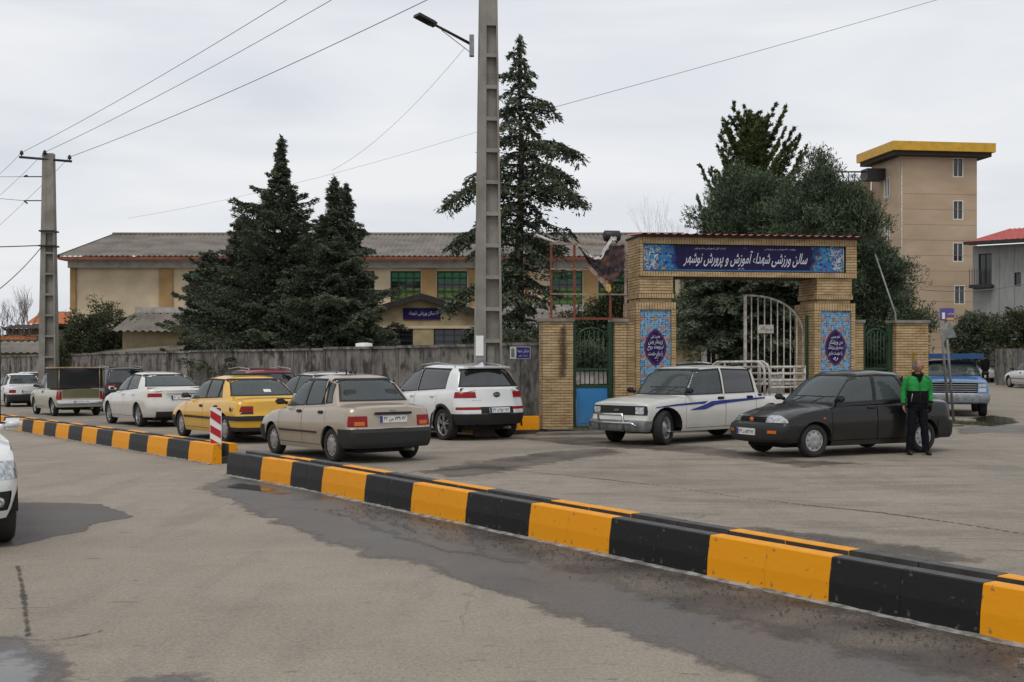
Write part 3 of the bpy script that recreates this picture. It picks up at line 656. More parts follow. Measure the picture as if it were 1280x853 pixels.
def wall_with_holes(bm, x0, x1, y0, y1, z0, z1, holes, mi=0):
    """a solid wall slab cut into pieces round its openings (holes: x0,x1,z0,z1)"""
    xs = sorted({x0, x1, *[h[0] for h in holes], *[h[1] for h in holes]}); zs = sorted({z0, z1, *[h[2] for h in holes], *[h[3] for h in holes]})
    for i in range(len(xs) - 1):
        for k in range(len(zs) - 1):
            cx, cz = (xs[i] + xs[i + 1]) / 2, (zs[k] + zs[k + 1]) / 2
            if any(h[0] < cx < h[1] and h[2] < cz < h[3] for h in holes): continue
            box6(bm, xs[i], xs[i + 1], y0, y1, zs[k], zs[k + 1], mi)
    bmesh.ops.remove_doubles(bm, verts=bm.verts, dist=1e-4)
hall = empty('sports_hall', (0, 60, 0), label='long cream hall with grey corrugated roof and tall green windows', cat='building')
D0 = 60
X = lambda px, d=D0: (px - 640) / FPX * d
Z = lambda py, d=D0: CAMH + (HOR - py) / FPX * d
xl, xr = X(89), X(868)
zw0, zw1 = Z(381), Z(339)
wins = [(X(a), X(b)) for a, b in ((236, 274), (294, 332), (352, 390), (430, 468), (488, 526), (546, 584), (604, 641), (690, 728), (748, 786), (806, 844))]
bm = bmesh.new(); wall_with_holes(bm, xl, xr, 0, .3, -.8, 6.25, [(a, b, zw0, zw1) for a, b in wins]); obj('wall', bm, M['school_wall'], hall)
bm = bmesh.new(); box6(bm, xl, xl + .3, .3, 12, 0, 6.25); box6(bm, xr - .3, xr, .3, 12, 0, 6.25); box6(bm, xl, xr, 11.7, 12, 0, 6.25); obj('wall', bm, M['school_wall'], hall)
bm = bmesh.new(); prism(bm, [(.0, 6.25), (12, 6.25), (6, 8.2)], xl + .02, xl + .3, 'x'); prism(bm, [(.0, 6.25), (12, 6.25), (6, 8.2)], xr - .3, xr - .02, 'x'); obj('gable', bm, M['school_wall'], hall)
for a, b in wins: win(hall, a, b, .06, zw0, zw1, [M['lime_pane'], M['glass_dark'], M['green_pane']], 4, 5, M['green_paint'], split=(.50, .70), depth=.16)
for px in (92, 208, 536, 594, 652, 738, 796):
    bm = bmesh.new(); w = .14 if px == 92 else .34; box6(bm, X(px) - w, X(px) + w, -.12, -.003, 3.9, 6.25); obj('pilaster', bm, M['school_brown'], hall)
for a, b in wins:
    bm = bmesh.new(); box6(bm, a - .12, b + .12, -.10, .05, zw0 - .12, zw0 - .003); obj('window_sill', bm, M['school_white'], hall)
bm = bmesh.new(); box6(bm, xl - .05, xr + .05, -.35, .0, 6.0, 6.34); obj('eave_beam', bm, M['school_white'], hall)
bm = bmesh.new(); box6(bm, X(72, 59), xr + .6, -1.02, -.9, 6.36, 6.50); obj('fascia', bm, M['rust_orange'], hall)
bm = bmesh.new(); box6(bm, X(72, 59) + .05, xr + .5, -.9, -.0, 6.345, 6.37); obj('soffit', bm, M['school_white'], hall)
bm = bmesh.new()
e0, e1 = Vector((X(71, 59), -1.05, 6.53)), Vector((xr + .7, -1.05, 6.53)); r0, r1 = Vector((X(141, 66), 6, Z(293.5, 66))), Vector((xr + .3, 6, Z(293.5, 66)))
corrugated(bm, e0, e1, r1, r0, .26, .035)
b0, b1 = Vector((X(141, 66) + .3, 13, 6.5)), Vector((xr + .7, 13, 6.5)); corrugated(bm, b1, b0, r0, r1, .6, .03)
rf = obj('roof', bm, M['roof_grey'], hall)
bm = bmesh.new(); tube(bm, [r0 + Vector((0, 0, .03)), r1 + Vector((0, 0, .03))], .10, 6); obj('ridge_cap', bm, M['roof_grey'], rf)
bm = bmesh.new(); tube(bm, [e0 + Vector((0, 0, -.02)), r0 + Vector((0, 0, -.02))], .07, 5); obj('verge_trim', bm, M['roof_dark'], rf)
# lean-to in front of the hall: pale gutter, corrugated sheets
bm = bmesh.new(); box6(bm, X(170, 58), xr, -2.2, -.02, Z(391.5, 58), Z(384.5, 58)); obj('gutter_wall', bm, M['school_white'], hall)
bm = bmesh.new(); corrugated(bm, (X(150, 56), -5.5, Z(414, 54.5)), (xr, -5.5, Z(414, 54.5)), (xr, -2.25, Z(391.5, 57.7)), (X(165, 57.7), -2.25, Z(391.5, 57.7)), .34, .05)
corr = obj('lean_to_roof', bm, M['roof_grey'], hall)
bm = bmesh.new(); box6(bm, X(160, 56), xr - .3, -4.8, -4.6, 0, Z(414, 54.5)); obj('lean_to_wall', bm, M['cream_wall'], hall)
# gabled entrance block with its sign
D0 = 49
en = empty('entrance_block', (0, D0, 0), label='low gabled entrance block with navy name board above the wall', cat='building')
gx0, gx1, gxm = X(466), X(632), X(547)
bm = bmesh.new(); zt = Z(408)
holes = [(X(480), X(539), Z(436), Z(417)), (X(560), X(602), Z(436), Z(417))]
wall_with_holes(bm, gx0, gx1, 0, .25, 0, Z(411), holes)
prism(bm, [(gx0, Z(411) + .002), (gx1, Z(411) + .002), (gx1 - .1, Z(407)), (gxm, Z(385)), (gx0 + .1, Z(407))], 0.001, .25, 'y'); obj('wall', bm, M['cream_wall'], en)
bm = bmesh.new(); box6(bm, gx0, gx0 + .25, .25, 5, 0, Z(411)); box6(bm, gx1 - .25, gx1, .25, 5, 0, Z(411)); obj('wall', bm, M['cream_wall'], en)
for h in holes: win(en, h[0], h[1], .05, h[2], h[3], M['glass_dark'], 4, 3, M['black_metal'])
for sx in (-1, 1):
    bm = bmesh.new(); ex = gxm + sx * (X(632) - gxm + .12 if sx > 0 else gxm - X(462)); ez = Z(406.5)
    prism(bm, [(gxm, Z(381)), (ex, ez), (ex, ez - .24), (gxm, Z(381) - .24)], -.35, -.2, 'y'); obj('barge_board', bm, M['roof_dark'], en)
    bm = bmesh.new(); prism(bm, [(gxm, Z(381) + .02), (ex, ez + .02), (ex, ez - .05), (gxm, Z(381) - .05)], -.2, 6, 'y'); obj('roof', bm, M['roof_grey'], en)
bm = bmesh.new(); box6(bm, gx0, gx1, -.04, -.002, Z(416.8), Z(414)); obj('band', bm, M['school_wall'], en)
bd = bmesh.new(); box6(bd, X(529), X(567), -.06, -.003, Z(407.5), Z(395.8)); sb = obj('name_board', bd, M['navy_tile'], en)
text('lettering', 'سالن ورزشی شهداء', 1.05, .2, M['white_tile'], sb, frame(X(548), -.066, Z(401.5), (1, 0, 0), (0, 0, 1)))
# small white tank on the wall line and the sloping shed roof
bm = bmesh.new(); c = at(455, 435, 35.5); lathe(bm, [(0, .22), (.02, .25), (.4, .25), (.42, .1)], 14, 'z'); o = obj('water_tank', bm, M['white'], loc=(c.x, c.y, 1.62)); tag(o, 'small white tank standing behind the wall by the gabled entrance', 'tank')
sh = empty('garden_shed', (0, 56, 0), label='long shed with a sloping grey sheet roof behind the wall', cat='shed')
bm = bmesh.new(); corrugated(bm, (at(100, 443, 56).x, 0, at(0, 443, 56).z), (at(228, 434, 48).x, -8, at(0, 436.5, 48).z), (at(232, 430, 50).x, -6, at(0, 431.5, 50).z), (at(104, 440, 58).x, 2, at(0, 440, 58).z), .3, .02); obj('roof', bm, M['roof_grey'], sh)
bm = bmesh.new(); box6(bm, at(104, 0, 56).x, at(160, 0, 56).x, .6, .7, -.6, 1.6); obj('wall', bm, M['old_brick'], sh)
# ---- far left houses
def house(label, px0, px1, d, ytop, ridge, wallm, roofm, depth=6, nwin=2, ze=None):
    r = empty('house', (0, d, 0), label=label, cat='house', group='houses far left behind the wall'); x0, x1 = (px0 - 640) / FPX * d, (px1 - 640) / FPX * d
    zt = CAMH + (HOR - ytop) / FPX * d; zr = CAMH + (HOR - ridge) / FPX * (d + depth / 2)
    ws = [(x0 + (x1 - x0) * (k + .5) / nwin - .5, x0 + (x1 - x0) * (k + .5) / nwin + .5) for k in range(nwin)]
    bm = bmesh.new(); wall_with_holes(bm, x0, x1, 0, .25, 0, zt, [(a, b, zt - 1.6, zt - .5) for a, b in ws]); box6(bm, x0, x0 + .25, .25, depth, 0, zt); box6(bm, x1 - .25, x1, .25, depth, 0, zt); obj('wall', bm, wallm, r)
    for a, b in ws: win(r, a, b, .05, zt - 1.6, zt - .5, M['glass_dark'], 2, 1, M['white_metal'])
    bm = bmesh.new(); corrugated(bm, (x0 - .4, -.6, zt), (x1 + .4, -.6, zt), (x1 + .4, depth / 2, zr), (x0 - .4, depth / 2, zr), .4, .04); corrugated(bm, (x1 + .4, depth + .6, zt), (x0 - .4, depth + .6, zt), (x0 - .4, depth / 2, zr), (x1 + .4, depth / 2, zr), .4, .04); obj('roof', bm, roofm, r)
    return r
house('unfinished brown brick house with flat dark roof edge at far left', 8, 52, 96, 411, 406, M['old_brick'], M['roof_dark'])
house('brick house with bright orange roof beside the left pole', 40, 108, 104, 405, 390, M['old_brick'], M['roof_orange'])
house('low cream house with grey corrugated roof at far left', -60, 66, 70, 441, 427, M['cream_wall'], M['roof_grey'], nwin=4)
bm = bmesh.new(); box6(bm, X(6, 90), X(46, 90), 88, 90, Z(425, 89), Z(421, 89)); tag(obj('awning', bm, M['roof_orange']), 'orange awning strip in front of the brown brick house', 'awning')

# ------------------------------------------------------------------ gateway of yellow brick
GA = R(9); GO = Vector((2.99, 27.5, 0)); gate = empty('gateway', GO, GA, label='yellow brick gateway with tiled Persian name panel', cat='gateway')
BH, BL, JT = .050, .205, .012
def brick_band(bm, x0, x1, y0, y1, z0, z1, soldier=False, faces='FLRB'):
    """real bricks with recessed joints round a block; mortar core slightly behind"""
    core = .012; box6(bm, x0 + core, x1 - core, y0 + core, y1 - core, z0 + .001, z1 - .001, 1)
    th = .05
    def run(a0, a1, put):
        if soldier:
            n = max(1, round((a1 - a0) / (BH + JT))); s = (a1 - a0) / n
            for i in range(n): put(a0 + i * s + JT / 2, a0 + (i + 1) * s - JT / 2, z0 + .004, z1 - .004)
            return
        rows = max(1, round((z1 - z0) / (BH + JT))); h = (z1 - z0) / rows
        for r_ in range(rows):
            x = a0; first = True; off = BL / 2 if r_ % 2 else BL
            while x < a1 - .02:
                w = min(off if first else BL, a1 - x); first = False
                if a1 - x - w < .05: w = a1 - x
                put(x + .003, x + w - .003, z0 + r_ * h + JT / 2, z0 + (r_ + 1) * h - JT / 2); x += w
    def q(vs, mi=0):
        bm.faces.new([bm.verts.new(v) for v in vs]).material_index = mi
    j = lambda: rng.random() * .004
    def slabF(a, b, c, d):
        y = y0 - j(); q([(a, y, c), (b, y, c), (b, y, d), (a, y, d)]); q([(a, y, d), (b, y, d), (b, y + .018, d), (a, y + .018, d)]); q([(a, y + .018, c), (b, y + .018, c), (b, y, c), (a, y, c)]); q([(a, y, c), (a, y, d), (a, y + .018, d), (a, y + .018, c)]); q([(b, y, d), (b, y, c), (b, y + .018, c), (b, y + .018, d)])
    def slabB(a, b, c, d): y = y1 + j(); q([(b, y, c), (a, y, c), (a, y, d), (b, y, d)]); q([(a, y, d), (a, y - .018, d), (b, y - .018, d), (b, y, d)])
    def slabL(a, b, c, d): x = x0 - j(); q([(x, b, c), (x, a, c), (x, a, d), (x, b, d)]); q([(x, a, d), (x + .018, a, d), (x + .018, b, d), (x, b, d)]); q([(x, b, c), (x + .018, b, c), (x + .018, a, c), (x, a, c)])
    def slabR(a, b, c, d): x = x1 + j(); q([(x, a, c), (x, b, c), (x, b, d), (x, a, d)]); q([(x, b, d), (x - .018, b, d), (x - .018, a, d), (x, a, d)])
    if 'F' in faces: run(x0, x1, slabF)
    if 'B' in faces: run(x0, x1, slabB)
    if 'L' in faces: run(y0, y1, slabL)
    if 'R' in faces: run(y0, y1, slabR)
def masonry(name, parts, parent, **k):
    bm = bmesh.new()
    for p in parts: brick_band(bm, *p)
    o = obj(name, bm, [M['brick'], M['brick_dark']], parent); o['kind'] = 'stuff'; return o
TH = 1.15
# lintel: framing soldier courses round the tile panel, stretcher courses on the ends
zl0, zl1 = 3.49, 4.40; LW = 5.21; pz0, pz1 = 3.62, 4.225; px0, px1 = .03, 4.92; XL = -.06
masonry('lintel_brickwork', [(XL, LW, 0, TH, zl0, zl0 + .12, True), (XL, LW, 0, TH, zl1 - .165, zl1, True), (XL, px0 - .01, .0, TH, zl0 + .12, zl1 - .165, False, 'FLB'), (px1 + .02, LW, .0, TH, zl0 + .12, zl1 - .165, False, 'FRB'),
    (px0 - .01, px1 + .02, .10, TH, zl0 + .12, zl1 - .165, False, 'B')], gate)
bm = bmesh.new(); box6(bm, -.08, LW + .08, -.12, TH + .1, zl1 + .001, zl1 + .05); obj('cap_board', bm, M['roof_dark'], gate)
bm = bmesh.new(); corrugated(bm, (-.1, -.18, zl1 + .055), (LW + .12, -.18, zl1 + .055), (LW + .12, TH + .2, zl1 + .16), (-.1, TH + .2, zl1 + .16), .2, .018); obj('cap_roof', bm, M['roof_red'], gate)
for nm, a, b, sh_ in (('left', -.16, .79, 0), ('right', 4.14, 5.16, 1)):
    pa, pb2 = (a + .10, b - .115) if not sh_ else (a + .165, b - .105)
    masonry('pier_brickwork', [(a + .10, b - .05, .05, TH - .03, 3.10, zl0 - .003, False), (a + .08, b - .03, .03, TH, 2.985, 3.097, True), (a + .12, b - .08, .08, TH - .05, 2.90, 2.982, False),
        (a, b, -.03, TH, 2.72, 2.897, True), (a, pa, -.03, TH, -.2, 2.718, False, 'FLR'), (pb2, b, -.03, TH, -.2, 2.718, False, 'FLR'), (pa, pb2, .06, TH, 0.9, 2.717, False, 'B'), (pa, pb2, -.03, TH, .86, 1.0, True), (pa, pb2, -.028, TH, -.2, .858, False, 'FB')], gate)
# glazed tile panels
def girih_mat():
    m = bpy.data.materials.new('girih_tile_print'); m.use_nodes = True; nt, N, L, b = nodes(m); tc = N('ShaderNodeTexCoord')
    mp = N('ShaderNodeMapping'); mp.inputs['Scale'].default_value = (1, .0, 1); L(tc.outputs['Object'], mp.inputs[0])
    v = N('ShaderNodeTexVoronoi'); v.inputs['Scale'].default_value = 24; v.inputs['Randomness'].default_value = .25; v.feature = 'DISTANCE_TO_EDGE'; L(mp.outputs[0], v.inputs[0])
    v2 = N('ShaderNodeTexVoronoi'); v2.inputs['Scale'].default_value = 26; v2.inputs['Randomness'].default_value = .25; L(mp.outputs[0], v2.inputs[0])
    cr = N('ShaderNodeValToRGB'); e = cr.color_ramp; e.interpolation = 'CONSTANT'
    e.elements[0].color = (.10, .27, .44, 1); e.elements[1].position = .45; e.elements[1].color = (.05, .15, .32, 1)
    for p, c in ((.62, (.16, .36, .50, 1)), (.76, (.03, .035, .12, 1)), (.97, (.30, .22, .08, 1))): q = e.elements.new(p); q.color = c
    sp = N('ShaderNodeSeparateColor'); L(v2.outputs['Color'], sp.inputs[0]); L(sp.outputs[0], cr.inputs[0])
    mr = N('ShaderNodeMapRange'); mr.inputs[1].default_value = .004; mr.inputs[2].default_value = .012; mr.inputs[3].default_value = 1; mr.inputs[4].default_value = 0
    sc = N('ShaderNodeMath'); sc.operation = 'MULTIPLY'; sc.inputs[1].default_value = .1; L(v.outputs[0], sc.inputs[0]); L(sc.outputs[0], mr.inputs[0])
    mx = N('ShaderNodeMix'); mx.data_type = 'RGBA'; L(mr.outputs[0], mx.inputs[0]); L(cr.outputs[0], mx.inputs[6]); mx.inputs[7].default_value = (.30, .40, .47, 1); L(mx.outputs[2], b.inputs['Base Color'])
    b.inputs['Roughness'].default_value = .5; b.inputs['Specular IOR Level'].default_value = .25
    return m
M['girih'] = girih_mat()
M['tile_blue'] = mat('azure_tile_print', (.03, .17, .33), .3, .3, 40, col2=(.02, .07, .22))
def star(bm, cx, cz, r, y, n=8, inner=.72):
    vs = [bm.verts.new((cx + math.cos(math.pi * k / n) * r * (1 if k % 2 == 0 else inner), y, cz + math.sin(math.pi * k / n) * r * (1 if k % 2 == 0 else inner))) for k in range(2 * n)]
    f = bm.faces.new(vs[::-1]); return f
def oval(bm, cx, cz, rx, rz_, y, n=28, y1=None):
    pts = []
    for k in range(n):
        t = 2 * math.pi * k / n; s, c = math.sin(t), math.cos(t); pts.append((cx + rx * c * (abs(c) ** .15), cz + rz_ * s * (1 - .16 * abs(c) ** 1.2)))
    prism(bm, pts, y, y1 if y1 is not None else y + .01, 'y')
def side_panel(a, b, lines, lab):
    x0, x1, z0, z1 = a + .003, b - .003, 1.005, 2.715; cx, cz = (x0 + x1) / 2, (z0 + z1) / 2
    # the panel face is set by hand-sized tiles
    nx_, nz_ = 4, 10; tiles = None
    pnl = bpy.data.meshes.new('panel_tile')
    bm = bmesh.new(); box6(bm, x0, x1, .028, .055, z0, z1); back = obj('tile_panel', bm, M['roof_dark'], gate); back['label'] = lab
    w, h = (x1 - x0) / nx_, (z1 - z0) / nz_
    for i in range(nx_):
        for k in range(nz_):
            bm = bmesh.new(); box6(bm, x0 + i * w + .002, x0 + (i + 1) * w - .002, .012, .027, z0 + k * h + .002, z0 + (k + 1) * h - .002); obj('tile', bm, M['girih'], back)
    bm = bmesh.new(); star(bm, 0, 0, .048, 0); rm = bpy.data.meshes.new('rosette'); bm.to_mesh(rm); bm.free(); rm.materials.append(M['orange_tile'])
    pts = [(xx, zz) for k, zz in enumerate((.12, .38, .62, .88)) for xx in ((.1, .5, .9) if k in (0, 3) else (.1, .9))] + [(xx, zz) for xx in (.28, .72) for zz in (.25, .75)]
    for xx, zz in pts: link('rosette', rm, back, (x0 + (x1 - x0) * xx, .008, z0 + (z1 - z0) * zz))
    bm = bmesh.new(); oval(bm, cx, cz, .262, .43, .002, y1=.0115); obj('medallion_border', bm, M['maroon_tile'], back)
    bm = bmesh.new(); oval(bm, cx, cz, .215, .375, -.004, y1=.0015); obj('medallion', bm, M['navy_tile'], back)
    ws = (.22, .34, .38, .34, .12); hs = (.10, .13, .13, .13, .09); zs = (.24, .12, -.01, -.15, -.27)
    for s, ww, hh, zz in zip(lines, ws, hs, zs): text('lettering', s, ww, hh, M['white_tile'], back, frame(cx, -.007, cz + zz, (1, 0, 0), (0, 0, 1)), shear=.3, bold=.012)
side_panel(-.06, .675, ('حضرت علی', 'زینهار بدن', 'نیرومند روح', 'را برای خدمت', 'ع'), 'left blue tile panel with navy medallion')
side_panel(4.305, 5.055, ('امام خمینی', 'من ورزشکار', 'نیستم ولی ورزشکار', 'را دوست دارم', 'ره'), 'right blue tile panel with navy medallion')
# the long name panel
bm = bmesh.new(); box6(bm, px0, px1, .07, .10, pz0, pz1); np_ = obj('name_panel', bm, M['roof_dark'], gate)
def name_mat():
    m = bpy.data.materials.new('name_panel_tile_print'); m.use_nodes = True; nt, N, L, b = nodes(m); tc = N('ShaderNodeTexCoord')
    v = N('ShaderNodeTexVoronoi'); v.inputs['Scale'].default_value = 20; v.inputs['Randomness'].default_value = .8; L(tc.outputs['Object'], v.inputs[0])
    sp = N('ShaderNodeSeparateColor'); L(v.outputs['Color'], sp.inputs[0])
    cr = N('ShaderNodeValToRGB'); e = cr.color_ramp; e.interpolation = 'CONSTANT'; e.elements[0].color = (.025, .15, .33, 1); e.elements[1].position = .5; e.elements[1].color = (.04, .24, .42, 1)
    for p, c in ((.72, (.03, .04, .20, 1)), (.86, (.34, .25, .06, 1)), (.93, (.26, .05, .04, 1))): q = e.elements.new(p); q.color = c
    L(sp.outputs[0], cr.inputs[0])
    sx = N('ShaderNodeSeparateXYZ'); L(tc.outputs['Object'], sx.inputs[0])
    a = N('ShaderNodeMath'); a.operation = 'SUBTRACT'; L(sx.outputs[0], a.inputs[0]); a.inputs[1].default_value = (px0 + px1) / 2
    ab = N('ShaderNodeMath'); ab.operation = 'ABSOLUTE'; L(a.outputs[0], ab.inputs[0])
    n = N('ShaderNodeTexNoise'); n.inputs['Scale'].default_value = 7; L(tc.outputs['Object'], n.inputs[0])
    ad = N('ShaderNodeMath'); ad.operation = 'MULTIPLY_ADD'; L(n.outputs[0], ad.inputs[0]); ad.inputs[1].default_value = .5; L(ab.outputs[0], ad.inputs[2])
    mr = N('ShaderNodeMapRange'); mr.inputs[1].default_value = 1.85; mr.inputs[2].default_value = 2.1; L(ad.outputs[0], mr.inputs[0])
    mx = N('ShaderNodeMix'); mx.data_type = 'RGBA'; L(mr.outputs[0], mx.inputs[0]); mx.inputs[6].default_value = (.013, .009, .055, 1); L(cr.outputs[0], mx.inputs[7]); L(mx.outputs[2], b.inputs['Base Color']); b.inputs['Roughness'].default_value = .55; b.inputs['Specular IOR Level'].default_value = .2
    return m
M['name_tile'] = name_mat(); n_ = 26; w = (px1 - px0) / n_
for i in range(n_):
    for k in range(3):
        h = (pz1 - pz0) / 3; bm = bmesh.new(); box6(bm, px0 + i * w + .0015, px0 + (i + 1) * w - .0015, .055, .069, pz0 + k * h + .0015, pz0 + (k + 1) * h - .0015); obj('tile', bm, M['name_tile'], np_)
bm = bmesh.new(); box6(bm, px0 + .25, px1 - .25, .048, .0545, pz0 + .01, pz0 + .04); obj('azure_border', bm, M['tile_blue'], np_)
text('lettering', 'سالن ورزشی شهداء آموزش و پرورش نوشهر', 3.02, .40, M['white_tile'], np_, frame((px0 + px1) / 2 + .02, .046, (pz0 + pz1) / 2 - .015, (1, 0, 0), (0, 0, 1)), shear=.45, bold=.010)
text('lettering', 'وزارت آموزش و پرورش', .75, .055, M['white_tile'], np_, frame((px0 + px1) / 2 + .85, .046, pz1 - .075, (1, 0, 0), (0, 0, 1)), shear=.3)
text('lettering', 'اداره کل آموزش مازندران', .75, .055, M['white_tile'], np_, frame((px0 + px1) / 2 - .85, .046, pz1 - .075, (1, 0, 0), (0, 0, 1)), shear=.3)
text('lettering', '۱۳۸۷', .14, .04, M['white_tile'], np_, frame((px0 + px1) / 2 - .1, .046, pz0 + .065, (1, 0, 0), (0, 0, 1)))
bm = bmesh.new(); star(bm, (px0 + px1) / 2, pz1 - .06, .045, .047); obj('rosette', bm, M['maroon_tile'], np_)
# white arabesque scrolls at both ends
bm = bmesh.new(); rs = random.Random(3)
for sx, xe in ((1, px0 + .02), (-1, px1 - .02)):
    tube(bm, [(xe, .048, pz0 + .02), (xe, .048, pz1 - .02)], .008, 4)
    for k in range(34):
        cx = xe + sx * (.05 + rs.random() * .30 * (1 - abs(k % 3 - 1) * .2)); cz = pz0 + .05 + (pz1 - pz0 - .1) * ((k * 7 % 34) + .5) / 34; r_ = .025 + rs.random() * .035; a0 = rs.random() * 6
        tube(bm, [(cx + math.cos(a0 + t * .5) * r_ * (1 - t * .07), .048, cz + math.sin(a0 + t * .5) * r_ * (1 - t * .07)) for t in range(10)], .0085, 4)
obj('white_scrolls', bm, M['white_tile'], np_)
# opened gate leaf, quarter round, with its small plate
leaf = empty('gate_leaf', (0, 0, 0), GA, label='white barred quarter-round gate leaf standing in the gateway', cat='gate'); leaf.location = GO
lx0, lx1, lv = 2.68, 4.14, .62; zt0, zt1 = 3.10, 2.15
def ltop(x): t = (x - lx0) / (lx1 - lx0); return zt1 + (zt0 - zt1) * math.sqrt(max(0, 1 - t ** 2.4)) if t < 1 else zt1
bm = bmesh.new(); box6(bm, lx0 - .03, lx0 + .035, lv - .03, lv + .03, .12, zt0); obj('gate_stile', bm, M['white_metal'], leaf)
bm = bmesh.new(); box6(bm, lx1 - .02, lx1 + .02, lv - .02, lv + .02, .12, 2.2); obj('gate_stile', bm, M['white_metal'], leaf)
bm = bmesh.new(); tube(bm, [(x, lv, ltop(x)) for x in [lx0 + (lx1 - lx0) * (1 - (1 - k / 16) ** 1.6) for k in range(17)]], .028, 6); obj('curved_rail', bm, M['white_metal'], leaf)
for k in range(1, 9):
    x = lx0 + (lx1 - lx0) * k / 9; bm = bmesh.new(); tube(bm, [(x, lv, .15), (x, lv, ltop(x) - .01)], .015, 6); obj('bar', bm, M['white_metal'], leaf)
for z in (.15, 1.0): bm = bmesh.new(); box6(bm, lx0 + .035, lx1 - .02, lv + .017, lv + .045, z - .03, z + .03); obj('rail', bm, M['white_metal'], leaf)
bm = bmesh.new(); box6(bm, lx0 + .30, lx0 + .70, lv - .035, lv - .018, 2.20, 2.40); pl_ = obj('notice_plate', bm, M['white_metal'], leaf)
text('lettering', 'ورود آزاد', .30, .09, M['plate_text'], pl_, frame(lx0 + .5, lv - .038, 2.30, (1, 0, 0), (0, 0, 1)))
bm = bmesh.new(); box6(bm, 4.10, 4.16, .30, .42, 0, 2.62); tag(obj('gate_post', bm, M['green_paint'], loc=GO, rot=(0, 0, GA)), 'dark green steel post against the right pier of the gateway', 'post')
# side pillars, wicket gates
def pillar(label, a, b, z1, dv=.0, th=.42, two=False):
    r = empty('brick_pillar', GO, GA, label=label, cat='pillar'); parts = [(a, b, dv, dv + th, 0, z1)]
    masonry('brickwork', parts, r)
    bm = bmesh.new(); box6(bm, a - .05, b + .03, dv - .05, dv + th + .04, z1 + .002, z1 + .07); obj('cap_stone', bm, M['cement'], r); return r
pillar('wide brick pillar with soot stain left of the blue wicket door', -2.33, -1.62, 2.44)
r_ = pillar('narrow brick pillar between the wicket door and the gateway', -.64, -.36, 2.44, .04); masonry('brickwork', [(-.357, -.03, .10, .5, 0, 2.44)], r_)
pillar('narrow brick pillar right of the gateway pier', 5.16, 5.40, 2.44, .05)
pillar('brick pillar with gas pipe behind the green jacketed man', 6.20, 7.02, 2.44, .0)
bm = bmesh.new(); bm2 = None
M['soot'] = overlay_mat('soot_stain', (.035, .022, .014), (.07, .042, .024), (.9, .9), .10, nscale=9, alpha=.8)
def wicket(label, a, b, col):
    r = empty('wicket_gate', GO, GA, label=label, cat='gate')
    for x0, x1 in ((a, a + .08), (b - .10, b)): bm = bmesh.new(); box6(bm, x0, x1, .16, .28, 0, 2.42); obj('gate_post', bm, M['green_paint'], r)
    bm = bmesh.new(); box6(bm, a + .08, b - .1, .18, .24, .93, 1.0); box6(bm, a + .08, b - .1, .18, .24, 1.33, 1.38); obj('rail', bm, M['green_paint'], r)
    bm = bmesh.new(); n = 12; cx, rx = (a + b) / 2 - .01, (b - a - .2) / 2
    tube(bm, [(cx + rx * math.cos(math.pi * k / n), .21, 2.0 + .30 * math.sin(math.pi * k / n)) for k in range(n + 1)], .025, 6); obj('arched_rail', bm, M['green_paint'], r)
    for k in range(1, 7):
        x = a + .08 + (b - a - .18) * k / 7; bm = bmesh.new(); tube(bm, [(x, .21, 1.0), (x, .21, 2.0 + .30 * math.sqrt(max(0, 1 - ((x - cx) / rx) ** 2)))], .011, 5); obj('bar', bm, M['green_paint'], r)
    bm = bmesh.new(); box6(bm, a + .10, b - .12, .19, .22, .06, .925); box6(bm, a + .16, b - .18, .18, .189, .12, .86); obj('lower_panel', bm, col, r)
    return r
wk = wicket('wicket door with bright blue lower panel between two brick pillars', -1.60, -.66, M['blue_paint'])
wicket('dark green wicket gate right of the gateway', 5.42, 6.18, M['green_paint'])
bm = bmesh.new(); box6(bm, -1.5, -.78, .27, .29, 1.02, 1.30); obj('white_slats', bm, M['white_metal'], wk)
# soot on the wide pillar and a gas pipe
o = patch('soot_mark', None, M['soot'], 0, cell=.03, pad=.12, ground_pts=[(-2.0, 1.2), (-1.97, 2.3), (-1.85, 2.40), (-1.76, 2.35), (-1.72, 1.7), (-1.74, 1.25), (-1.85, 1.1)], ground=False)
for k_ in list(o.keys()): 
    if k_ == 'kind': del o['kind']
o.name = 'soot_mark'; o.parent = next(x for x in COL.objects if x.name == 'brick_pillar'); o.matrix_local = Matrix.Translation((0, -.012, 0)) @ Matrix.Rotation(R(90), 4, 'X')
bm = bmesh.new(); tube(bm, [(6.62, -.04, .1), (6.62, -.04, 1.75), (6.95, -.04, 1.75)], .02, 6); tube(bm, [(6.58, -.05, 1.3), (6.9, -.05, 1.3)], .02, 6); tag(obj('gas_pipe', bm, M['sign_yellow'], loc=GO, rot=(0, 0, GA)), 'thin yellow gas pipes on the right brick pillar', 'gas pipe')
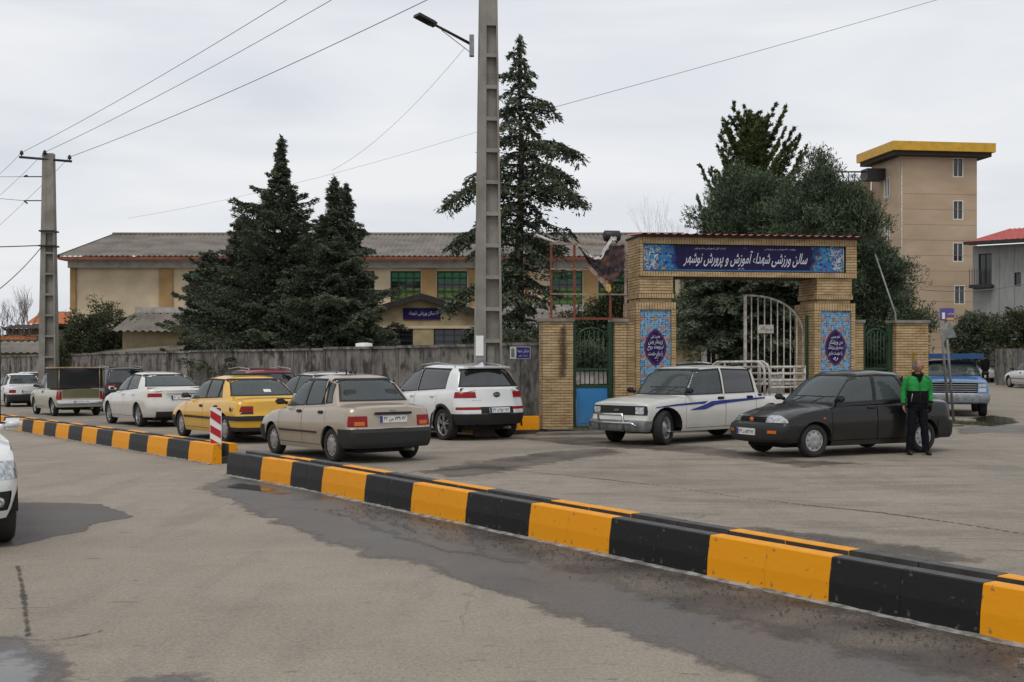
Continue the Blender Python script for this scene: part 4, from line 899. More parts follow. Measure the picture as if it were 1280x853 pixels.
# rusty frame above the wicket with the torn banner, floodlight
fm = empty('rusty_frame', GO, GA, label='rusty steel billboard frame above the blue wicket door', cat='frame')
fx = [-2.10, -1.56, -.72, -.36]; fz = [2.515, 3.07, 3.64, 4.22]
for i, x in enumerate(fx): bm = bmesh.new(); box6(bm, x - .025, x + .025, .13, .18, fz[0] + .026, fz[3] - .026); obj('upright', bm, M['pale_steel'] if i == 3 else M['rust'], fm)
for i, z in enumerate(fz): 
    bm = bmesh.new(); y = .13 if i in (0, 3) else .10; box6(bm, fx[0] - .03, fx[3] + .03, y, y + (.05 if i in (0, 3) else .028), z - .025 * (1 if i in (0, 3) else .6), z + .025 * (1 if i in (0, 3) else .6)); obj('cross_rail', bm, M['rust'] if i in (0,) else M['pale_steel'], fm)
def cloth(name, pts_top, pts_bot, m, n, parent, y, amp, **k):
    V = []; 
    A = [Vector((p[0], y, p[1])) for p in pts_top]; B = [Vector((p[0], y, p[1])) for p in pts_bot]
    def samp(L_, t): t *= len(L_) - 1; i = min(int(t), len(L_) - 2); return L_[i].lerp(L_[i + 1], t - i)
    nx_, nz_ = n
    for j in range(nz_ + 1):
        for i in range(nx_ + 1):
            p = samp(A, i / nx_).lerp(samp(B, i / nx_), j / nz_); V.append((p.x + .015 * math.sin(j * 2.1 + i), p.y + amp * math.sin(i * 1.9 + j * .8) + amp * .6 * math.sin(j * 1.7), p.z + .01 * math.sin(i * 2.7)))
    F = [(j * (nx_ + 1) + i, j * (nx_ + 1) + i + 1, (j + 1) * (nx_ + 1) + i + 1, (j + 1) * (nx_ + 1) + i) for j in range(nz_) for i in range(nx_)]
    return np_mesh(name, V, F, m, parent, smooth=True, **k)
bn = empty('torn_banner', GO, GA, label='torn dark banner with white edge hanging in the rusty frame', cat='banner')
cloth('banner_cloth', [(-1.50, 4.20), (-1.15, 3.94), (-.92, 3.97), (-.72, 4.18), (-.40, 4.2)], [(-1.46, 4.12), (-1.15, 3.62), (-.90, 3.35), (-.74, 3.28), (-.42, 3.55)], M['banner'], (20, 12), bn, .07, .035)
cloth('banner_edge', [(-1.52, 4.24), (-1.3, 4.02), (-1.1, 3.93), (-.98, 3.95), (-.86, 4.2), (-.72, 4.40), (-.6, 4.38)], [(-1.49, 4.2), (-1.3, 3.95), (-1.1, 3.86), (-.95, 3.88), (-.82, 4.1), (-.72, 4.3), (-.58, 4.30)], M['banner_white'], (20, 2), bn, .05, .02)
cloth('banner_edge', [(-1.25, 3.75), (-1.0, 3.5), (-.80, 3.36)], [(-1.27, 3.68), (-1.0, 3.36), (-.76, 3.12)], M['pale_steel'], (8, 2), bn, .045, .012)
cloth('banner_tail', [(-.9, 3.33), (-.82, 3.30), (-.72, 3.3)], [(-.84, 3.16), (-.8, 3.1), (-.74, 3.14)], M['sign_yellow'], (4, 3), bn, .055, .012)
bm = bmesh.new(); tube(bm, [(-2.45, .15, 4.42), (-2.25, .14, 4.33), (-2.0, .14, 4.25)], [.02, .03, .02], 5); obj('banner_edge', bm, M['banner_white'], bn)
fl = empty('floodlight', GO, GA, label='black floodlight box on top of the rusty frame', cat='floodlight')
bm = bmesh.new(); lathe(bm, [(-.86, .0), (-.86, .10), (-.84, .125), (-.5, .125), (-.48, .10), (-.48, 0)], 12, 'x', c=(.0, .2, 4.42)); obj('housing', bm, M['black_metal'], fl)
bm = bmesh.new(); box6(bm, -.80, -.76, .16, .22, 4.24, 4.32); box6(bm, -.58, -.54, .16, .22, 4.24, 4.32); obj('bracket', bm, M['black_metal'], fl)
# thin slanted rod behind the right wicket
bm = bmesh.new(); a, b = at(1094, 318, 29.6), at(1119, 392, 29.2); tube(bm, [a, b, at(1121, 430, 29.2), at(1121, 500, 29.2)], [.018, .024, .024, .024], 6); tag(obj('slanted_pole', bm, M['grey_metal']), 'thin bent grey pole rising beside the right wicket gate', 'pole')

# ------------------------------------------------------------------ tower and grey building at right
TA = R(8); TO = at(1125, 443, 84); TO.z = 0
tw = empty('apartment_tower', TO, TA, label='tall tan brick stair tower with yellow overhanging roof', cat='building')
TW = 5.75
zt = Z(195.5, 84)
wz = [(Z(py + 12, 84), Z(py - 12, 84)) for py in (208, 261.5, 314.5, 368)]; wx = [(3.95, 4.72)] * 3 + [(4.05, 4.85)]
bm = bmesh.new(); wall_with_holes(bm, 0, TW, 0, .3, 0, zt, [(x[0], x[1], z[0], z[1]) for x, z in zip(wx, wz)]); obj('wall', bm, M['tower'], tw)
for x, z in zip(wx, wz): win(tw, x[0], x[1], .02, z[0], z[1], M['glass_dark'], 2, 1, M['white'])
hs = [(1.6, 2.5, Z(247, 86), Z(222, 86)), (1.6, 2.5, Z(302, 86), Z(275, 86)), (1.6, 2.5, Z(350, 86), Z(325, 86))]
def side_wall(root, x, y0, y1, z0, z1, holes, m, th=.3):
    bm = bmesh.new(); wall_with_holes(bm, y0, y1, 0, th, z0, z1, holes)
    for v in bm.verts: v.co = (x + v.co.y, v.co.x, v.co.z)
    bmesh.ops.reverse_faces(bm, faces=bm.faces); o = obj('wall', bm, m, root)
    for h in holes:
        bm = bmesh.new(); box6(bm, x + .12, x + .14, h[0], h[1], h[2], h[3]); w_ = obj('pane', bm, M['glass_dark'], root)
        bm = bmesh.new()
        for a, b_, c, d in ((h[0], h[1], h[2], h[2] + .06), (h[0], h[1], h[3] - .06, h[3]), (h[0], h[0] + .07, h[2], h[3]), (h[1] - .07, h[1], h[2], h[3]), ((h[0] + h[1]) / 2 - .03, (h[0] + h[1]) / 2 + .03, h[2], h[3])): box6(bm, x - .02, x + .1, a, b_, c, d)
        obj('window', bm, M['white'], root)
side_wall(tw, 0.001, .301, 4.6, 0, zt, hs, M['tower'])
bm = bmesh.new(); box6(bm, .3, TW, 4.3, 4.6, 0, zt); box6(bm, TW - .3, TW, .3, 4.3, 0, zt); obj('wall', bm, M['tower'], tw)
bm = bmesh.new(); box6(bm, -.9, TW + .95, -.85, 5.2, zt + .30, Z(177, 83.4)); obj('roof_slab', bm, M['tower_yellow'], tw)
bm = bmesh.new(); box6(bm, -.7, TW + .75, -.65, 5.0, zt - .0 + .002, zt + .298); obj('soffit', bm, M['roof_dark'], tw)
for k in range(1, 13):
    bm = bmesh.new(); z = k * 1.08; box6(bm, .06, TW - .02, -.012, -.002, z, z + .02); 
    obj('brick_course', bm, M['tower_joint'], tw)
bm = bmesh.new(); tube(bm, [(.10, -.08, 1), (.10, -.08, zt - .12)], .05, 6); obj('drainpipe', bm, M['white_metal'], tw)
wg = bmesh.new(); box6(wg, -2.6, .0, 4.7, 9, 0, Z(228, 89)); obj('rear_wing', wg, M['tower'], tw)
for k, py in enumerate((258, 300)): bm = bmesh.new(); box6(bm, -1.7, -.9, 4.62, 4.69, Z(py + 12, 89), Z(py - 10, 89)); obj('window', bm, M['glass_dark'], tw)
bm = bmesh.new(); box6(bm, -.9, -.1, 4.3, 4.6, Z(262, 88), Z(238, 88)); obj('chimney_duct', bm, M['school_brown'], tw)
tr = empty('roof_crane', TO, TA, label='black water tank and thin boom on the roof left of the tower', cat='roof equipment')
bm = bmesh.new(); box6(bm, -1.4, -.05, 2.2, 3.3, Z(227, 87), Z(213, 87)); obj('tank', bm, M['black_metal'], tr)
bm = bmesh.new(); tube(bm, [(-4.2, 2.5, Z(218, 87)), (-1.4, 2.5, Z(217, 87))], .06, 5)
for k in range(4): tube(bm, [(-3.2 + k * .5, 2.5, Z(218, 87)), (-3.0 + k * .35, 2.5, Z(234, 87))], .03, 4)
obj('boom', bm, M['black_metal'], tr)
gb = empty('grey_building', at(1216, 443, 76), 0, label='grey clad building with red roof at the right edge', cat='building'); gb.location.z = 0; gb.rotation_euler.z = R(-38)
zr_ = Z(308, 76)
bm = bmesh.new(); wall_with_holes(bm, 0, 14, 0, .3, 0, zr_, [(.35, 1.15, Z(357, 76), Z(318, 76)), (2.5, 2.9, Z(360, 76), Z(343, 76))]); obj('wall', bm, M['grey_clad'], gb)
win(gb, .35, 1.15, .1, Z(357, 76), Z(318, 76), M['glass_dark'], 2, 1, M['black_metal']); win(gb, 2.5, 2.9, .1, Z(360, 76), Z(343, 76), M['glass_dark'], 1, 1, M['black_metal'])
bm = bmesh.new(); box6(bm, .0, 1.3, -.8, -.01, Z(361, 76), Z(357, 76)); 
for k in range(9): box6(bm, .02 + k * .155, .05 + k * .155, -.8, -.77, Z(357, 76), Z(338, 76))
obj('balcony', bm, M['black_metal'], gb)
for k in range(14): bm = bmesh.new(); box6(bm, 1.6 + k * .9, 1.63 + k * .9, -.02, -.001, 0, zr_ - .1); obj('cladding_seam', bm, M['grey_metal'], gb)
for j_, (a_, b_) in enumerate(((-.15, 3.5), (2.2, 15))):
    bm = bmesh.new(); y_ = -1.0 - .2 * j_; zz = zr_ + .25; corrugated(bm, (a_, y_, zz - .05), (b_, y_, zz - .05 + .0), (b_ + .4, 4, zz + 1.1), (a_ + 1.2, 4, zz + 1.1), .35, .04); obj('roof', bm, M['roof_red'], gb)
bm = bmesh.new(); box6(bm, -.2, 14, -1.25, -1.15, zr_ - .0, zr_ + .2); obj('fascia', bm, M['roof_dark'], gb)
bm = bmesh.new(); box6(bm, -.15, 14, -1.15, -.01, zr_ + .06, zr_ + .1); obj('soffit', bm, M['roof_dark'], gb)
lw = bmesh.new(); a, b = at(1248, 443, 66), at(1330, 443, 58); prism(lw, [(a.x, 66), (b.x, 58), (b.x, 58.4), (a.x, 66.4)], 0, 2.0, 'z'); tag(obj('garden_wall', lw, M['wall']), 'low grey garden wall behind the far white saloon', 'wall')
# wall running back from the right pillar, and the yard inside the gate
yw = bmesh.new(); box6(yw, at(1157, 0, 36).x, at(1245, 0, 52).x, 68, 68.4, 0, 2.0); tag(obj('yard_wall', yw, M['tower']), 'tan boundary wall at the foot of the tower', 'wall')
iy = empty('yard_building', (0, 52, 0), label='pale low building seen through the open gateway', cat='building'); D0 = 52
bm = bmesh.new(); wall_with_holes(bm, X(846), X(1003), 0, .25, 0, 2.6, [(X(850), X(862), 1.2, 2.3)]); obj('wall', bm, M['school_white'], iy)
win(iy, X(850), X(862), .05, 1.2, 2.3, M['glass_dark'], 2, 1, M['white_metal'])
bm = bmesh.new(); box6(bm, X(862), X(880), -.05, -.01, 0, 2.45); obj('door', bm, M['cream_wall'], iy)
bm = bmesh.new(); box6(bm, X(842), X(1010), -.6, 5, 2.6, 2.75); obj('roof', bm, M['roof_dark'], iy)
# ---- crossing sign on two leaning poles
sg = empty('road_sign', G(1189, 527), 0, label='purple and yellow road sign with triangle seen from behind, on two leaning poles', cat='road sign')
S = sg.location.copy(); Sy = S.y
def rl_(px, py, dy=0): return at(px, py, Sy + dy) - S
for (a, b), dy in ((((1192, 530), (1181, 388)), 0), (((1186, 500), (1175, 386)), .25)):
    bm = bmesh.new(); pa = rl_(*a, dy); pa.z = 0.0; tube(bm, [pa, rl_(*b, dy)], .035, 8); obj('pole', bm, M['grey_metal'], sg)
def plate(px0, py0, px1, py1, m, nm, dy=-.05, lab=None):
    a, b = rl_(px0, py1, dy), rl_(px1, py0, dy); bm = bmesh.new(); box6(bm, a.x, b.x, dy - .01, dy, a.z, b.z); o = obj(nm, bm, m, sg)
    return o, (a + b) / 2
M['purple'] = mat('faded_violet_enamel', (.10, .07, .26), .5, .15, 5)
o, c = plate(1175, 385.5, 1192.5, 401, M['purple'], 'direction_plate'); plate(1183, 397.5, 1192, 400, M['sign_yellow'], 'yellow_band', -.062); plate(1177.5, 391, 1181, 399, M['white'], 'pictogram', -.062)
text('lettering', 'نوشهر', .16, .06, M['white'], o, frame(rl_(1187.5, 392).x, -.064, rl_(1187, 392.5).z, (1, 0, 0), (0, 0, 1)))
bm = bmesh.new(); q3 = [rl_(1176, 423), rl_(1195, 422), rl_(1186, 402)]; prism(bm, [(p.x, p.z) for p in q3], -.07, -.055, 'y'); obj('triangle_plate', bm, M['grey_metal'], sg)
# grass tuft and concrete at its foot
bm = bmesh.new(); lathe(bm, [(0, .28), (.06, .25), (.07, .05)], 10, 'z'); tag(obj('sign_footing', bm, M['cement'], loc=(S.x + .35, S.y - .05, 0)), 'pale concrete footing by the leaning sign poles', 'footing')
# ---- red and white hazard marker at the end of the far kerb
hz = empty('hazard_marker', G(270, 575), 0, label='narrow red and white striped marker at the end of the far kerb', cat='marker'); H0 = Vector((-4.80, 19.45, gz(-4.8, 19.45))); hz.location = H0
bm = bmesh.new(); tube(bm, [(0, .03, 0), (0, .03, .9)], .02, 8); obj('post', bm, M['grey_metal'], hz)
bm = bmesh.new(); box6(bm, -.092, .092, -.012, .008, .30, .905); obj('board', bm, M['white'], hz)
M['refl_red'] = mat('red_reflective', (.42, .012, .02), .45, .1, 8)
for k in range(3):
    bm = bmesh.new(); z0 = .30 + .24 * k + (-.02); pts = [(-.085, z0 + .0), (.085, z0 - .11), (.085, z0 + .005), (-.085, z0 + .115)]
    pts = [(x, min(max(z, .307), .898)) for x, z in pts]; 
    if k == 0: pts = [(-.085, .307), (.085, .307), (-.085, .40)]
    elif k == 1: pts = [(-.085, .50), (.085, .40), (.085, .52), (-.085, .62)]
    else: pts = [(-.085, .74), (.085, .62), (.085, .76), (-.085, .86)]
    prism(bm, pts, -.018, -.0125, 'y'); obj('red_stripe', bm, M['refl_red'], hz)
bm = bmesh.new(); prism(bm, [(.0, .898), (.085, .84), (.085, .898)], -.018, -.0125, 'y'); obj('red_stripe', bm, M['refl_red'], hz)
bm = bmesh.new(); tube(bm, [(-14.0 * 0 - .0, 0, 0), (0, 0, 2.3)], .05, 8); p_ = at(-1.5, 443, 30); tag(obj('dark_post', bm, M['black_metal'], loc=(p_.x, 30, 0)), 'dark post standing at the extreme left edge', 'post')
# ------------------------------------------------------------------ cars
def ip(x, pts): return float(np.interp(x, [p[0] for p in pts], [p[1] for p in pts]))
def sm(t): t = min(1, max(0, t)); return t * t * (3 - 2 * t)
def cuboid(us, vs, ws, f):
    bm = bmesh.new(); D = {}
    def V(i, j, k):
        if (i, j, k) not in D: D[(i, j, k)] = bm.verts.new(f(us[i], vs[j], ws[k]))
        return D[(i, j, k)]
    nu, nv, nw = len(us) - 1, len(vs) - 1, len(ws) - 1
    for i in range(nu):
        for k in range(nw):
            bm.faces.new((V(i, 0, k), V(i + 1, 0, k), V(i + 1, 0, k + 1), V(i, 0, k + 1))); bm.faces.new((V(i + 1, nv, k), V(i, nv, k), V(i, nv, k + 1), V(i + 1, nv, k + 1)))
    for i in range(nu):
        for j in range(nv):
            bm.faces.new((V(i, j, nw), V(i + 1, j, nw), V(i + 1, j + 1, nw), V(i, j + 1, nw))); bm.faces.new((V(i, j + 1, 0), V(i + 1, j + 1, 0), V(i + 1, j, 0), V(i, j, 0)))
    for j in range(nv):
        for k in range(nw):
            bm.faces.new((V(nu, j, k), V(nu, j + 1, k), V(nu, j + 1, k + 1), V(nu, j, k + 1))); bm.faces.new((V(0, j + 1, k), V(0, j, k), V(0, j, k + 1), V(0, j + 1, k + 1)))
    bmesh.ops.recalc_face_normals(bm, faces=bm.faces); bm.normal_update(); return bm
def region(bm, planes, filt):
    """cut the faces passing filt by the planes; give those inside all of them (plane: point, outward normal)"""
    fs = [f for f in bm.faces if filt(f)]
    fs = [f for f in fs if not any(all((v.co - co).dot(no) > -1e-5 for v in f.verts) for co, no in planes)]
    for co, no in planes:
        if not fs: return []
        geom = list({e for f in fs for e in f.edges}) + list({v for f in fs for v in f.verts}) + fs
        r = bmesh.ops.bisect_plane(bm, geom=geom, plane_co=co, plane_no=no, dist=1e-5)
        fs = [g for g in r['geom'] if isinstance(g, bmesh.types.BMFace) and g.is_valid]
        fs = [f for f in fs if not all((v.co - co).dot(no) > -1e-5 for v in f.verts)]
    out = []
    for f in fs:
        c = f.calc_center_median()
        if all((c - co).dot(no) < 1e-5 for co, no in planes): out.append(f)
    return out
def poly_planes(pts, ax='xz', grow=0.0):
    """outward planes of a convex polygon drawn in two axes"""
    n = len(pts); A = sum(pts[i][0] * pts[(i + 1) % n][1] - pts[(i + 1) % n][0] * pts[i][1] for i in range(n)); s = 1 if A > 0 else -1; out = []
    for i in range(n):
        a, b = pts[i], pts[(i + 1) % n]; dx, dz = b[0] - a[0], b[1] - a[1]; l = math.hypot(dx, dz) or 1; nx, nz = dz / l * s, -dx / l * s
        p = (a[0] + nx * grow, a[1] + nz * grow)
        if ax == 'xz': out.append((Vector((p[0], 0, p[1])), Vector((nx, 0, nz))))
        else: out.append((Vector((0, p[0], p[1])), Vector((0, nx, nz))))
    return out
def box_planes(x0=None, x1=None, y0=None, y1=None, z0=None, z1=None):
    o = []
    for i, (a, b) in enumerate(((x0, x1), (y0, y1), (z0, z1))):
        e = Vector((0, 0, 0)); e[i] = 1
        if a is not None: o.append((e * a, -e))
        if b is not None: o.append((e * b, e.copy()))
    return o
def take(bm, faces, off=0, thick=0, remove=True):
    """lift faces off a shell as a piece with its own edge; returns a bmesh"""
    nb = bmesh.new(); mp = {}; faces = [f for f in faces if f.is_valid]
    if not faces: return None
    for f in faces:
        for v in f.verts:
            if v not in mp: mp[v] = nb.verts.new(v.co + v.normal * off)
        nb.faces.new([mp[v] for v in f.verts])
    nrm = {mp[v]: v.normal.copy() for v in mp}
    if thick:
        be = [e for e in nb.edges if len(e.link_faces) == 1]; inner = {}
        for e in be:
            for v in e.verts:
                if v not in inner: inner[v] = nb.verts.new(v.co - nrm[v] * thick)
        for e in be:
            a, b = e.verts; l = e.link_loops[0]
            if l.vert is a: nb.faces.new((b, a, inner[a], inner[b]))
            else: nb.faces.new((a, b, inner[b], inner[a]))
    if remove: bmesh.ops.delete(bm, geom=faces, context='FACES')
    return nb
side = lambda s: (lambda f: f.normal.y * s > .35)
WHEELS = {}
def wheel_meshes(r, w, kind):
    key = (r, w, kind)
    if key in WHEELS: return WHEELS[key]
    bm = bmesh.new(); rr = r * .665 if kind != 'alloy' else r * .72      # outer face towards +y
    lathe(bm, [(-w / 2 + .01, rr), (-w / 2, rr + .02), (-w / 2, r - .03), (-w / 2 + .02, r - .008), (-w / 4, r), (w / 4, r), (w / 2 - .02, r - .008), (w / 2, r - .03), (w / 2 - .004, rr + .02), (w / 2 - .012, rr)], 40, cap=False)
    ty = bpy.data.meshes.new('tyre'); bm.to_mesh(ty); bm.free(); ty.materials.append(M['tyre'])
    bm = bmesh.new(); y = w / 2 - .02
    if kind == 'hubcap':
        lathe(bm, [(y - .03, rr * .99), (y - .002, rr * .99), (y, rr * .93), (y - .006, rr * .86), (y + .006, rr * .6), (y + .012, rr * .3), (y + .006, .0001)], 40, mi=0, cap=False)
        for k in range(9):
            a = 2 * math.pi * k / 9; c = Vector((math.cos(a) * rr * .72, y + .001, math.sin(a) * rr * .72)); box(bm, c, (rr * .20, .008, rr * .075), Matrix.Rotation(-a, 3, 'Y'), 1)
    elif kind == 'steel':
        lathe(bm, [(y - .03, rr * .99), (y - .002, rr * .99), (y - .004, rr * .90), (y - .04, rr * .84), (y - .045, rr * .55), (y - .02, rr * .45), (y - .01, rr * .25), (y - .004, rr * .22), (y - .004, .0001)], 40, cap=False)
        for k in range(10):
            a = 2 * math.pi * k / 10; c = Vector((math.cos(a) * rr * .70, y - .040, math.sin(a) * rr * .70)); box(bm, c, (rr * .13, .012, rr * .20), Matrix.Rotation(-a, 3, 'Y'), 1)
    else:
        lathe(bm, [(y - .05, rr * .99), (y, rr * .99), (y - .003, rr * .93), (y - .05, rr * .90)], 40, cap=False)
        lathe(bm, [(y - .075, rr * .95), (y - .08, .0001)], 30, mi=1, cap=False)
        lathe(bm, [(y - .06, rr * .20), (y - .014, rr * .19), (y - .010, .0001)], 16)
        n = 5
        for k in range(n):
            for d in (-.17, .17):
                a = 2 * math.pi * k / n + d; b = 2 * math.pi * k / n + d * .5
                p, q = Vector((math.cos(b) * rr * .15, y - .03, math.sin(b) * rr * .15)), Vector((math.cos(a) * rr * .93, y - .02, math.sin(a) * rr * .93))
                box(bm, (p + q) / 2, ((q - p).length, .035, rr * .10), Matrix.Rotation(-math.atan2(q.z - p.z, q.x - p.x), 3, 'Y'))
    bmesh.ops.recalc_face_normals(bm, faces=bm.faces)
    ri = bpy.data.meshes.new('rim'); bm.to_mesh(ri); bm.free(); ri.materials.append(M['rim']); ri.materials.append(M['rim_dark'])
    hb = bpy.data.meshes.new('hub'); bm = bmesh.new(); lathe(bm, [(-w / 2 + .02, .06), (-w / 2 + .02, rr), (w / 2 - .09, rr), (w / 2 - .09, .0001)], 24); bm.to_mesh(hb); bm.free(); hb.materials.append(M['rim_dark'])
    WHEELS[key] = (ty, ri, hb); return WHEELS[key]
def plate_obj(root, Mx, s='۲۲ س ۷۴۹ ۷۲', w=.50, h=.11):
    """number plate with its blue band; Mx places its centre (x right, y up)"""
    p = link('number_plate', None, root)
    bm = bmesh.new(); box(bm, (0, 0, 0), (w, h, .012)); me = bpy.data.meshes.new('number_plate'); bm.to_mesh(me); bm.free(); me.materials.append(M['plate'])
    bpy.data.objects.remove(p); p = link('number_plate', me, root); p.matrix_local = Mx
    bm = bmesh.new(); box(bm, (-w / 2 + .028, 0, .0085), (.05, h - .008, .003)); obj('blue_band', bm, M['sign_blue'], p)
    text('lettering', s, w * .80, h * .66, M['plate_text'], p, Matrix.Translation((.025, 0, .0095)), bold=.018, fa=False)
    return p
CARN = [0]
def car(name, label, cat, origin, heading, S, steer=0, group=None):
    """S: dict of dimensions, all in metres; x forward from mid wheelbase, z up"""
    g = S.get
    origin = Vector(origin); origin.z = gz(origin.x, origin.y); root = empty(name, origin, heading, label=label, cat=cat, group=group)
    ex = Vector((gz(origin.x + 1, origin.y) - gz(origin.x - 1, origin.y), gz(origin.x, origin.y + 1) - gz(origin.x, origin.y - 1))) / 2
    nrm_ = Vector((-ex.x, -ex.y, 1)).normalized(); hx_ = Vector((math.cos(heading), math.sin(heading), 0)); hx_ = (hx_ - nrm_ * hx_.dot(nrm_)).normalized(); hy_ = nrm_.cross(hx_)
    root.rotation_euler = Matrix((hx_, hy_, nrm_)).transposed().to_euler()
    wb, r, W_ = S['wb'], S['r'], S['W']; xf, xr_ = S['front'], S['rear']; ax = (wb / 2, -wb / 2)
    pm = S['paint']; top = S['top']; zs = g('sill', .20)
    crF, crR = g('cornerF', .16), g('cornerR', .14)
    nf, nr_ = S['nose'], S['tail']                          # (z, inset) fascia profiles
    def hw(x, w, zt):                                       # half width at height fraction w
        t = w; tum = ip(t, g('tumble', [(0, .93), (.12, .965), (.45, 1.0), (.62, .995), (.88, .965), (1, .93)]))
        base = W_ / 2 * tum
        taper = 1 - g('taperF', .05) * sm((x - wb * .35) / (xf - wb * .35)) - g('taperR', .05) * sm((-x - wb * .40) / (-xr_ - wb * .40))
        return base * taper
    def zb(x):
        return zs + g('rise', .07) * sm((abs(x) - wb / 2 + .1) / .6)
    def fl(u, v, w):
        x = u; zt = ip(x, top) ; b = zb(x); z = b + (zt - b) * w
        h = hw(x, w, zt); k = 1.0
        dF, dR = xf - x, x - xr_
        if dF < crF: k = 1 - (crF / h) * g('rndF', .8) * (1 - math.sqrt(max(0, 1 - (1 - dF / crF) ** 2)))
        if dR < crR: k = 1 - (crR / h) * g('rndR', .8) * (1 - math.sqrt(max(0, 1 - (1 - dR / crR) ** 2)))
        y = v * h * k
        z -= (g('shoulder', .035) * abs(v) ** 5 + g('crown', .015) * v * v) * (sm((w - .85) / .15))
        sF, sR = sm((x - (xf - .75)) / .75), sm(((xr_ + .75) - x) / .75)
        x -= (ip(z, nf) + g('bowF', .09) * abs(v) ** 2.5) * sF; x += (ip(z, nr_) + g('bowR', .06) * abs(v) ** 2.5) * sR
        return (x, y, z)
    L_ = xf - xr_; us = sorted(set([xr_ + L_ * i / 46 for i in range(47)] + [xf - .02, xf - .05, xf - .11, xr_ + .02, xr_ + .05, xr_ + .1] + [p[0] for p in top if xr_ < p[0] < xf]))
    us = [u for i, u in enumerate(us) if i == 0 or u - us[i - 1] > .008]; us[-1] = xf
    vs = [-1, -.97, -.90, -.75, -.5, -.25, 0, .25, .5, .75, .90, .97, 1]; ws = [0, .06, .14, .25, .37, .5, .62, .74, .84, .92, .97, 1]
    lo = cuboid(us, vs, ws, fl)
    # ---- greenhouse
    cx, rbx, wsx, rtx = S['cowl'], S['rbase'], S['wtop'], S['rtop']; H = S['H']; zc, zr = ip(cx, top), ip(rbx, top)
    wbelt, wtop_ = W_ / 2 * g('beltw', .92), W_ / 2 * g('roofw', .72); zroof = g('roofline', [(rtx, H - .04), ((rtx + wsx) / 2, H), (wsx, H - .035)])
    def fg(u, v, w):
        wl = max(0, min(1, w)); x0, x1 = rbx + (rtx - rbx) * wl, cx + (wsx - cx) * wl
        x = x0 + (x1 - x0) * u; zbelt = ip(x, top) - .05; zt = ip(rtx + (wsx - rtx) * u, zroof)
        z = zbelt + (zt - zbelt) * w
        half = wbelt + (wtop_ - wbelt) * (w ** 1.25); half *= 1 - .05 * abs(2 * u - 1) ** 3
        hk = g('gcorner', .10); dd = min(u, 1 - u) * (x1 - x0)
        if dd < hk: half *= 1 - (hk / half) * .75 * (1 - math.sqrt(max(0, 1 - (1 - dd / hk) ** 2)))
        y = v * half
        z -= (.045 * abs(v) ** 6 + .02 * v * v) * sm((w - .7) / .3)
        bow = g('gbowF', .10) * v * v * (1 - .4 * w)
        if u > .5: x -= bow * sm((u - .5) * 2)
        else: x += g('gbowR', .07) * v * v * sm((.5 - u) * 2)
        z -= .03 * sm((w - .8) / .2) * (sm((u - .93) / .07) + sm((.07 - u) / .07))
        return (x, y, z)
    gu = [i / 26 for i in range(27)]; gu = sorted(gu + [.01, .02, .98, .99]); gw = [0, .1, .2, .3, .42, .54, .66, .78, .87, .94, .98, 1]
    up = cuboid(gu, vs, gw, fg)
    bmesh.ops.delete(up, geom=[f for f in up.faces if f.normal.z < -.7], context='FACES')
    # open the lower shell under the cabin
    fs = region(lo, box_planes(rbx + .10, cx - .12, -wbelt + .07, wbelt - .07), lambda f: f.normal.z > .6 and f.calc_center_median().z > .5); bmesh.ops.delete(lo, geom=fs, context='FACES')
    if g('bed'):
        b0, b1 = S['bed']; fs = region(lo, box_planes(b0, b1, -W_ / 2 + .10, W_ / 2 - .10), lambda f: f.normal.z > .6 and f.calc_center_median().z > .5); bmesh.ops.delete(lo, geom=fs, context='FACES')
        bm = bmesh.new(); vs8 = box6(bm, b0 - .005, b1 + .005, -W_ / 2 + .095, W_ / 2 - .095, .5, .89); bm.faces.ensure_lookup_table(); bmesh.ops.delete(bm, geom=[bm.faces[1]], context='FACES'); bmesh.ops.reverse_faces(bm, faces=bm.faces); obj('bed_liner', bm, pm, root)
    # wheel arches
    ra = r + g('archgap', .055); sg_ = 22
    for a in ax:
        za = r - .01
        P = [(a + ra * math.cos(2 * math.pi * k / sg_), za + ra * math.sin(2 * math.pi * k / sg_)) for k in range(sg_)]
        for s in (-1, 1):
            fs = region(lo, poly_planes(P), side(s))
            bmesh.ops.delete(lo, geom=fs, context='FACES')
            # the strip of sill below the arch, if any
            fs = region(lo, box_planes(a - ra * .93, a + ra * .93, z1=za), lambda f, s=s: f.normal.y * s > .2); bmesh.ops.delete(lo, geom=fs, context='FACES')
            hwid = W_ / 2 * .955
            bm = bmesh.new(); prof = [(a + (ra + .0) * math.cos(t), za + (ra + .0) * math.sin(t)) for t in [math.pi * (k / 14) for k in range(15)]]
            A = [bm.verts.new((p, s * hwid, q)) for p, q in prof]; B = [bm.verts.new((p, s * (hwid - .26), q)) for p, q in prof]
            for k in range(14): bm.faces.new((A[k], A[k + 1], B[k + 1], B[k]))
            bm.faces.new(B); obj('wheel_well', bm, M['under'], root)
            if g('flare'):
                bm = bmesh.new(); w1 = hw(a, .4, 0) + .012
                pr = [(ra + .001, 0), (ra + .001, .02), (ra + .05, .016), (ra + .055, -.01)]; rings = []
                for k in range(19):
                    t = math.pi * (k / 18) * 1.1 - .157; rings.append([bm.verts.new((a + q * math.cos(t), s * (w1 + o - .02 * abs(math.cos(t)) - .015 * (t > 0) * math.sin(t)), za + q * math.sin(t))) for q, o in pr])
                for p_, q_ in zip(rings, rings[1:]):
                    for k in range(3): bm.faces.new((p_[k], p_[k + 1], q_[k + 1], q_[k]))
                obj('arch_trim', bm, M[g('flare')], root, smooth=.8)
    parts = []
    def emit(nm, bm_, m, parent=root, smooth=.6, **k):
        if bm_ is None: return None
        return obj(nm, bm_, m, parent, smooth=smooth, **k)
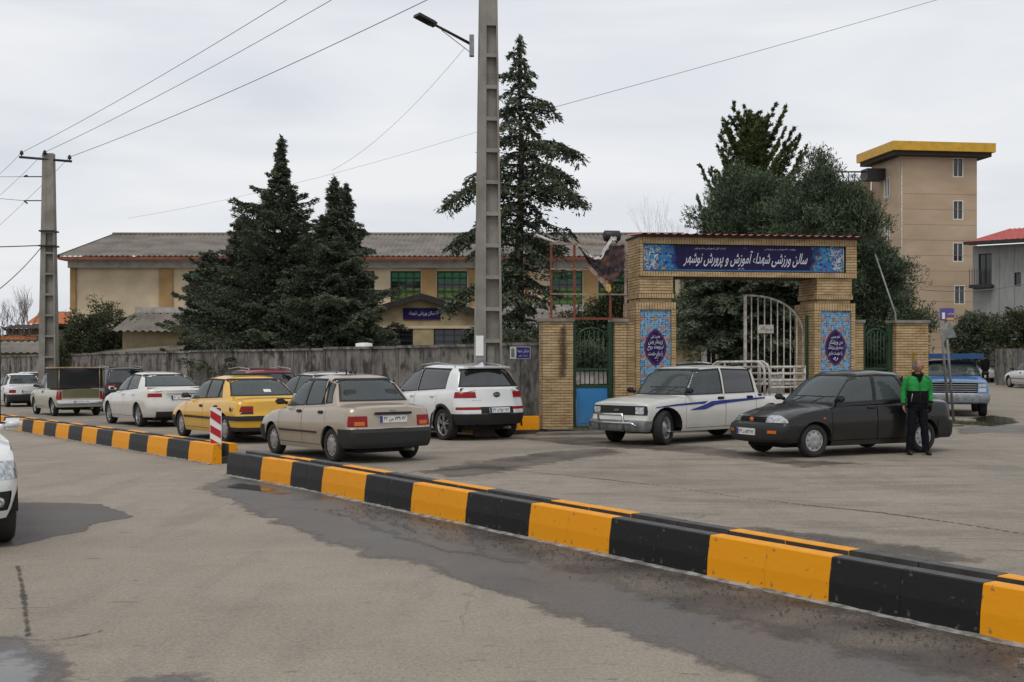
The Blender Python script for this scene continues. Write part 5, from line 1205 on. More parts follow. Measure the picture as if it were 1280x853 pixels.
    # ---- lamps, grille, bumpers: areas of the shell given their own piece
    for nm, end, y0, y1, z0, z1, dx, m, off, both in S['pieces']:
        for s in ((1, -1) if both else (1,)):
            xe = xf if end > 0 else xr_
            xa, xb = (xe - dx, xe + 1) if end > 0 else (xe - 1, xe + dx)
            ya, yb = (y0, y1) if s > 0 else (-y1, -y0)
            if not both: ya, yb = -y1, y1
            fs = region(lo, box_planes(xa, xb, ya, yb, z0, z1), (lambda f: f.normal.x * end > .12 or abs(f.normal.y) > .3))
            emit(nm, take(lo, fs, off, .035 + max(off, 0)), M[m] if isinstance(m, str) else m)
    # side strips over doors and wings
    for z0, z1, xa, xb, m in g('strips', []):
        for s in (-1, 1):
            fs = region(lo, box_planes(xa, xb, z0=z0, z1=z1), side(s)); emit('side_strip', take(lo, fs, .012, .014, False), M[m])
    # ---- doors
    bp_, df, dr = S['bpillar'], S['doorF'], S['doorR']; zd = zs + g('doorz', .085); gap = .006
    dpoly = [('F', [(bp_ + gap, zd), (df, zd), (df + .02, .60), (df, 1.4), (bp_ + gap, 1.4)])]
    if dr is not None: dpoly.append(('R', [(dr, 1.4), (dr, r * 1.9), (max(dr, -wb / 2 + ra + .05), zd), (bp_ - gap, zd), (bp_ - gap, 1.4)]))
    doors = {}
    for s in (-1, 1):
        for nm, P in dpoly:
            fs = region(lo, poly_planes(P, grow=.006), side(s)); 
            inn = region(lo, poly_planes(P, grow=-.003), side(s))
            keep = take(lo, inn, .0, .03, False)
            fs = [f for f in lo.faces if f.is_valid and f.normal.y * s > .35 and all((f.calc_center_median() - co).dot(no) < 1e-5 for co, no in poly_planes(P, grow=.006))]
            bmesh.ops.delete(lo, geom=fs, context='FACES')
            d = emit('door', keep, pm); doors[(s, nm)] = d
            if d is None: continue
            hx = (bp_ + .16) if nm == 'F' else dr + .17
            if nm == 'F' and dr is not None: hx = bp_ + .12
            hz = g('handlez', ip(bp_, top) - .13); hy = hw(hx, (hz - zs) / (ip(hx, top) - zs), 0)
            bm = bmesh.new(); box(bm, (hx, s * (hy + .012), hz), (.15, .03, .03)); box(bm, (hx, s * (hy + .0), hz), (.17, .012, .06))
            bmesh.ops.bevel(bm, geom=bm.edges[:], offset=.006, segments=1, affect='EDGES'); obj('handle', bm, M[g('handlem', 'plastic')] if g('handlem') != 'paint' else pm, d)
    # ---- windows
    gl = M[g('glass', 'cg')]; glr = M[g('glass_rear', g('glass', 'cg'))]
    zbelt = lambda x: ip(x, top) + g('wbase', .015); zt_ = lambda x: ip(min(max(x, rtx), wsx), zroof) - g('whead', .085)
    A0 = cx - g('ain', .20); A1 = wsx - g('ain2', .03)
    C0 = rbx + g('cin', .30); C1 = rtx + g('cin2', .20)
    bw = g('bw', .045)
    def xA(z): t = (z - zc) / (H - zc); return A0 + (A1 - A0) * t
    def xC(z): t = (z - zr) / (H - zr); return C0 + (C1 - C0) * t
    lean = g('blean', .05)
    polys = [('F', [(bp_ + bw, zbelt(bp_)), (xA(zbelt(cx)), zbelt(A0)), (xA(zt_(A1)), zt_(A1)), (bp_ + bw - lean, zt_(bp_))])]
    if dr is not None or g('rearwin', True):
        polys.append(('R', [(xC(zbelt(C0)), zbelt(C0)), (bp_ - bw, zbelt(bp_)), (bp_ - bw - lean, zt_(bp_)), (xC(zt_(C1)), zt_(C1))]))
    for q in g('quarters', []): polys.append(('Q', q))
    for s in (-1, 1):
        for nm, P in polys:
            par = doors.get((s, nm)) or root
            seal = region(up, poly_planes(P, grow=.022), side(s)); inn = region(up, poly_planes(P, grow=0), side(s))
            nb = take(up, inn, -.010, 0, False)
            for f in inn: f.tag = True
            allf = [f for f in up.faces if f.is_valid and f.normal.y * s > .35 and all((f.calc_center_median() - co).dot(no) < 1e-5 for co, no in poly_planes(P, grow=.022))]
            ring = [f for f in allf if not all((f.calc_center_median() - co).dot(no) < 1e-5 for co, no in poly_planes(P))]
            w_ = emit('window', nb, gl if nm == 'F' else glr, par)
            emit('window_seal', take(up, ring, .002, .018, False), M['seal'], par)
            bmesh.ops.delete(up, geom=allf, context='FACES')
            if nm == 'R' and g('divider') and w_ is not None:
                xd = g('divider'); bm = bmesh.new(); ya = wbelt * .98; box6(bm, xd - .012, xd + .012, -.012, .012, zbelt(xd), zt_(xd))
                for v in bm.verts: t = (v.co.z - zbelt(xd)) / (zt_(xd) - zbelt(xd)); v.co.y += s * (wbelt + (wtop_ - wbelt) * (((v.co.z - zc) / (H - zc)) ** 1.25)) * .992; v.co.x -= t * lean
                obj('window_divider', bm, M['seal'], par)
    def screen(nm, end, zb0, wi0, wi1, zt0, m):
        P = [(-wi0, zb0), (wi0, zb0), (wi1, zt0), (-wi1, zt0)]
        fil = (lambda f: f.normal.x * end > .22 and (f.calc_center_median().x * end > ((cx + wsx) / 2 if end > 0 else -(rbx + rtx) / 2) - abs(cx - wsx) * .75 - .15))
        seal = region(up, poly_planes(P, 'yz', .028), fil); inn = region(up, poly_planes(P, 'yz', 0), fil)
        nb = take(up, inn, -.008, 0, False)
        ok = lambda f, gr: all((f.calc_center_median() - co).dot(no) < 1e-5 for co, no in poly_planes(P, 'yz', gr))
        allf = [f for f in up.faces if f.is_valid and fil(f) and ok(f, .028)]; ring = [f for f in allf if not ok(f, 0)]
        emit(nm, nb, m); emit('window_seal', take(up, ring, .002, .018, False), M['seal']); bmesh.ops.delete(up, geom=allf, context='FACES')
    screen('windscreen', 1, zc + g('wsb', .03), wbelt * .88, wtop_ * .90, H - .095, M[g('glass_front', 'cg')])
    screen('rear_window', -1, zr + g('rsb', .05), wbelt * g('rw0', .86), wtop_ * g('rw1', .88), H - g('rwt', .105), glr)
    # ---- bonnet and boot shut lines: lids as pieces
    for nm, x0, x1, yy in g('lids', [('bonnet', cx + .06, xf - .10, W_ / 2 * .80)]):
        fs = region(lo, box_planes(x0, x1, -yy, yy), lambda f: f.normal.z > .55 and f.calc_center_median().z > .5)
        inn = region(lo, box_planes(x0 + .007, x1 - .007, -yy + .007, yy - .007), lambda f: f.normal.z > .55 and f.calc_center_median().z > .5)
        kb = take(lo, inn, .0, .02, False)
        allf = [f for f in lo.faces if f.is_valid and f.normal.z > .55 and f.calc_center_median().z > .5 and x0 < f.calc_center_median().x < x1 and abs(f.calc_center_median().y) < yy]
        bmesh.ops.delete(lo, geom=allf, context='FACES'); emit(nm, kb, pm)
    emit('body', lo, pm); emit('roof', up, g('roof_paint', pm))
    # ---- underside, cabin
    bm = bmesh.new(); box6(bm, xr_ + .35, xf - .35, -W_ / 2 + .32, W_ / 2 - .32, zs - .03, zs + .16)
    tube(bm, [(wb / 2, -W_ / 2 + .12, r), (wb / 2, W_ / 2 - .12, r)], .035, 6); tube(bm, [(-wb / 2, -W_ / 2 + .12, r), (-wb / 2, W_ / 2 - .12, r)], .045, 6); obj('chassis', bm, M['under'], root)
    bm = bmesh.new(); tube(bm, [(xr_ + .6, -.35, zs + .0), (xr_ - .02 + nr_[0][1], -.37, zs + .02)], .03, 8); obj('exhaust_pipe', bm, M['grey_metal'], root)
    bm = bmesh.new(); zf = zs + .15; hw_ = wbelt - .08
    vs8 = box6(bm, rbx + .12, cx - .14, -hw_, hw_, zf, min(zc, zr) - .06); bm.faces.ensure_lookup_table(); bmesh.ops.delete(bm, geom=[bm.faces[1]], context='FACES'); bmesh.ops.reverse_faces(bm, faces=bm.faces)
    obj('cabin_lining', bm, M['trim'], root)
    bm = bmesh.new(); box6(bm, cx - .45, cx - .145, -hw_ + .01, hw_ - .01, zc - .30, zc - .015); obj('dashboard', bm, M['trim'], root)
    if g('shelf', True): bm = bmesh.new(); box6(bm, rbx + .125, rbx + .52, -hw_ + .01, hw_ - .01, zr - .10, zr - .0); obj('parcel_shelf', bm, M['trim'], root)
    def seat(x, y, w, nmz, hd=True):
        st = empty('seat', (0, 0, 0)); st.parent = root
        zt2 = min(H - .36, zc + .14)
        bm = bmesh.new(); box(bm, (x, y, zf + .22), (.48, w, .16)); obj('cushion', bm, M['seat'], st)
        bm = bmesh.new(); box(bm, (x - .28, y, (zf + .25 + zt2) / 2), (.13, w, zt2 - zf - .25), Matrix.Rotation(-.16, 3, 'Y')); bmesh.ops.bevel(bm, geom=bm.edges[:], offset=.03, segments=2, affect='EDGES'); obj('backrest', bm, M['seat'], st)
        if hd:
            for yy in ([y] if w < .7 else [-.38, .38]): bm = bmesh.new(); box(bm, (x - .37, yy, zt2 + .09), (.08, .24, .15)); bmesh.ops.bevel(bm, geom=bm.edges[:], offset=.025, segments=2, affect='EDGES'); obj('headrest', bm, M['seat'], st)
    fxs = cx - .85 - g('seatback', 0)
    for s in (-1, 1): seat(fxs, s * hw_ * .5, .46, 0)
    if dr is not None: seat(max(fxs - .85, rbx + .62), 0, hw_ * 1.75, 0, g('rearhead', True))
    bm = bmesh.new(); n = 16; c = Vector((cx - .52, hw_ * .5, zc - .06)); rot = Matrix.Rotation(R(-65), 3, 'Y')
    tube(bm, [c + rot @ Vector((.18 * math.cos(2 * math.pi * k / n), .18 * math.sin(2 * math.pi * k / n), 0)) for k in range(n + 1)], .014, 5); box(bm, c, (.05, .34, .02), rot); obj('steering_wheel', bm, M['trim'], root)
    # ---- mirrors, wipers, aerial
    for s in (-1, 1):
        mx_ = A0 - .02; yb_ = wbelt * .985; bm = bmesh.new(); mz = zbelt(cx) + .06
        tube(bm, [(mx_, s * (yb_ - .03), mz - .02), (mx_ + .01, s * (yb_ + .03), mz - .0)], [.035, .03], 6)
        mb = bmesh.new(); box(mb, (mx_ + .02, s * (yb_ + .095), mz + .015), (.09, .17, .105)); bmesh.ops.bevel(mb, geom=mb.edges[:], offset=.028, segments=3, affect='EDGES')
        for f in mb.faces: f.smooth = True
        tm = bpy.data.meshes.new('t'); mb.to_mesh(tm); mb.free(); bm.from_mesh(tm); bpy.data.meshes.remove(tm)
        mo = obj('wing_mirror', bm, pm if g('mirror') == 'paint' else M['plastic'], root)
        bm = bmesh.new(); lathe(bm, [(mx_ - .028, .0001), (mx_ - .028, .040)], 12, 'x'); 
        for v in bm.verts: v.co = Vector((v.co.x, v.co.y * 1.6 + s * (yb_ + .095), v.co.z + mz + .015))
        obj('mirror_glass', bm, M['chrome'], mo)
    for s, l in ((-.1, .50), (.42, .50)):
        bm = bmesh.new(); sl = (H - zc) / (wsx - cx); p0 = Vector((cx - .02, s - .1, zc + .03)); p1 = Vector((cx - .02 - .09, s + .12, zc + .045 + .09 * -sl)); tube(bm, [p0 + Vector((0, 0, 0)), p1], .008, 4); tube(bm, [p1 + Vector((.0, -.26, .004)), p1 + Vector((0, .26, .008))], .009, 4); obj('wiper', bm, M['black_metal'], root)
    if g('aerial'):
        x_, l_ = g('aerial'); bm = bmesh.new(); zz = ip(x_, zroof) - .01; lathe(bm, [(0, .035), (.02, .025), (.03, .008)], 8, 'z', c=(x_, 0, zz)); tube(bm, [(x_, 0, zz), (x_ - l_ * .6, 0, zz + l_)], .005, 4); obj('aerial', bm, M['black_metal'], root)
    if g('rails'):
        for s in (-1, 1):
            bm = bmesh.new(); y_ = s * wtop_ * .93; x0, x1 = g('rails'); tube(bm, [(x0, y_, ip(x0, zroof) - .03), (x0 + .08, y_, ip(x0, zroof) + .015), ((x0 + x1) / 2, y_, H + .03), (x1 - .08, y_, ip(x1, zroof) + .015), (x1, y_, ip(x1, zroof) - .03)], .014, 6); obj('roof_rail', bm, M[g('railm', 'grey_metal')], root)
    # ---- wheels
    ty, ri, hb = wheel_meshes(r, g('tw', .19), g('wheels', 'hubcap'))
    for i, a in enumerate(ax):
        for s in (-1, 1):
            w_ = empty('wheel', (a, s * (W_ / 2 - g('tw', .19) / 2 - g('wheelin', .045)), r)); w_.parent = root
            w_.rotation_euler = (0, 0, (0 if s > 0 else math.pi) + (steer if i == 0 else 0))
            link('tyre', ty, w_, rot=(0, .3 * (i + 2 * s), 0)); link('rim', ri, w_, rot=(0, .3 * (i + 2 * s), 0)); link('hub', hb, w_)
    for end, z_, y_, s_ in g('plates', []):
        xe = xf if end > 0 else xr_; xx = xe - ip(z_, nf) if end > 0 else xe + ip(z_, nr_)
        pr = nf if end > 0 else nr_; dz = (ip(z_ + .05, pr) - ip(z_ - .05, pr)) / .1; up_ = Vector((-dz * end, 0, 1)).normalized()
        Mx = frame(xx + end * g('plateoff', .014), y_, z_, (0, end, 0), up_); plate_obj(root, Mx, s_)
    root['_H'] = H
    del root['_H']
    return root
def place(wheel_px, heading_vec, S, which=('rear', 'left')):
    """origin and heading so that a given wheel stands at a ground point seen at that pixel"""
    h = Vector((heading_vec[0], heading_vec[1], 0)).normalized(); l = Vector((-h.y, h.x, 0)); p = G(*wheel_px)
    dx = -S['wb'] / 2 if which[0] == 'rear' else S['wb'] / 2; dy = (S['W'] / 2 - .05) * (1 if which[1] == 'left' else -1)
    o = p - h * dx - l * dy; o.z = gz(o.x, o.y); return o, math.atan2(h.y, h.x)

def base(**k): return k
QW = Vector((-.5635, .826))
P_ = {}
def pride(paintm, **k):
    d = base(wb=2.345, r=.275, W=1.605, front=1.955, rear=-1.975, H=1.43, paint=paintm, sill=.185, tw=.165, cornerF=.18, cornerR=.16, bowF=.11, bowR=.07,
        top=[(-1.975, .89), (-1.90, .92), (-1.35, .955), (-1.0, .94), (-.3, .91), (.5, .885), (.86, .87), (1.2, .825), (1.65, .755), (1.86, .70), (1.955, .67)],
        nose=[(.18, .10), (.25, .03), (.30, .0), (.50, .0), (.53, .05), (.66, .09), (.75, .14)], tail=[(.18, .10), (.25, .03), (.3, .0), (.52, .0), (.545, .06), (.75, .075), (.95, .11)],
        cowl=.90, rbase=-1.38, wtop=.24, rtop=-.95, bpillar=-.12, doorF=.82, doorR=-1.02, cin=.52, cin2=.33, bw=.03, whead=.085, beltw=.915, roofw=.70, divider=-.78, handlez=.80,
        quarters=[[(-1.10, .975), (-.92, .96), (-.83, 1.335), (-.93, 1.335)]],
        lids=[('bonnet', .92, 1.80, .60), ('boot_lid', -1.93, -1.36, .62)], wheels='hubcap',
        aerial=None, plates=[], pieces=[], rw0=.80, rw1=.83)
    d.update(k); return d
bumpR = lambda m='plastic', top=.545, dx=.50: ('bumper', -1, 0, 2, .0, top, dx, m, .012, False)
bumpF = lambda m='plastic', top=.53, dx=.42: ('bumper', 1, 0, 2, .0, top, dx, m, .012, False)
# ---- beige saloon, rear near the camera
pb = paint('champagne_paint', (.36, .295, .225), .25, .30, .55, .75)
S = pride(pb, pieces=[('indicator_lens', -1, .50, .66, .605, .665, .22, 'lamp_orange', .008, True), ('tail_lamp', -1, .45, .82, .585, .755, .22, 'lamp_red', .004, True), bumpR(), bumpF(),
    ('headlamp', 1, .40, .80, .575, .685, .22, 'lamp_white', .004, True), ('grille', 1, 0, .37, .575, .66, .2, 'plastic', -.01, False)],
    strips=[(.455, .485, -.72, .80, 'plastic')], plates=[(-1, .70, .0, '۴۲ س ۷۴۹ ۷۲'), (1, .42, 0, '۴۲ س ۷۴۹ ۷۲')], aerial=(-.55, .16), plateoff=.004)
o, h = place((413.7, 577.8), QW, S); c1 = car('saloon_car', 'beige saloon seen from behind, nearest car of the queue', 'car', o, h, S, group='cars queuing along the wall')
bm = bmesh.new(); box6(bm, -1.925, -1.90, -.33, .33, .775, .815); obj('boot_garnish', bm, M['plastic'], c1)
bm = bmesh.new(); box6(bm, -1.905, -1.89, -.05, .05, .84, .855); obj('boot_emblem', bm, M['chrome'], c1)
bm = bmesh.new(); box6(bm, -.95, -.93, .34, .36, 1.41, 1.50); lathe(bm, [(0, .03), (.05, .028), (.06, .01)], 8, 'z', c=(-.6, .1, 1.43)); obj('roof_fittings', bm, M['black_metal'], c1)
# ---- black saloon on the right
pk = paint('dark_charcoal_paint', (.012, .0115, .0115), .2, .26, .16, .7)
S = pride(pk, pieces=[('headlamp', 1, .36, .80, .575, .685, .26, 'lamp_white', .006, True), ('grille', 1, 0, .33, .575, .66, .2, 'plastic', -.015, False), ('indicator_lens', 1, .46, .62, .40, .45, .15, 'lamp_orange', .018, True), bumpF(), bumpR(),
    ('tail_lamp', -1, .475, .80, .60, .735, .20, 'lamp_red', .004, True)], plates=[(1, .415, -.05, '۳۲ د ۸۳۲ ۷۲'), (-1, .655, 0, '۳۲ د ۸۳۲ ۷۲')], handlem='paint', shoulder=.05)
hd = Vector((-.907, -.42))
o, h = place((1018.8, 572.3), hd, S, ('front', 'left')); c2 = car('saloon_car', 'dark charcoal saloon facing left behind the green jacketed man', 'car', o, h, S)
bm = bmesh.new(); lathe(bm, [(1.888, .0001), (1.888, .035), (1.882, .04)], 12, 'x', c=(0, 0, .615)); 
for v in bm.verts: v.co.y *= 1.5
obj('grille_badge', bm, M['lamp_orange'], c2)
for z_ in (.60, .63): bm = bmesh.new(); box6(bm, 1.865, 1.885, -.32, .32, z_ - .006, z_ + .006); obj('grille_bar', bm, pk, c2)
for s in (-1, 1): bm = bmesh.new(); box6(bm, .98, 1.02, s * .79 - .008, s * .79 + .008, .63, .655); obj('side_repeater', bm, M['lamp_orange'], c2)
# ---- yellow taxi
py_ = paint('taxi_yellow_paint', (.66, .36, .015), 0, .32, .30, .6)
S = base(wb=2.67, r=.29, W=1.70, front=2.16, rear=-2.20, H=1.40, paint=py_, sill=.19, tw=.175, cornerF=.2, cornerR=.16, bowF=.12, bowR=.07,
    top=[(-2.20, .86), (-2.12, .91), (-1.5, .945), (-.9, .93), (.2, .895), (1.0, .875), (1.5, .80), (2.0, .69), (2.16, .63)],
    nose=[(.18, .10), (.26, .02), (.5, .0), (.56, .06), (.8, .16)], tail=[(.18, .12), (.26, .02), (.5, .0), (.57, .03), (.62, .06), (.9, .09)],
    cowl=1.05, rbase=-1.68, wtop=.30, rtop=-1.02, bpillar=-.18, doorF=.88, doorR=-1.12, cin=.56, cin2=.22, bw=.028, divider=-.90, handlez=.74, blean=.03,
    lids=[('bonnet', 1.07, 2.0, .64), ('boot_lid', -2.14, -1.72, .66)], wheels='hubcap', beltw=.915, roofw=.71,
    pieces=[('tail_lamp', -1, .47, .86, .65, .765, .16, 'lamp_red', .004, True), ('tail_lamp_lower', -1, .47, .78, .60, .648, .14, 'seal', .003, True), ('bumper_strip', -1, 0, 2, .47, .56, .62, 'plastic', .02, False), ('valance', -1, 0, 2, 0, .33, .55, 'plastic', .010, False),
        ('headlamp', 1, .46, .80, .53, .64, .2, 'lamp_white', .004, True), ('bumper', 1, 0, 2, 0, .50, .5, 'plastic', .012, False)],
    strips=[(.475, .52, -.98, .98, 'plastic')], plates=[(-1, .40, 0, '۷۲ ت ۱۱۸ ۷۲')])
o, h = place((280, 553.5), QW, S); c3 = car('taxi', 'yellow taxi saloon in the queue behind the striped marker', 'taxi', o, h, S, group='cars queuing along the wall')
bm = bmesh.new(); box6(bm, .1, .16, -.45, .45, 1.40, 1.43); box6(bm, -.85, -.80, -.45, .45, 1.39, 1.42); obj('roof_bar', bm, M['black_metal'], c3)
bm = bmesh.new(); lathe(bm, [(.842, .0001), (.842, .045), (.835, .048)], 12, 'y', c=(-1.78, 0, .70)); obj('fuel_cap', bm, M['seal'], c3)
bm = bmesh.new(); box(bm, (-1.42, -.12, 1.06), (.02, .16, .09), Matrix.Rotation(.9, 3, 'Y')); obj('window_sticker', bm, M['white'], c3)
# ---- white saloon ahead of the taxi
pw = paint('pearl_white_paint', (.58, .56, .51), 0, .25, .45, .7)
S = base(wb=2.70, r=.315, W=1.80, front=2.28, rear=-2.36, H=1.48, paint=pw, sill=.20, tw=.2, cornerF=.25, cornerR=.28, bowF=.14, bowR=.14, rndR=.9,
    top=[(-2.36, .98), (-2.2, 1.045), (-1.5, 1.06), (-.8, 1.0), (.4, .955), (1.1, .93), (1.7, .84), (2.15, .72), (2.28, .66)],
    nose=[(.18, .10), (.26, .02), (.5, .0), (.6, .04), (.85, .16)], tail=[(.18, .14), (.3, .04), (.55, .0), (.62, .03), (.85, .10), (1.05, .10)],
    cowl=1.10, rbase=-1.92, wtop=.25, rtop=-1.02, bpillar=-.22, doorF=.95, doorR=-1.20, cin=.75, cin2=.15, bw=.03, blean=.03, wheels='alloy', beltw=.90, roofw=.66, handlem='paint', handlez=.86, mirror='paint',
    lids=[('bonnet', 1.12, 2.1, .66), ('boot_lid', -2.3, -1.96, .68)], roofline=[(-1.02, 1.44), (-.5, 1.47), (-.2, 1.48), (.25, 1.44)],
    pieces=[('tail_lamp', -1, .46, .95, .80, .90, .34, 'lamp_red', .006, True), ('valance', -1, .0, .62, 0, .42, .5, 'plastic', .006, False), ('headlamp', 1, .5, .9, .6, .7, .3, 'lamp_white', .004, True)],
    plates=[(-1, .79, 0, '۵۶ ی ۷۵۸ ۷۲')])
o, h = place((172, 533.8), QW, S); c4 = car('saloon_car', 'pearl white saloon ahead of the yellow taxi', 'car', o, h, S, group='cars queuing along the wall')
bm = bmesh.new(); box6(bm, -2.285, -2.265, -.36, .36, .875, .895); obj('boot_garnish', bm, M['chrome'], c4)
# ---- old cream pickup with canvas canopy
pc = paint('old_cream_paint', (.40, .385, .29), 0, .45, .6, .7)
M['olive'] = paint('olive_tailgate_paint', (.125, .115, .055), 0, .5, .3, .8); M['canvas'] = mat('dark_canvas', (.042, .042, .036), .9, .15, 4, .2, 12); M['cream_rim'] = mat('cream_canopy_rim', (.42, .36, .25), .7, .15, 6, col2=(.3, .15, .07))
S = base(wb=2.50, r=.30, W=1.62, front=1.98, rear=-2.05, H=1.50, paint=pc, sill=.24, tw=.165, cornerF=.12, cornerR=.10, bowF=.06, bowR=.03,
    top=[(-2.05, .90), (-1.98, .92), (-.6, .93), (.2, .92), (.9, .92), (1.4, .90), (1.9, .84), (1.98, .80)],
    nose=[(.2, .1), (.3, .02), (.55, .0), (.8, .04)], tail=[(.2, .1), (.32, .02), (.5, .0), (.54, .06), (.9, .06)],
    cowl=.92, rbase=-.62, wtop=.45, rtop=-.50, bpillar=-.25, doorF=.80, doorR=None, rearwin=False, cin=.2, beltw=.92, roofw=.78, wheels='steel', shelf=False,
    lids=[('bonnet', .95, 1.85, .6)], bed=(-1.95, -.68),
    pieces=[('tailgate', -1, 0, .60, .60, .90, .14, M['olive'], .006, False), ('tail_lamp', -1, .62, .90, .56, .84, .20, 'lamp_red', .004, True),
        ('bumper', -1, 0, 2, .40, .52, .10, 'chrome', .03, False), ('bumper', 1, 0, 2, .36, .5, .1, 'chrome', .03, False), ('headlamp', 1, .5, .75, .6, .76, .1, 'lamp_white', .004, True)],
    plates=[(-1, .46, 0, '۱۱ م ۴۱۶ ۷۲')], handlez=.80, strips=[(.705, .715, -2.0, 1.9, 'chrome')])
o, h = place((65, 520.5), QW, S); c5 = car('pickup_truck', 'old cream pickup with olive tailgate and dark canvas canopy', 'pickup truck', o, h, S, group='cars queuing along the wall')
zc0 = .93; bm = bmesh.new()                                             # canopy: side sheets, open dark back, rim
box6(bm, -2.0, -.58, .735, .765, zc0, 1.60); box6(bm, -2.0, -.58, -.765, -.735, zc0, 1.60); box6(bm, -.61, -.58, -.735, .735, zc0, 1.60); box6(bm, -1.99, -.61, -.735, .735, 1.585, 1.60); obj('canopy', bm, M['canvas'], c5)
bm = bmesh.new(); box6(bm, -1.96, -1.94, -.733, .733, zc0 + .0, 1.58); obj('canopy_back_sheet', bm, M['glass_dark'], c5)
bm = bmesh.new(); box6(bm, -2.06, -.5, -.80, .80, 1.602, 1.645); obj('canopy_roof', bm, M['cream_rim'], c5)
for y in (-.72, .72, -.60): bm = bmesh.new(); tube(bm, [(-2.02, y, zc0), (-2.02, y * .99, 1.6)], .014, 5); obj('canopy_strut', bm, M['cream_rim'], c5)
# ---- white suv in front of the tall pole
ps = paint('snow_white_paint', (.66, .66, .65), 0, .18, .2, .5)
S = base(wb=2.64, r=.335, W=1.79, front=2.12, rear=-2.20, H=1.60, paint=ps, sill=.24, tw=.225, cornerF=.3, cornerR=.30, bowF=.15, bowR=.14, rise=.10, wheels='alloy', archgap=.06,
    top=[(-2.20, 1.06), (-1.9, 1.10), (-1.0, 1.07), (.2, 1.01), (1.0, .98), (1.6, .92), (2.0, .84), (2.18, .78)],
    nose=[(.2, .10), (.3, .02), (.6, .0), (.9, .12)], tail=[(.22, .16), (.32, .05), (.48, .0), (.66, .0), (.72, .05), (1.05, .11)],
    cowl=1.02, rbase=-1.98, wtop=.10, rtop=-1.74, gbowR=.12, bpillar=-.20, doorF=.95, doorR=-1.12, cin=.62, cin2=.40, bw=.03, blean=.03, beltw=.91, roofw=.70, glass='cgd', glass_front='cg', handlem='paint', handlez=.92, mirror='paint',
    rsb=.05, rw0=.86, rw1=.88, rwt=.13, lids=[('bonnet', 1.05, 2.0, .7)], roofline=[(-1.80, 1.54), (-1.0, 1.585), (-.3, 1.60), (.1, 1.57)], flare='plastic', rails=(-1.45, .05), railm='rim',
    pieces=[('tail_lamp', -1, .46, 1.0, .89, 1.01, .42, 'lamp_red', .008, True), ('rear_reflector', -1, .40, 1.0, .645, .70, .35, 'lamp_red', .008, True), ('lower_bumper', -1, 0, 2, .0, .56, .62, 'plastic', .008, False), ('plate_recess', -1, 0, .40, .562, .705, .3, 'plastic', -.005, False),
        ('headlamp', 1, .5, 1.0, .72, .84, .5, 'lamp_white', .004, True), ('lower_bumper', 1, 0, 2, 0, .42, .6, 'plastic', .008, False), ('grille', 1, 0, .42, .62, .78, .3, 'plastic', -.01, False)],
    plates=[(-1, .635, .0, '۲۲ ه ۹۵۶ ۷۲')], plateoff=.03)
o, h = place((553, 550.5), QW, S); c6 = car('suv', 'white SUV with dark tinted windows and oval badge beside the tall pole', 'SUV', o, h, S, group='cars queuing along the wall')
bm = bmesh.new(); xx = -2.20 + ip(.93, S['tail']) - .012; lathe(bm, [(xx - .004, .0001), (xx - .004, .05), (xx + .004, .055)], 16, 'x', c=(0, 0, .955))
for v in bm.verts: v.co.y *= 1.55
em = obj('badge', bm, M['seal'], c6); text('lettering', 'KIA', .115, .045, M['chrome'], em, frame(xx - .007, 0, .955, (0, -1, 0), (0, 0, 1)), fa=False, bold=.01)
text('lettering', 'SPORTAGE', .22, .025, M['chrome'], c6, frame(-2.20 + ip(.83, S['tail']) + .0, .50, .84, (0, -1, 0), (0, 0, 1)), fa=False)
bm = bmesh.new(); prism(bm, [(-1.85, 1.50), (-1.66, 1.52), (-1.66, 1.555), (-1.86, 1.525)], -.52, .52, 'y'); obj('roof_spoiler', bm, ps, c6)
bm = bmesh.new(); prism(bm, [(-1.60, 1.55), (-1.40, 1.57), (-1.57, 1.625)], -.02, .02, 'y'); obj('aerial_fin', bm, ps, c6)
# ---- white double-cab pickup
pp = paint('work_white_paint', (.58, .57, .53), 0, .33, .55, .85)
S = base(wb=2.90, r=.335, W=1.68, front=2.06, rear=-2.62, H=1.53, paint=pp, sill=.25, tw=.20, cornerF=.07, cornerR=.05, bowF=.04, shoulder=.012, crown=.02, archgapz=0, bowR=.02, rise=.02, taperF=.03, taperR=.0,
    top=[(-2.62, .90), (-1.3, .90), (-1.15, .965), (-.4, .96), (.6, .955), (1.0, .945), (1.6, .905), (1.95, .845), (2.06, .815)],
    nose=[(.22, .08), (.30, .0), (.46, .0), (.50, .05), (.9, .07)], tail=[(.3, .03), (.9, .0)],
    cowl=1.02, rbase=-1.24, wtop=.55, rtop=-1.10, bpillar=-.14, doorF=.93, doorR=-1.02, cin=.20, cin2=.12, ain=.13, ain2=.0, bw=.045, blean=.0, beltw=.93, roofw=.78, wheels='steel', handlez=.87, archgap=.075, doorz=.06,
    glass_rear='cgd', lids=[('bonnet', 1.05, 1.90, .66)], bed=(-2.55, -1.36), gbowR=.02, shelf=False, gcorner=.06,
    pieces=[('headlamp', 1, .52, .73, .61, .74, .14, 'lamp_white', .006, True), ('grille', 1, 0, .80, .585, .765, .14, 'plastic', .002, False), ('bumper', 1, 0, 2, .30, .48, .34, M['grey_metal'], .03, False),
        ('tail_lamp', -1, .70, .86, .60, .82, .05, 'lamp_red', .004, True), ('bumper', -1, 0, 2, 0, .5, .08, 'plastic', .02, False)], plates=[(-1, .6, 0, '۷۲ م ۳۱۴ ۷۲')])
hd = Vector((-.81, -.586))
o, h = place((833, 556.6), hd, S, ('front', 'left')); c7 = car('pickup_truck', 'white double-cab pickup with blue side stripe and pipe bed rack', 'pickup truck', o, h, S, steer=R(24))
M['stripe'] = mat('blue_vinyl_stripe', (.015, .03, .20), .45, .1, 5, spec=.3)
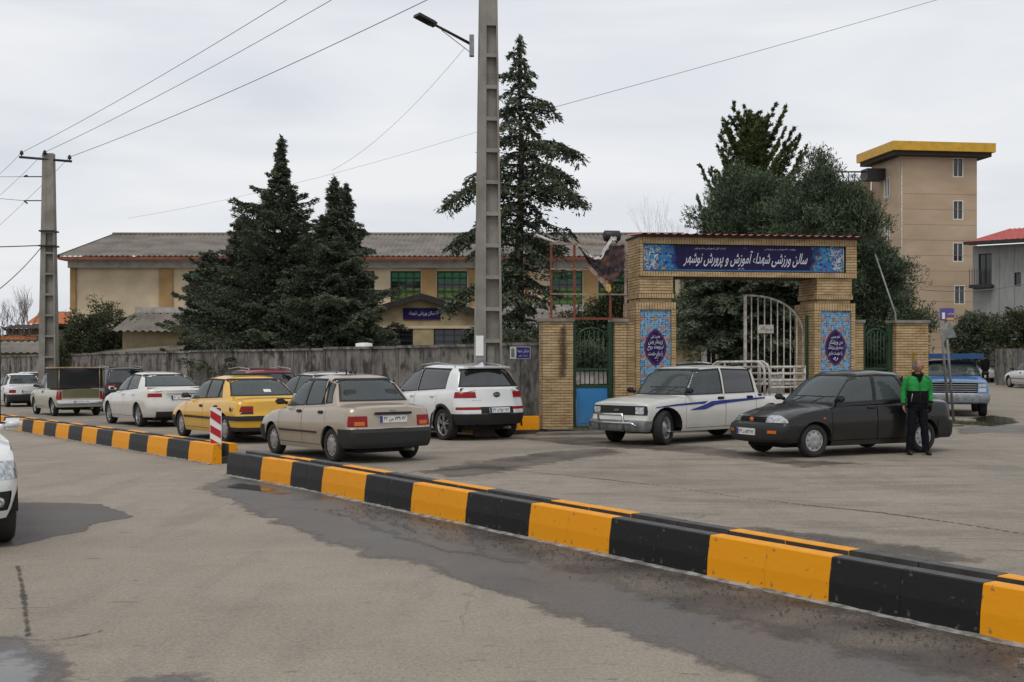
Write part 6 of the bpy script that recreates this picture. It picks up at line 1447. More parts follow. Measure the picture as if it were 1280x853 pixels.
def stripe(car_, P, s, S_, m, off=.008):                             # vinyl laid on the flank
    def hwl(x, z):
        zt = ip(x, S_['top']); w = (z - S_['sill']) / (zt - S_['sill']); t = ip(w, [(0, .93), (.12, .965), (.45, 1.0), (.62, .995), (.88, .965), (1, .93)])
        return S_['W'] / 2 * t * (1 - .03 * sm((x - S_['wb'] * .35) / (S_['front'] - S_['wb'] * .35)))
    bm = bmesh.new(); up_, dn = P
    n = 30; prev = None
    for i in range(n + 1):
        t = i / n
        def smp(L_): k = t * (len(L_) - 1); a = min(int(k), len(L_) - 2); return [L_[a][j] + (L_[a + 1][j] - L_[a][j]) * (k - a) for j in (0, 1)]
        a, b = smp(up_), smp(dn); va = bm.verts.new((a[0], s * (hwl(*a) + off), a[1])); vb = bm.verts.new((b[0], s * (hwl(*b) + off), b[1]))
        if prev: bm.faces.new((prev[0], prev[1], vb, va))
        prev = (va, vb)
    return obj('side_stripe', bm, m, car_)
for s in (1, -1):
    stripe(c7, ([(1.72, .74), (1.2, .785), (.6, .81), (.35, .825)], [(1.72, .725), (1.2, .75), (.6, .77), (.45, .77)]), s, S, M['stripe'])
    stripe(c7, ([(.80, .675), (.45, .75), (.25, .815), (-.3, .835), (-1.3, .86)], [(.86, .655), (.45, .66), (.15, .74), (-.3, .775), (-1.3, .83)]), s, S, M['stripe'])
bm = bmesh.new(); pts = [(2.10, -.70, .36), (2.18, -.62, .44), (2.18, .62, .44), (2.10, .70, .36)]
tube(bm, pts, .025, 8); tube(bm, [(2.16, -.36, .28), (2.18, -.36, .60), (2.18, .36, .60), (2.16, .36, .28)], .028, 8); obj('bull_bar', bm, M['chrome'], c7)
bm = bmesh.new(); box6(bm, 2.0, 2.018, -.07, .07, .66, .70); obj('grille_badge', bm, M['chrome'], c7)
rk = empty('bed_rack', (0, 0, 0)); rk.parent = c7
def rt(pts, r_=.028): bm = bmesh.new(); tube(bm, pts, r_, 8); obj('rack_tube', bm, M['white_metal'], rk)
for x_ in (-1.35, -1.50): rt([(x_, -.76, .90), (x_, -.76, 1.40), (x_, -.70, 1.52), (x_, -.58, 1.58), (x_, .58, 1.58), (x_, .70, 1.52), (x_, .76, 1.40), (x_, .76, .90)])
for s in (-1, 1):
    for z_ in (1.04, 1.18, 1.32, 1.46): rt([(-1.5, s * .77, z_), (-2.6, s * .77, z_)], .024)
    for x_ in (-1.9, -2.25, -2.58): rt([(x_, s * .77, .90), (x_, s * .77, 1.46)], .022)
for z_ in (1.18, 1.32, 1.46): rt([(-2.6, -.77, z_), (-2.6, .77, z_)], .024)
rt([(-1.5, -.5, 1.56), (-1.5, -.5, .92)], .02); rt([(-1.5, .5, 1.56), (-1.5, .5, .92)], .02)
bm = bmesh.new(); lx = -1.16; box6(bm, lx - .05, lx + .05, .79, .806, .88, .925); obj('vent', bm, M['seal'], c7)
# ---- far cars
pw2 = paint('plain_white_paint', (.62, .62, .60), 0, .25, .4, .7)
S = pride(pw2, pieces=[('tail_lamp', -1, .475, .80, .60, .735, .20, 'lamp_red', .004, True), bumpR(), bumpF()], plates=[(-1, .655, 0, '۱۵ ق ۶۲۱ ۷۲')])
o, h = place((10, 509), Vector((-.55, .83)), S); o = o + Vector((-.1, .0, 0)); car('saloon_car', 'white saloon with dark bumper at the left end of the queue', 'car', o, h, S, group='cars queuing along the wall')
S = pride(pw2, pieces=[('tail_lamp', -1, .475, .80, .60, .735, .20, 'lamp_red', .004, True), bumpR('plastic')], H=1.50, plates=[])
car('saloon_car', 'white car whose roof shows over the leftmost saloon', 'car', at(36, 443, 60), math.atan2(.83, -.55), S, group='cars queuing along the wall')
pr_ = paint('dark_red_paint', (.20, .012, .022), .2, .28, .3, .6); pkk = paint('deep_black_paint', (.012, .012, .013), .2, .22, .3, .6)
def suv_spec(p, **k):
    d = base(wb=2.62, r=.335, W=1.80, front=2.1, rear=-2.15, H=1.66, paint=p, sill=.24, tw=.21, cornerF=.28, cornerR=.25, bowF=.14, bowR=.10, wheels='alloy',
        top=[(-2.15, 1.0), (-1.9, 1.06), (-.8, 1.03), (.4, 1.0), (1.0, .98), (1.6, .92), (2.1, .78)], nose=[(.2, .1), (.3, .0), (.9, .1)], tail=[(.2, .12), (.35, .0), (.65, .0), (1.05, .09)],
        cowl=1.05, rbase=-2.02, wtop=.2, rtop=-1.75, bpillar=-.2, doorF=.95, doorR=-1.1, cin=.6, cin2=.5, bw=.03, beltw=.91, roofw=.72, glass='cgd', glass_front='cg', rwt=.15, lids=[('bonnet', 1.07, 1.95, .66)], rails=(-1.5, .1), railm='rim',
        pieces=[('tail_lamp', -1, .50, .95, .90, 1.02, .3, 'lamp_red', .006, True), ('lower_bumper', -1, 0, 2, 0, .5, .5, 'plastic', .006, False)], plates=[(-1, .68, 0, '۲۴ ب ۵۱۳ ۷۲')])
    d.update(k); return d
def suv_at(px, py, depth, S_, **k): p = at(px, 443, depth); p.z = 0; return p
hq = math.atan2(.826, -.5635)
car('suv', 'black SUV beyond the old cream pickup', 'SUV', at(142, 443, 46).xy.to_3d(), hq, suv_spec(pkk, H=1.66, rwt=.13, glass='cgd'), group='cars queuing along the wall')
car('suv', 'dark red SUV beyond the yellow taxi', 'SUV', at(312, 443, 34).xy.to_3d(), hq, suv_spec(pr_, W=1.78, glass='cg', glass_rear='cgd', H=1.55), group='cars queuing along the wall')
car('saloon_car', 'dark red car showing only its roof over the cream pickup', 'car', at(86, 443, 55).xy.to_3d(), hq, suv_spec(pr_, H=1.58, rails=None), group='cars queuing along the wall')
ph = paint('silver_white_paint', (.55, .56, .57), .1, .22, .3, .6)
S = base(wb=2.6, r=.31, W=1.74, front=2.1, rear=-2.2, H=1.46, paint=ph, sill=.2, tw=.19, cornerF=.25, cornerR=.25, bowF=.14, bowR=.12, top=[(-2.2, .96), (-1.4, 1.0), (0, .94), (1.05, .92), (1.7, .82), (2.1, .66)], nose=[(.2, .1), (.3, 0), (.9, .15)], tail=[(.2, .1), (.3, 0), (.9, .1)],
    cowl=1.08, rbase=-1.8, wtop=.25, rtop=-1.0, bpillar=-.2, doorF=.92, doorR=-1.12, cin=.7, cin2=.2, bw=.03, beltw=.9, roofw=.68, pieces=[('tail_lamp', -1, .5, .9, .75, .88, .3, 'lamp_red', .004, True)], plates=[], aerial=(-.9, .2), roofline=[(-1.0, 1.42), (-.3, 1.46), (.25, 1.42)])
car('saloon_car', 'white saloon half hidden between the red SUV and the beige car', 'car', at(400, 443, 28.8).xy.to_3d(), hq, S, group='cars queuing along the wall')
# silver car inside the gate, seen from the front
S2 = dict(S); S2['paint'] = paint('silver_paint', (.22, .24, .26), .5, .3, .3, .6); S2['aerial'] = None
car('saloon_car', 'silver grey car parked in the yard behind the open gateway', 'car', at(866, 443, 39).xy.to_3d(), math.atan2(-.95, -.31), S2)
# far white saloon on the right and one more behind the walker
S3 = base(wb=2.65, r=.3, W=1.72, front=2.1, rear=-2.2, H=1.42, paint=pw2, sill=.2, tw=.18, cornerF=.2, cornerR=.18, top=[(-2.2, .9), (-1.4, .95), (0, .9), (1.05, .88), (1.7, .78), (2.1, .64)], nose=[(.2, .1), (.3, 0), (.9, .1)], tail=[(.2, .1), (.3, 0), (.9, .08)],
    cowl=1.05, rbase=-1.65, wtop=.3, rtop=-.95, bpillar=-.18, doorF=.9, doorR=-1.1, cin=.6, cin2=.25, bw=.03, beltw=.91, roofw=.70, pieces=[('bumper', -1, 0, 2, 0, .36, .5, 'plastic', .01, False), ('tail_lamp', -1, .45, .85, .62, .78, .15, 'lamp_red', .004, True)], strips=[(.47, .50, -1.0, 1.0, 'plastic')], plates=[])
car('saloon_car', 'white saloon far down the side road at the right edge', 'car', Vector((26.3, 60.2, 0)), math.atan2(1, -.02), S3)
car('saloon_car', 'distant white car half hidden behind the dark clothed walker', 'car', at(1219, 443, 74).xy.to_3d(), math.atan2(-1, -.2), S3)
# ---- blue pickup with rooftop carrier, facing the camera
pbl = paint('sky_blue_truck_paint', (.045, .17, .42), 0, .4, .3, .8)
S = base(wb=2.9, r=.36, W=1.86, front=2.1, rear=-2.4, H=1.53, paint=pbl, sill=.36, tw=.2, cornerF=.08, cornerR=.05, bowF=.03, bowR=.01, rise=.0, taperF=.02, taperR=0,
    top=[(-2.4, 1.0), (-.9, 1.0), (.2, 1.07), (.7, 1.08), (1.4, 1.06), (1.95, 1.02), (2.1, .98)], nose=[(.3, .08), (.4, .0), (.58, .0), (.62, .05), (1.0, .06)], tail=[(.3, .02), (1, 0)],
    cowl=.75, rbase=-.80, wtop=.32, rtop=-.62, bpillar=-.55, doorF=.62, doorR=None, rearwin=False, cin=.3, beltw=.92, roofw=.78, wheels='steel', archgap=.08, shelf=False, bed=(-2.3, -.95), lids=[('bonnet', .8, 1.95, .72)],
    pieces=[('grille', 1, 0, .62, .64, .92, .1, 'plastic', -.006, False), ('headlamp', 1, .64, .84, .80, .90, .10, 'lamp_white', .012, True), ('lower_headlamp', 1, .64, .84, .68, .78, .10, 'chrome', .010, True), ('bumper', 1, 0, 2, .40, .60, .16, M['grey_metal'], .05, False)], plates=[])
o = at(1187, 443, 34.6); o.z = 0; c8 = car('pickup_truck', 'blue pickup facing the camera with a blue rack over its cab', 'pickup truck', o, math.atan2(-.955, -.30), S)
for z_ in (.69, .75, .81, .87): bm = bmesh.new(); box6(bm, 2.03, 2.06, -.60, .60, z_ - .008, z_ + .008); obj('grille_bar', bm, M['chrome'], c8)
bm = bmesh.new(); box6(bm, 2.055, 2.075, -.86, .86, .93, .96); obj('grille_trim', bm, M['chrome'], c8)
bm = bmesh.new(); box6(bm, -1.2, .55, -.88, .88, 1.57, 1.62); box6(bm, .5, .55, -.88, .88, 1.62, 1.72); box6(bm, -1.2, .5, .85, .88, 1.62, 1.71); box6(bm, -1.2, .5, -.88, -.85, 1.62, 1.71); obj('roof_carrier', bm, mat('carrier_blue', (.02, .075, .20), .5, .1, 4), c8)
bm = bmesh.new()
for x_ in (-.9, .2):
    for y_ in (-.65, .65): tube(bm, [(x_, y_, 1.42), (x_, y_ * 1.1, 1.58)], .02, 5)
obj('carrier_leg', bm, M['black_metal'], c8)
# ---- white car at the left edge, front corner near the camera
pf = paint('clean_white_paint', (.68, .68, .67), 0, .15, .1, .4)
S = base(wb=2.62, r=.32, W=1.75, front=2.05, rear=-2.1, H=1.47, paint=pf, sill=.19, tw=.20, cornerF=.34, cornerR=.25, bowF=.20, bowR=.12, rndF=.9, wheels='alloy', archgap=.05,
    top=[(-2.1, .98), (-1.0, 1.0), (.4, .97), (1.1, .955), (1.6, .89), (1.95, .80), (2.05, .76)], nose=[(.16, .14), (.24, .04), (.42, .0), (.6, .02), (.85, .14)], tail=[(.2, .1), (.3, 0), (.9, .1)],
    cowl=1.1, rbase=-1.7, wtop=.2, rtop=-1.2, bpillar=-.25, doorF=.95, doorR=-1.1, cin=.5, cin2=.3, bw=.03, beltw=.90, roofw=.68, mirror='paint', flare=None, lids=[('bonnet', 1.13, 1.85, .66)],
    pieces=[('headlamp', 1, .52, 1.0, .60, .755, .52, 'lamp_white', .004, True), ('fog_lamp_recess', 1, .55, .80, .33, .50, .34, 'plastic', -.01, True), ('grille', 1, 0, .45, .62, .72, .3, 'plastic', -.01, False), ('lower_grille', 1, 0, .48, .28, .45, .3, 'plastic', -.01, False)], plates=[(1, .5, 0, '۳۸ ل ۲۶۵ ۷۲')])
hd = Vector((.48, -.877)).normalized(); l = Vector((-hd.y, hd.x)); fw = Vector((-4.56, 10.95)); o2 = fw - hd * (S['wb'] / 2) - l * (S['W'] / 2 - .05)
c9 = car('hatchback_car', 'white car entering at the left edge, only its front corner in view', 'car', Vector((o2.x, o2.y, 0)), math.atan2(hd.y, hd.x), S)
for s in (1, -1): bm = bmesh.new(); lathe(bm, [(1.83, .0001), (1.86, .035), (1.84, .05)], 14, 'x', c=(.0, s * .66, .41)); obj('fog_lamp', bm, M['lamp_white'], c9)
# ------------------------------------------------------------------ trees
def quads_from(P, D, Nn, L_, W_):
    """leaf quads: centres P, long axes D, side axes Nn"""
    D = D * (L_[:, None] / 2); Nn = Nn * (W_[:, None] / 2); a = P - D * .9; V = np.stack([a, P + Nn, P + D * 1.1, P - Nn], 1).reshape(-1, 3); return V
def unit(a): return a / np.maximum(np.linalg.norm(a, axis=-1, keepdims=True), 1e-6)
def conifer(name, label, base_, H, radius, nb, leafm, per=230, leaf=(.16, .045), droop=.35, pitch=.1, seed=1, trunk_r=.14, cbase=.1, spread=.16, jitter=.35, lean=(0, 0), top_spike=.6, cat='tree', group=None, core=0, upturn=0, hang=.0, ywidth=1.0):
    """tapered trunk, limbs with side shoots, thousands of small needle sprays; radius for t = 0..1 up the crown"""
    g = np.random.default_rng(seed); root = empty(name, base_, g.random() * .01, label=label, cat=cat, group=group)
    bm = bmesh.new(); n = 9; tube(bm, [(lean[0] * (i / n) ** 1.5 + .04 * math.sin(i * 1.3), lean[1] * (i / n) ** 1.5, H * i / n) for i in range(n + 1)], [trunk_r * (1 - .93 * i / n) for i in range(n + 1)], 8)
    tb = bm; LV, LD, LT = [], [], []
    for b in range(nb):
        t = (b + g.random()) / nb; t = t ** .92; z0 = H * (cbase + (1 - cbase) * t); az = b * 2.39996 + g.normal() * .4; rr = radius(t, az) * (1 - jitter + jitter * 1.6 * g.random())
        if rr < .08: rr = .08
        m = 9; s = np.linspace(0, 1, m); dirv = np.array([math.cos(az), math.sin(az) * ywidth, 0]); pt = pitch + g.normal() * .10
        px = rr * s; pz = rr * (math.tan(pt) * s - droop * s ** 2 + upturn * s ** 3); tt = z0 / H
        pts = np.c_[dirv[0] * px + lean[0] * tt ** 1.5, dirv[1] * px + lean[1] * tt ** 1.5, z0 + pz]; pts += g.normal(size=pts.shape) * .02 * rr * s[:, None]
        if rr > .3: tube(tb, [tuple(p) for p in pts[::2]], [max(.006, trunk_r * .22 * (1 - k / 4.4) * min(1, rr)) for k in range(5)], 4, cap=False)
        k = max(14, int(per * rr * (.55 + .6 * g.random()))); u = .16 + .84 * g.random(k) ** .75; idx = u * (m - 1); i0 = np.minimum(idx.astype(int), m - 2); fr_ = (idx - i0)[:, None]
        c = pts[i0] * (1 - fr_) + pts[i0 + 1] * fr_; tang = unit(pts[i0 + 1] - pts[i0]); sidev = unit(np.cross(tang, [0, 0, 1])); sgn = np.where(g.random(k) < .5, -1, 1)[:, None]
        # shoots grouped: a number of side shoots rather than an even fur
        nsh = max(4, int(rr * 11)); sh = g.integers(0, nsh, k); su = (sh + .5) / nsh; u = np.clip(su * .86 + .14 + g.normal(size=k) * .012, .12, 1); idx = u * (m - 1); i0 = np.minimum(idx.astype(int), m - 2); fr_ = (idx - i0)[:, None]
        c = pts[i0] * (1 - fr_) + pts[i0 + 1] * fr_; tang = unit(pts[i0 + 1] - pts[i0]); sidev = unit(np.cross(tang, [0, 0, 1])); sgn = np.where(sh % 2 == 0, -1, 1)[:, None]
        off = g.random(k) * (spread * rr + .10) * (1.15 - .8 * u) * 1.6
        d = unit(sidev * sgn + tang * .55 + g.normal(size=(k, 3)) * .12 + np.array([0, 0, -hang]))
        c = c + d * off[:, None] + np.array([0, 0, -1]) * (off * (.25 + hang))[:, None] + g.normal(size=(k, 3)) * .022
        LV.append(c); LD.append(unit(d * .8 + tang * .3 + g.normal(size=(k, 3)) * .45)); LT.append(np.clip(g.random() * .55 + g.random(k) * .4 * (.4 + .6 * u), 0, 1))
    if core:                                    # inner twigs and shaded needles filling the crown
        tt = g.random(core) ** 1.15; az = g.random(core) * 6.283; rad = np.array([radius(a, b) for a, b in zip(tt, az)]) * np.sqrt(g.random(core)) * .72
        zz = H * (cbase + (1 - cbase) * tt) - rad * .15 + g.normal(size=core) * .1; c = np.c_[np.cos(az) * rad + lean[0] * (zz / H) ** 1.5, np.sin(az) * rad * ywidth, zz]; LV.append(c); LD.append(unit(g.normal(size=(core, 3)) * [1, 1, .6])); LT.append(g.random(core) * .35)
    # leader
    k = int(140 * top_spike) + 10; z = H * (1 - .14 * g.random(k) * top_spike); c = np.c_[lean[0] + g.normal(size=k) * .03, lean[1] + g.normal(size=k) * .03, z + .1]; LV.append(c); LD.append(unit(g.normal(size=(k, 3)) * .4 + [0, 0, 1])); LT.append(g.random(k) * .8)
    P, D, T = np.concatenate(LV), np.concatenate(LD), np.concatenate(LT); Nn = unit(np.cross(D, g.normal(size=D.shape))); nq = len(P)
    V = quads_from(P, D, Nn, leaf[0] * (.6 + .8 * g.random(nq)), leaf[1] * (.6 + .8 * g.random(nq)))
    obj('trunk', tb, M['bark'], root)
    np_mesh('crown', V, np.arange(nq * 4).reshape(-1, 4), leafm, root, attrs={'tint': ('FACE', T)})
    return root, nq
def bushy(name, label, base_, lobes, n, leafm, leaf=(.10, .05), seed=1, cat='tree', trunk=True, group=None, up=.12):
    g = np.random.default_rng(seed); root = empty(name, base_, 0, label=label, cat=cat, group=group); P, D, T = [], [], []; bm = bmesh.new(); tot = sum(l[3] ** 2 for l in lobes)
    for (x, y, z, r) in lobes:
        if trunk: tube(bm, [(x * .1, y * .1, 0), (x * .5, y * .5, z * .5), (x, y, z)], [.11, .07, .03], 6)
        nc = max(10, int(55 * r)); cc = unit(g.normal(size=(nc, 3))) * (r * (.45 + .62 * g.random((nc, 1)))) * [1, 1, .9] + [x, y, z]
        for c in cc:
            k = int(n * r ** 2 / tot / nc); cr = .20 + .18 * g.random(); q = np.clip(g.normal(size=(k, 3)), -1.5, 1.5) * cr * .62; P.append(c + q); out = unit(q + (c - [x, y, z]) * .6 + [0, 0, up]); D.append(unit(out + g.normal(size=(k, 3)) * .6)); T.append(np.clip(.7 * g.random() + .3 * g.random(k), 0, 1))
            if trunk: tube(bm, [(x, y, z), tuple(c)], [.02, .006], 3, cap=False)
    P, D, T = np.concatenate(P), np.concatenate(D), np.concatenate(T); ok = P[:, 2] > .05; P, D, T = P[ok], D[ok], T[ok]; nq = len(P); Nn = unit(np.cross(D, g.normal(size=D.shape)))
    V = quads_from(P, D, Nn, leaf[0] * (.6 + .8 * g.random(nq)), leaf[1] * (.6 + .8 * g.random(nq)))
    if trunk: obj('trunk', bm, M['bark'], root)
    else:
        tube(bm, [(0, 0, 0), (0, 0, .3)], .04, 5); obj('stem', bm, M['bark'], root)
    np_mesh('crown' if trunk else 'foliage', V, np.arange(nq * 4).reshape(-1, 4), leafm, root, attrs={'tint': ('FACE', T)}); return root, nq
def foot(px, d): p = at(px, 443, d); p.z = gz(p.x, p.y); return p
NQ = 0
prof = lambda pts, bias=0, ba=math.pi: (lambda t, az: float(np.interp(t, [p[0] for p in pts], [p[1] for p in pts])) * (1 + bias * math.cos(az - ba)))
big = lambda t, r0, p: r0 * min(1, (t * 5 + .55)) * (1 - t) ** p
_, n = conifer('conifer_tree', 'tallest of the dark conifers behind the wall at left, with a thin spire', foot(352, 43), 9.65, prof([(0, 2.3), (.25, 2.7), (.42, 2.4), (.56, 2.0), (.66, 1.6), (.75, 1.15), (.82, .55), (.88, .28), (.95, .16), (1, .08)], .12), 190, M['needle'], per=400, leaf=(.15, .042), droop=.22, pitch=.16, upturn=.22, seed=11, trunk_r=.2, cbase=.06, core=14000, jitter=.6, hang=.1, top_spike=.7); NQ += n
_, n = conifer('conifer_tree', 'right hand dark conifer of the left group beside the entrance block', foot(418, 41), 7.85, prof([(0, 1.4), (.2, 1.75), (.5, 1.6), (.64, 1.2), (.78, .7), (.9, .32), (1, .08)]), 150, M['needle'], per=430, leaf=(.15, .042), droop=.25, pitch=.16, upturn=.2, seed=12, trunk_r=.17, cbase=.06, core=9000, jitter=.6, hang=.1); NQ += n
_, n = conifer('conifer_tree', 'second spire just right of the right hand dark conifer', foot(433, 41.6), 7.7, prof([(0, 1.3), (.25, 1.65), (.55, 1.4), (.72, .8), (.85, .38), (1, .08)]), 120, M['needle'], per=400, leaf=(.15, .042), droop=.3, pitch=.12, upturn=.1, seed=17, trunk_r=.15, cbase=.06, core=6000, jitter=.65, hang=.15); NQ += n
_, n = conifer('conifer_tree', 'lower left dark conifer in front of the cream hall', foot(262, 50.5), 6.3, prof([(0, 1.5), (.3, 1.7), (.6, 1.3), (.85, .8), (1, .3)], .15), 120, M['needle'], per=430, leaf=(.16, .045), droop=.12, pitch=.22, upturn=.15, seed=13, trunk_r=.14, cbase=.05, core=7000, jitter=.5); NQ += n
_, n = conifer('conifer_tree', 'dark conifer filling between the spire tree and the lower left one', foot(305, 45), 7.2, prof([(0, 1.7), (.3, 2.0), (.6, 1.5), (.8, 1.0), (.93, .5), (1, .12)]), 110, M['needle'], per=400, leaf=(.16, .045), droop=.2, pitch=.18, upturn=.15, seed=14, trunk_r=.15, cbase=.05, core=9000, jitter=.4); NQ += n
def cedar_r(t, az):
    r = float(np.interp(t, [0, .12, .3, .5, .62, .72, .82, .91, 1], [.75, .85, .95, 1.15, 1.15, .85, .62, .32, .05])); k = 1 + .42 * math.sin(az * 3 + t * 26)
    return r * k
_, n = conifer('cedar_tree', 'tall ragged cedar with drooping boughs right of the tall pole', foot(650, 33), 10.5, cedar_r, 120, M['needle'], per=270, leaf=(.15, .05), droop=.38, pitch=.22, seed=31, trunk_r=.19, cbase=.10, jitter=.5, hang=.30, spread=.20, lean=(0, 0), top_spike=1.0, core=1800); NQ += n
def bough(root, z, az, ln, seed, rise=.25, drp=.55, per=520):
    """one long drooping bough added to a tree"""
    g = np.random.default_rng(seed); m = 12; s = np.linspace(0, 1, m); pts = np.c_[math.cos(az) * ln * s, math.sin(az) * ln * s, z + ln * (rise * s - drp * s ** 3)]
    bm = bmesh.new(); tube(bm, [tuple(p) for p in pts], [.05 * (1 - .85 * k) + .006 for k in s], 5, cap=False); k = int(per * ln); u = .25 + .75 * g.random(k) ** .7; i0 = np.minimum((u * (m - 1)).astype(int), m - 2); f = (u * (m - 1) - i0)[:, None]; c = pts[i0] * (1 - f) + pts[i0 + 1] * f
    sh = g.integers(0, 26, k); dd = unit(np.random.default_rng(seed + 1).normal(size=(26, 3)) * [1, 1, .3] + [0, 0, -.75]); off = g.random(k) * .62 * (1.1 - .5 * u); c = c + dd[sh] * off[:, None] + g.normal(size=(k, 3)) * .03
    D = unit(dd[sh] + g.normal(size=(k, 3)) * .4); Nn = unit(np.cross(D, g.normal(size=D.shape))); V = quads_from(c, D, Nn, .16 * (.6 + .8 * g.random(k)), .05 * (.6 + .8 * g.random(k)))
    obj('bough', bm, M['bark'], root); np_mesh('bough_needles', V, np.arange(k * 4).reshape(-1, 4), M['needle'], root, attrs={'tint': ('FACE', g.random(k) * .7)})
ced = next(o for o in COL.objects if o.name == 'cedar_tree')
for z, az, ln, sd in ((6.35, math.pi, 2.05, 61), (5.2, math.pi * .97, 1.95, 62), (3.6, math.pi * 1.02, 2.05, 63), (7.55, .05, 1.65, 64), (6.3, -.1, 1.7, 65), (6.9, .15, 1.45, 66), (4.9, .1, 1.1, 67), (2.6, 3.0, 1.5, 68)): bough(ced, z, az, ln, sd, drp=.45 if az < 1 else .5)
# group behind the gateway
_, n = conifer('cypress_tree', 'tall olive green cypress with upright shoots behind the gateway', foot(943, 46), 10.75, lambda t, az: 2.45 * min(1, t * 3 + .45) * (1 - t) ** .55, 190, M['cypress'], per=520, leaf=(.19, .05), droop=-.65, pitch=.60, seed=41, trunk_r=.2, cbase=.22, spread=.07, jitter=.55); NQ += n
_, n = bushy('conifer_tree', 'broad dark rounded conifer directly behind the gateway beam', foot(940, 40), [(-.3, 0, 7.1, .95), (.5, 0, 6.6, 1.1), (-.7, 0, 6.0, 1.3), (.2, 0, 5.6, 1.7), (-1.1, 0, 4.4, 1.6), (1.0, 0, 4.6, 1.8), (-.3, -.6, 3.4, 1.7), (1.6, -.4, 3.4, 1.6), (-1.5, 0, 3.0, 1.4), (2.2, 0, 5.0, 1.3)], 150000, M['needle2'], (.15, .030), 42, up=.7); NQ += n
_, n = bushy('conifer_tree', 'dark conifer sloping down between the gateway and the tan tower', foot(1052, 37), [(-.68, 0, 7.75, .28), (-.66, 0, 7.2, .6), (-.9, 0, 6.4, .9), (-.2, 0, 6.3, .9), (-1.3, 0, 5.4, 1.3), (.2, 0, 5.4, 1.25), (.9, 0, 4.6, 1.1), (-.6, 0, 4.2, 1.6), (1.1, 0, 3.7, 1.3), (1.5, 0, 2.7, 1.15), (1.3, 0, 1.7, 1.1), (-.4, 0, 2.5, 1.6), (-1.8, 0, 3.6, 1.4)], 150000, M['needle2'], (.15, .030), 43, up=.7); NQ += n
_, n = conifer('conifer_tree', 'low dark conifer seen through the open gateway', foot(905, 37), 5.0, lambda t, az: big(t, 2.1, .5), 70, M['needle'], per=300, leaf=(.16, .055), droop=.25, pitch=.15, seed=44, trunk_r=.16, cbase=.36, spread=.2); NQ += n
_, n = conifer('conifer_tree', 'dark conifer in the yard behind the white gate leaf', foot(985, 35.5), 5.2, lambda t, az: big(t, 2.2, .5), 80, M['needle'], per=400, leaf=(.16, .055), droop=.25, pitch=.15, seed=45, trunk_r=.16, cbase=.22, spread=.2); NQ += n
_, n = bushy('olive_tree', 'round grey green tree behind the shed at left', foot(132, 57), [(-.2, 0, 3.4, 1.5), (-1.1, 0, 2.4, 1.3), (1.3, 0, 2.9, 1.05), (.3, -.3, 2.0, 1.5), (-1.6, 0, 1.4, 1.2), (2.1, 0, 1.7, 1.0)], 42000, M['leaf'], (.15, .05), 51); NQ += n
_, n = bushy('pine_tree', 'small dark pine at the foot of the tan tower', foot(1216, 74), [(0, 0, 3.6, .8), (-.7, 0, 2.6, .9), (.7, 0, 2.5, .9), (-.1, 0, 1.6, 1.0), (1.1, 0, 3.7, .5)], 14000, M['needle'], (.22, .07), 52); NQ += n
_, n = bushy('roadside_shrub', 'dark shrub mass by the grey building at right', foot(1272, 69.5), [(0, 0, 3.1, 1.4), (1.4, 0, 2.6, 1.4), (-.2, 0, 1.6, 1.2), (3.1, 0, 3.1, 1.5)], 16000, M['leaf'], (.2, .08), 53, cat='shrub'); NQ += n
_, n = bushy('roadside_shrub', 'low shrub behind the blue pickup', foot(1207, 80), [(0, 0, .9, .6), (.9, 0, .8, .5), (-.8, 0, .8, .5)], 7000, M['leaf'], (.16, .07), 54, trunk=False, cat='shrub'); NQ += n
_, n = bushy('orange_tree', 'leafy bush seen through the rusty billboard frame', foot(757, 32), [(0, 0, 2.6, .75), (-.6, 0, 2.3, .65), (.5, 0, 3.0, .6), (0, 0, 1.7, .8)], 16000, M['leaf'], (.10, .045), 55); NQ += n
_, n = bushy('garden_bush', 'dark bush behind the blue wicket door', foot(735, 31), [(0, 0, 1.4, .75), (.5, 0, 1.2, .6)], 7000, M['needle'], (.10, .04), 56, cat='bush'); NQ += n
_, n = bushy('garden_bush', 'dark hedge clump behind the wall between pole and cedar', foot(655, 30.5), [(-.3, 0, 1.9, .55), (.4, 0, 1.7, .5)], 7000, M['needle'], (.10, .04), 57, cat='bush'); NQ += n
_, n = bushy('garden_bush', 'dark shrubs behind the wall below the left conifers', foot(330, 49), [(-1.8, 0, 1.3, .8), (-1.2, 0, 1.4, .8), (0, 0, 1.5, .9), (1.2, 0, 1.4, .9), (2.4, 0, 1.5, .8), (3.4, 0, 1.3, .8)], 24000, M['needle'], (.12, .05), 58, cat='bush'); NQ += n
_, n = conifer('conifer_tree', 'slim dark conifer between the left pole and the yard wall behind the gate', foot(1092, 42), 4.6, lambda t, az: big(t, 1.9, .6), 60, M['needle2'], per=240, leaf=(.16, .055), droop=.2, pitch=.2, seed=46, trunk_r=.12, cbase=.1); NQ += n
COL.objects[-1] if False else None
for o_ in COL.objects:
    if o_.get('label', '').startswith('slim dark conifer'): o_['label'] = 'low dark conifer behind the right wicket gate'
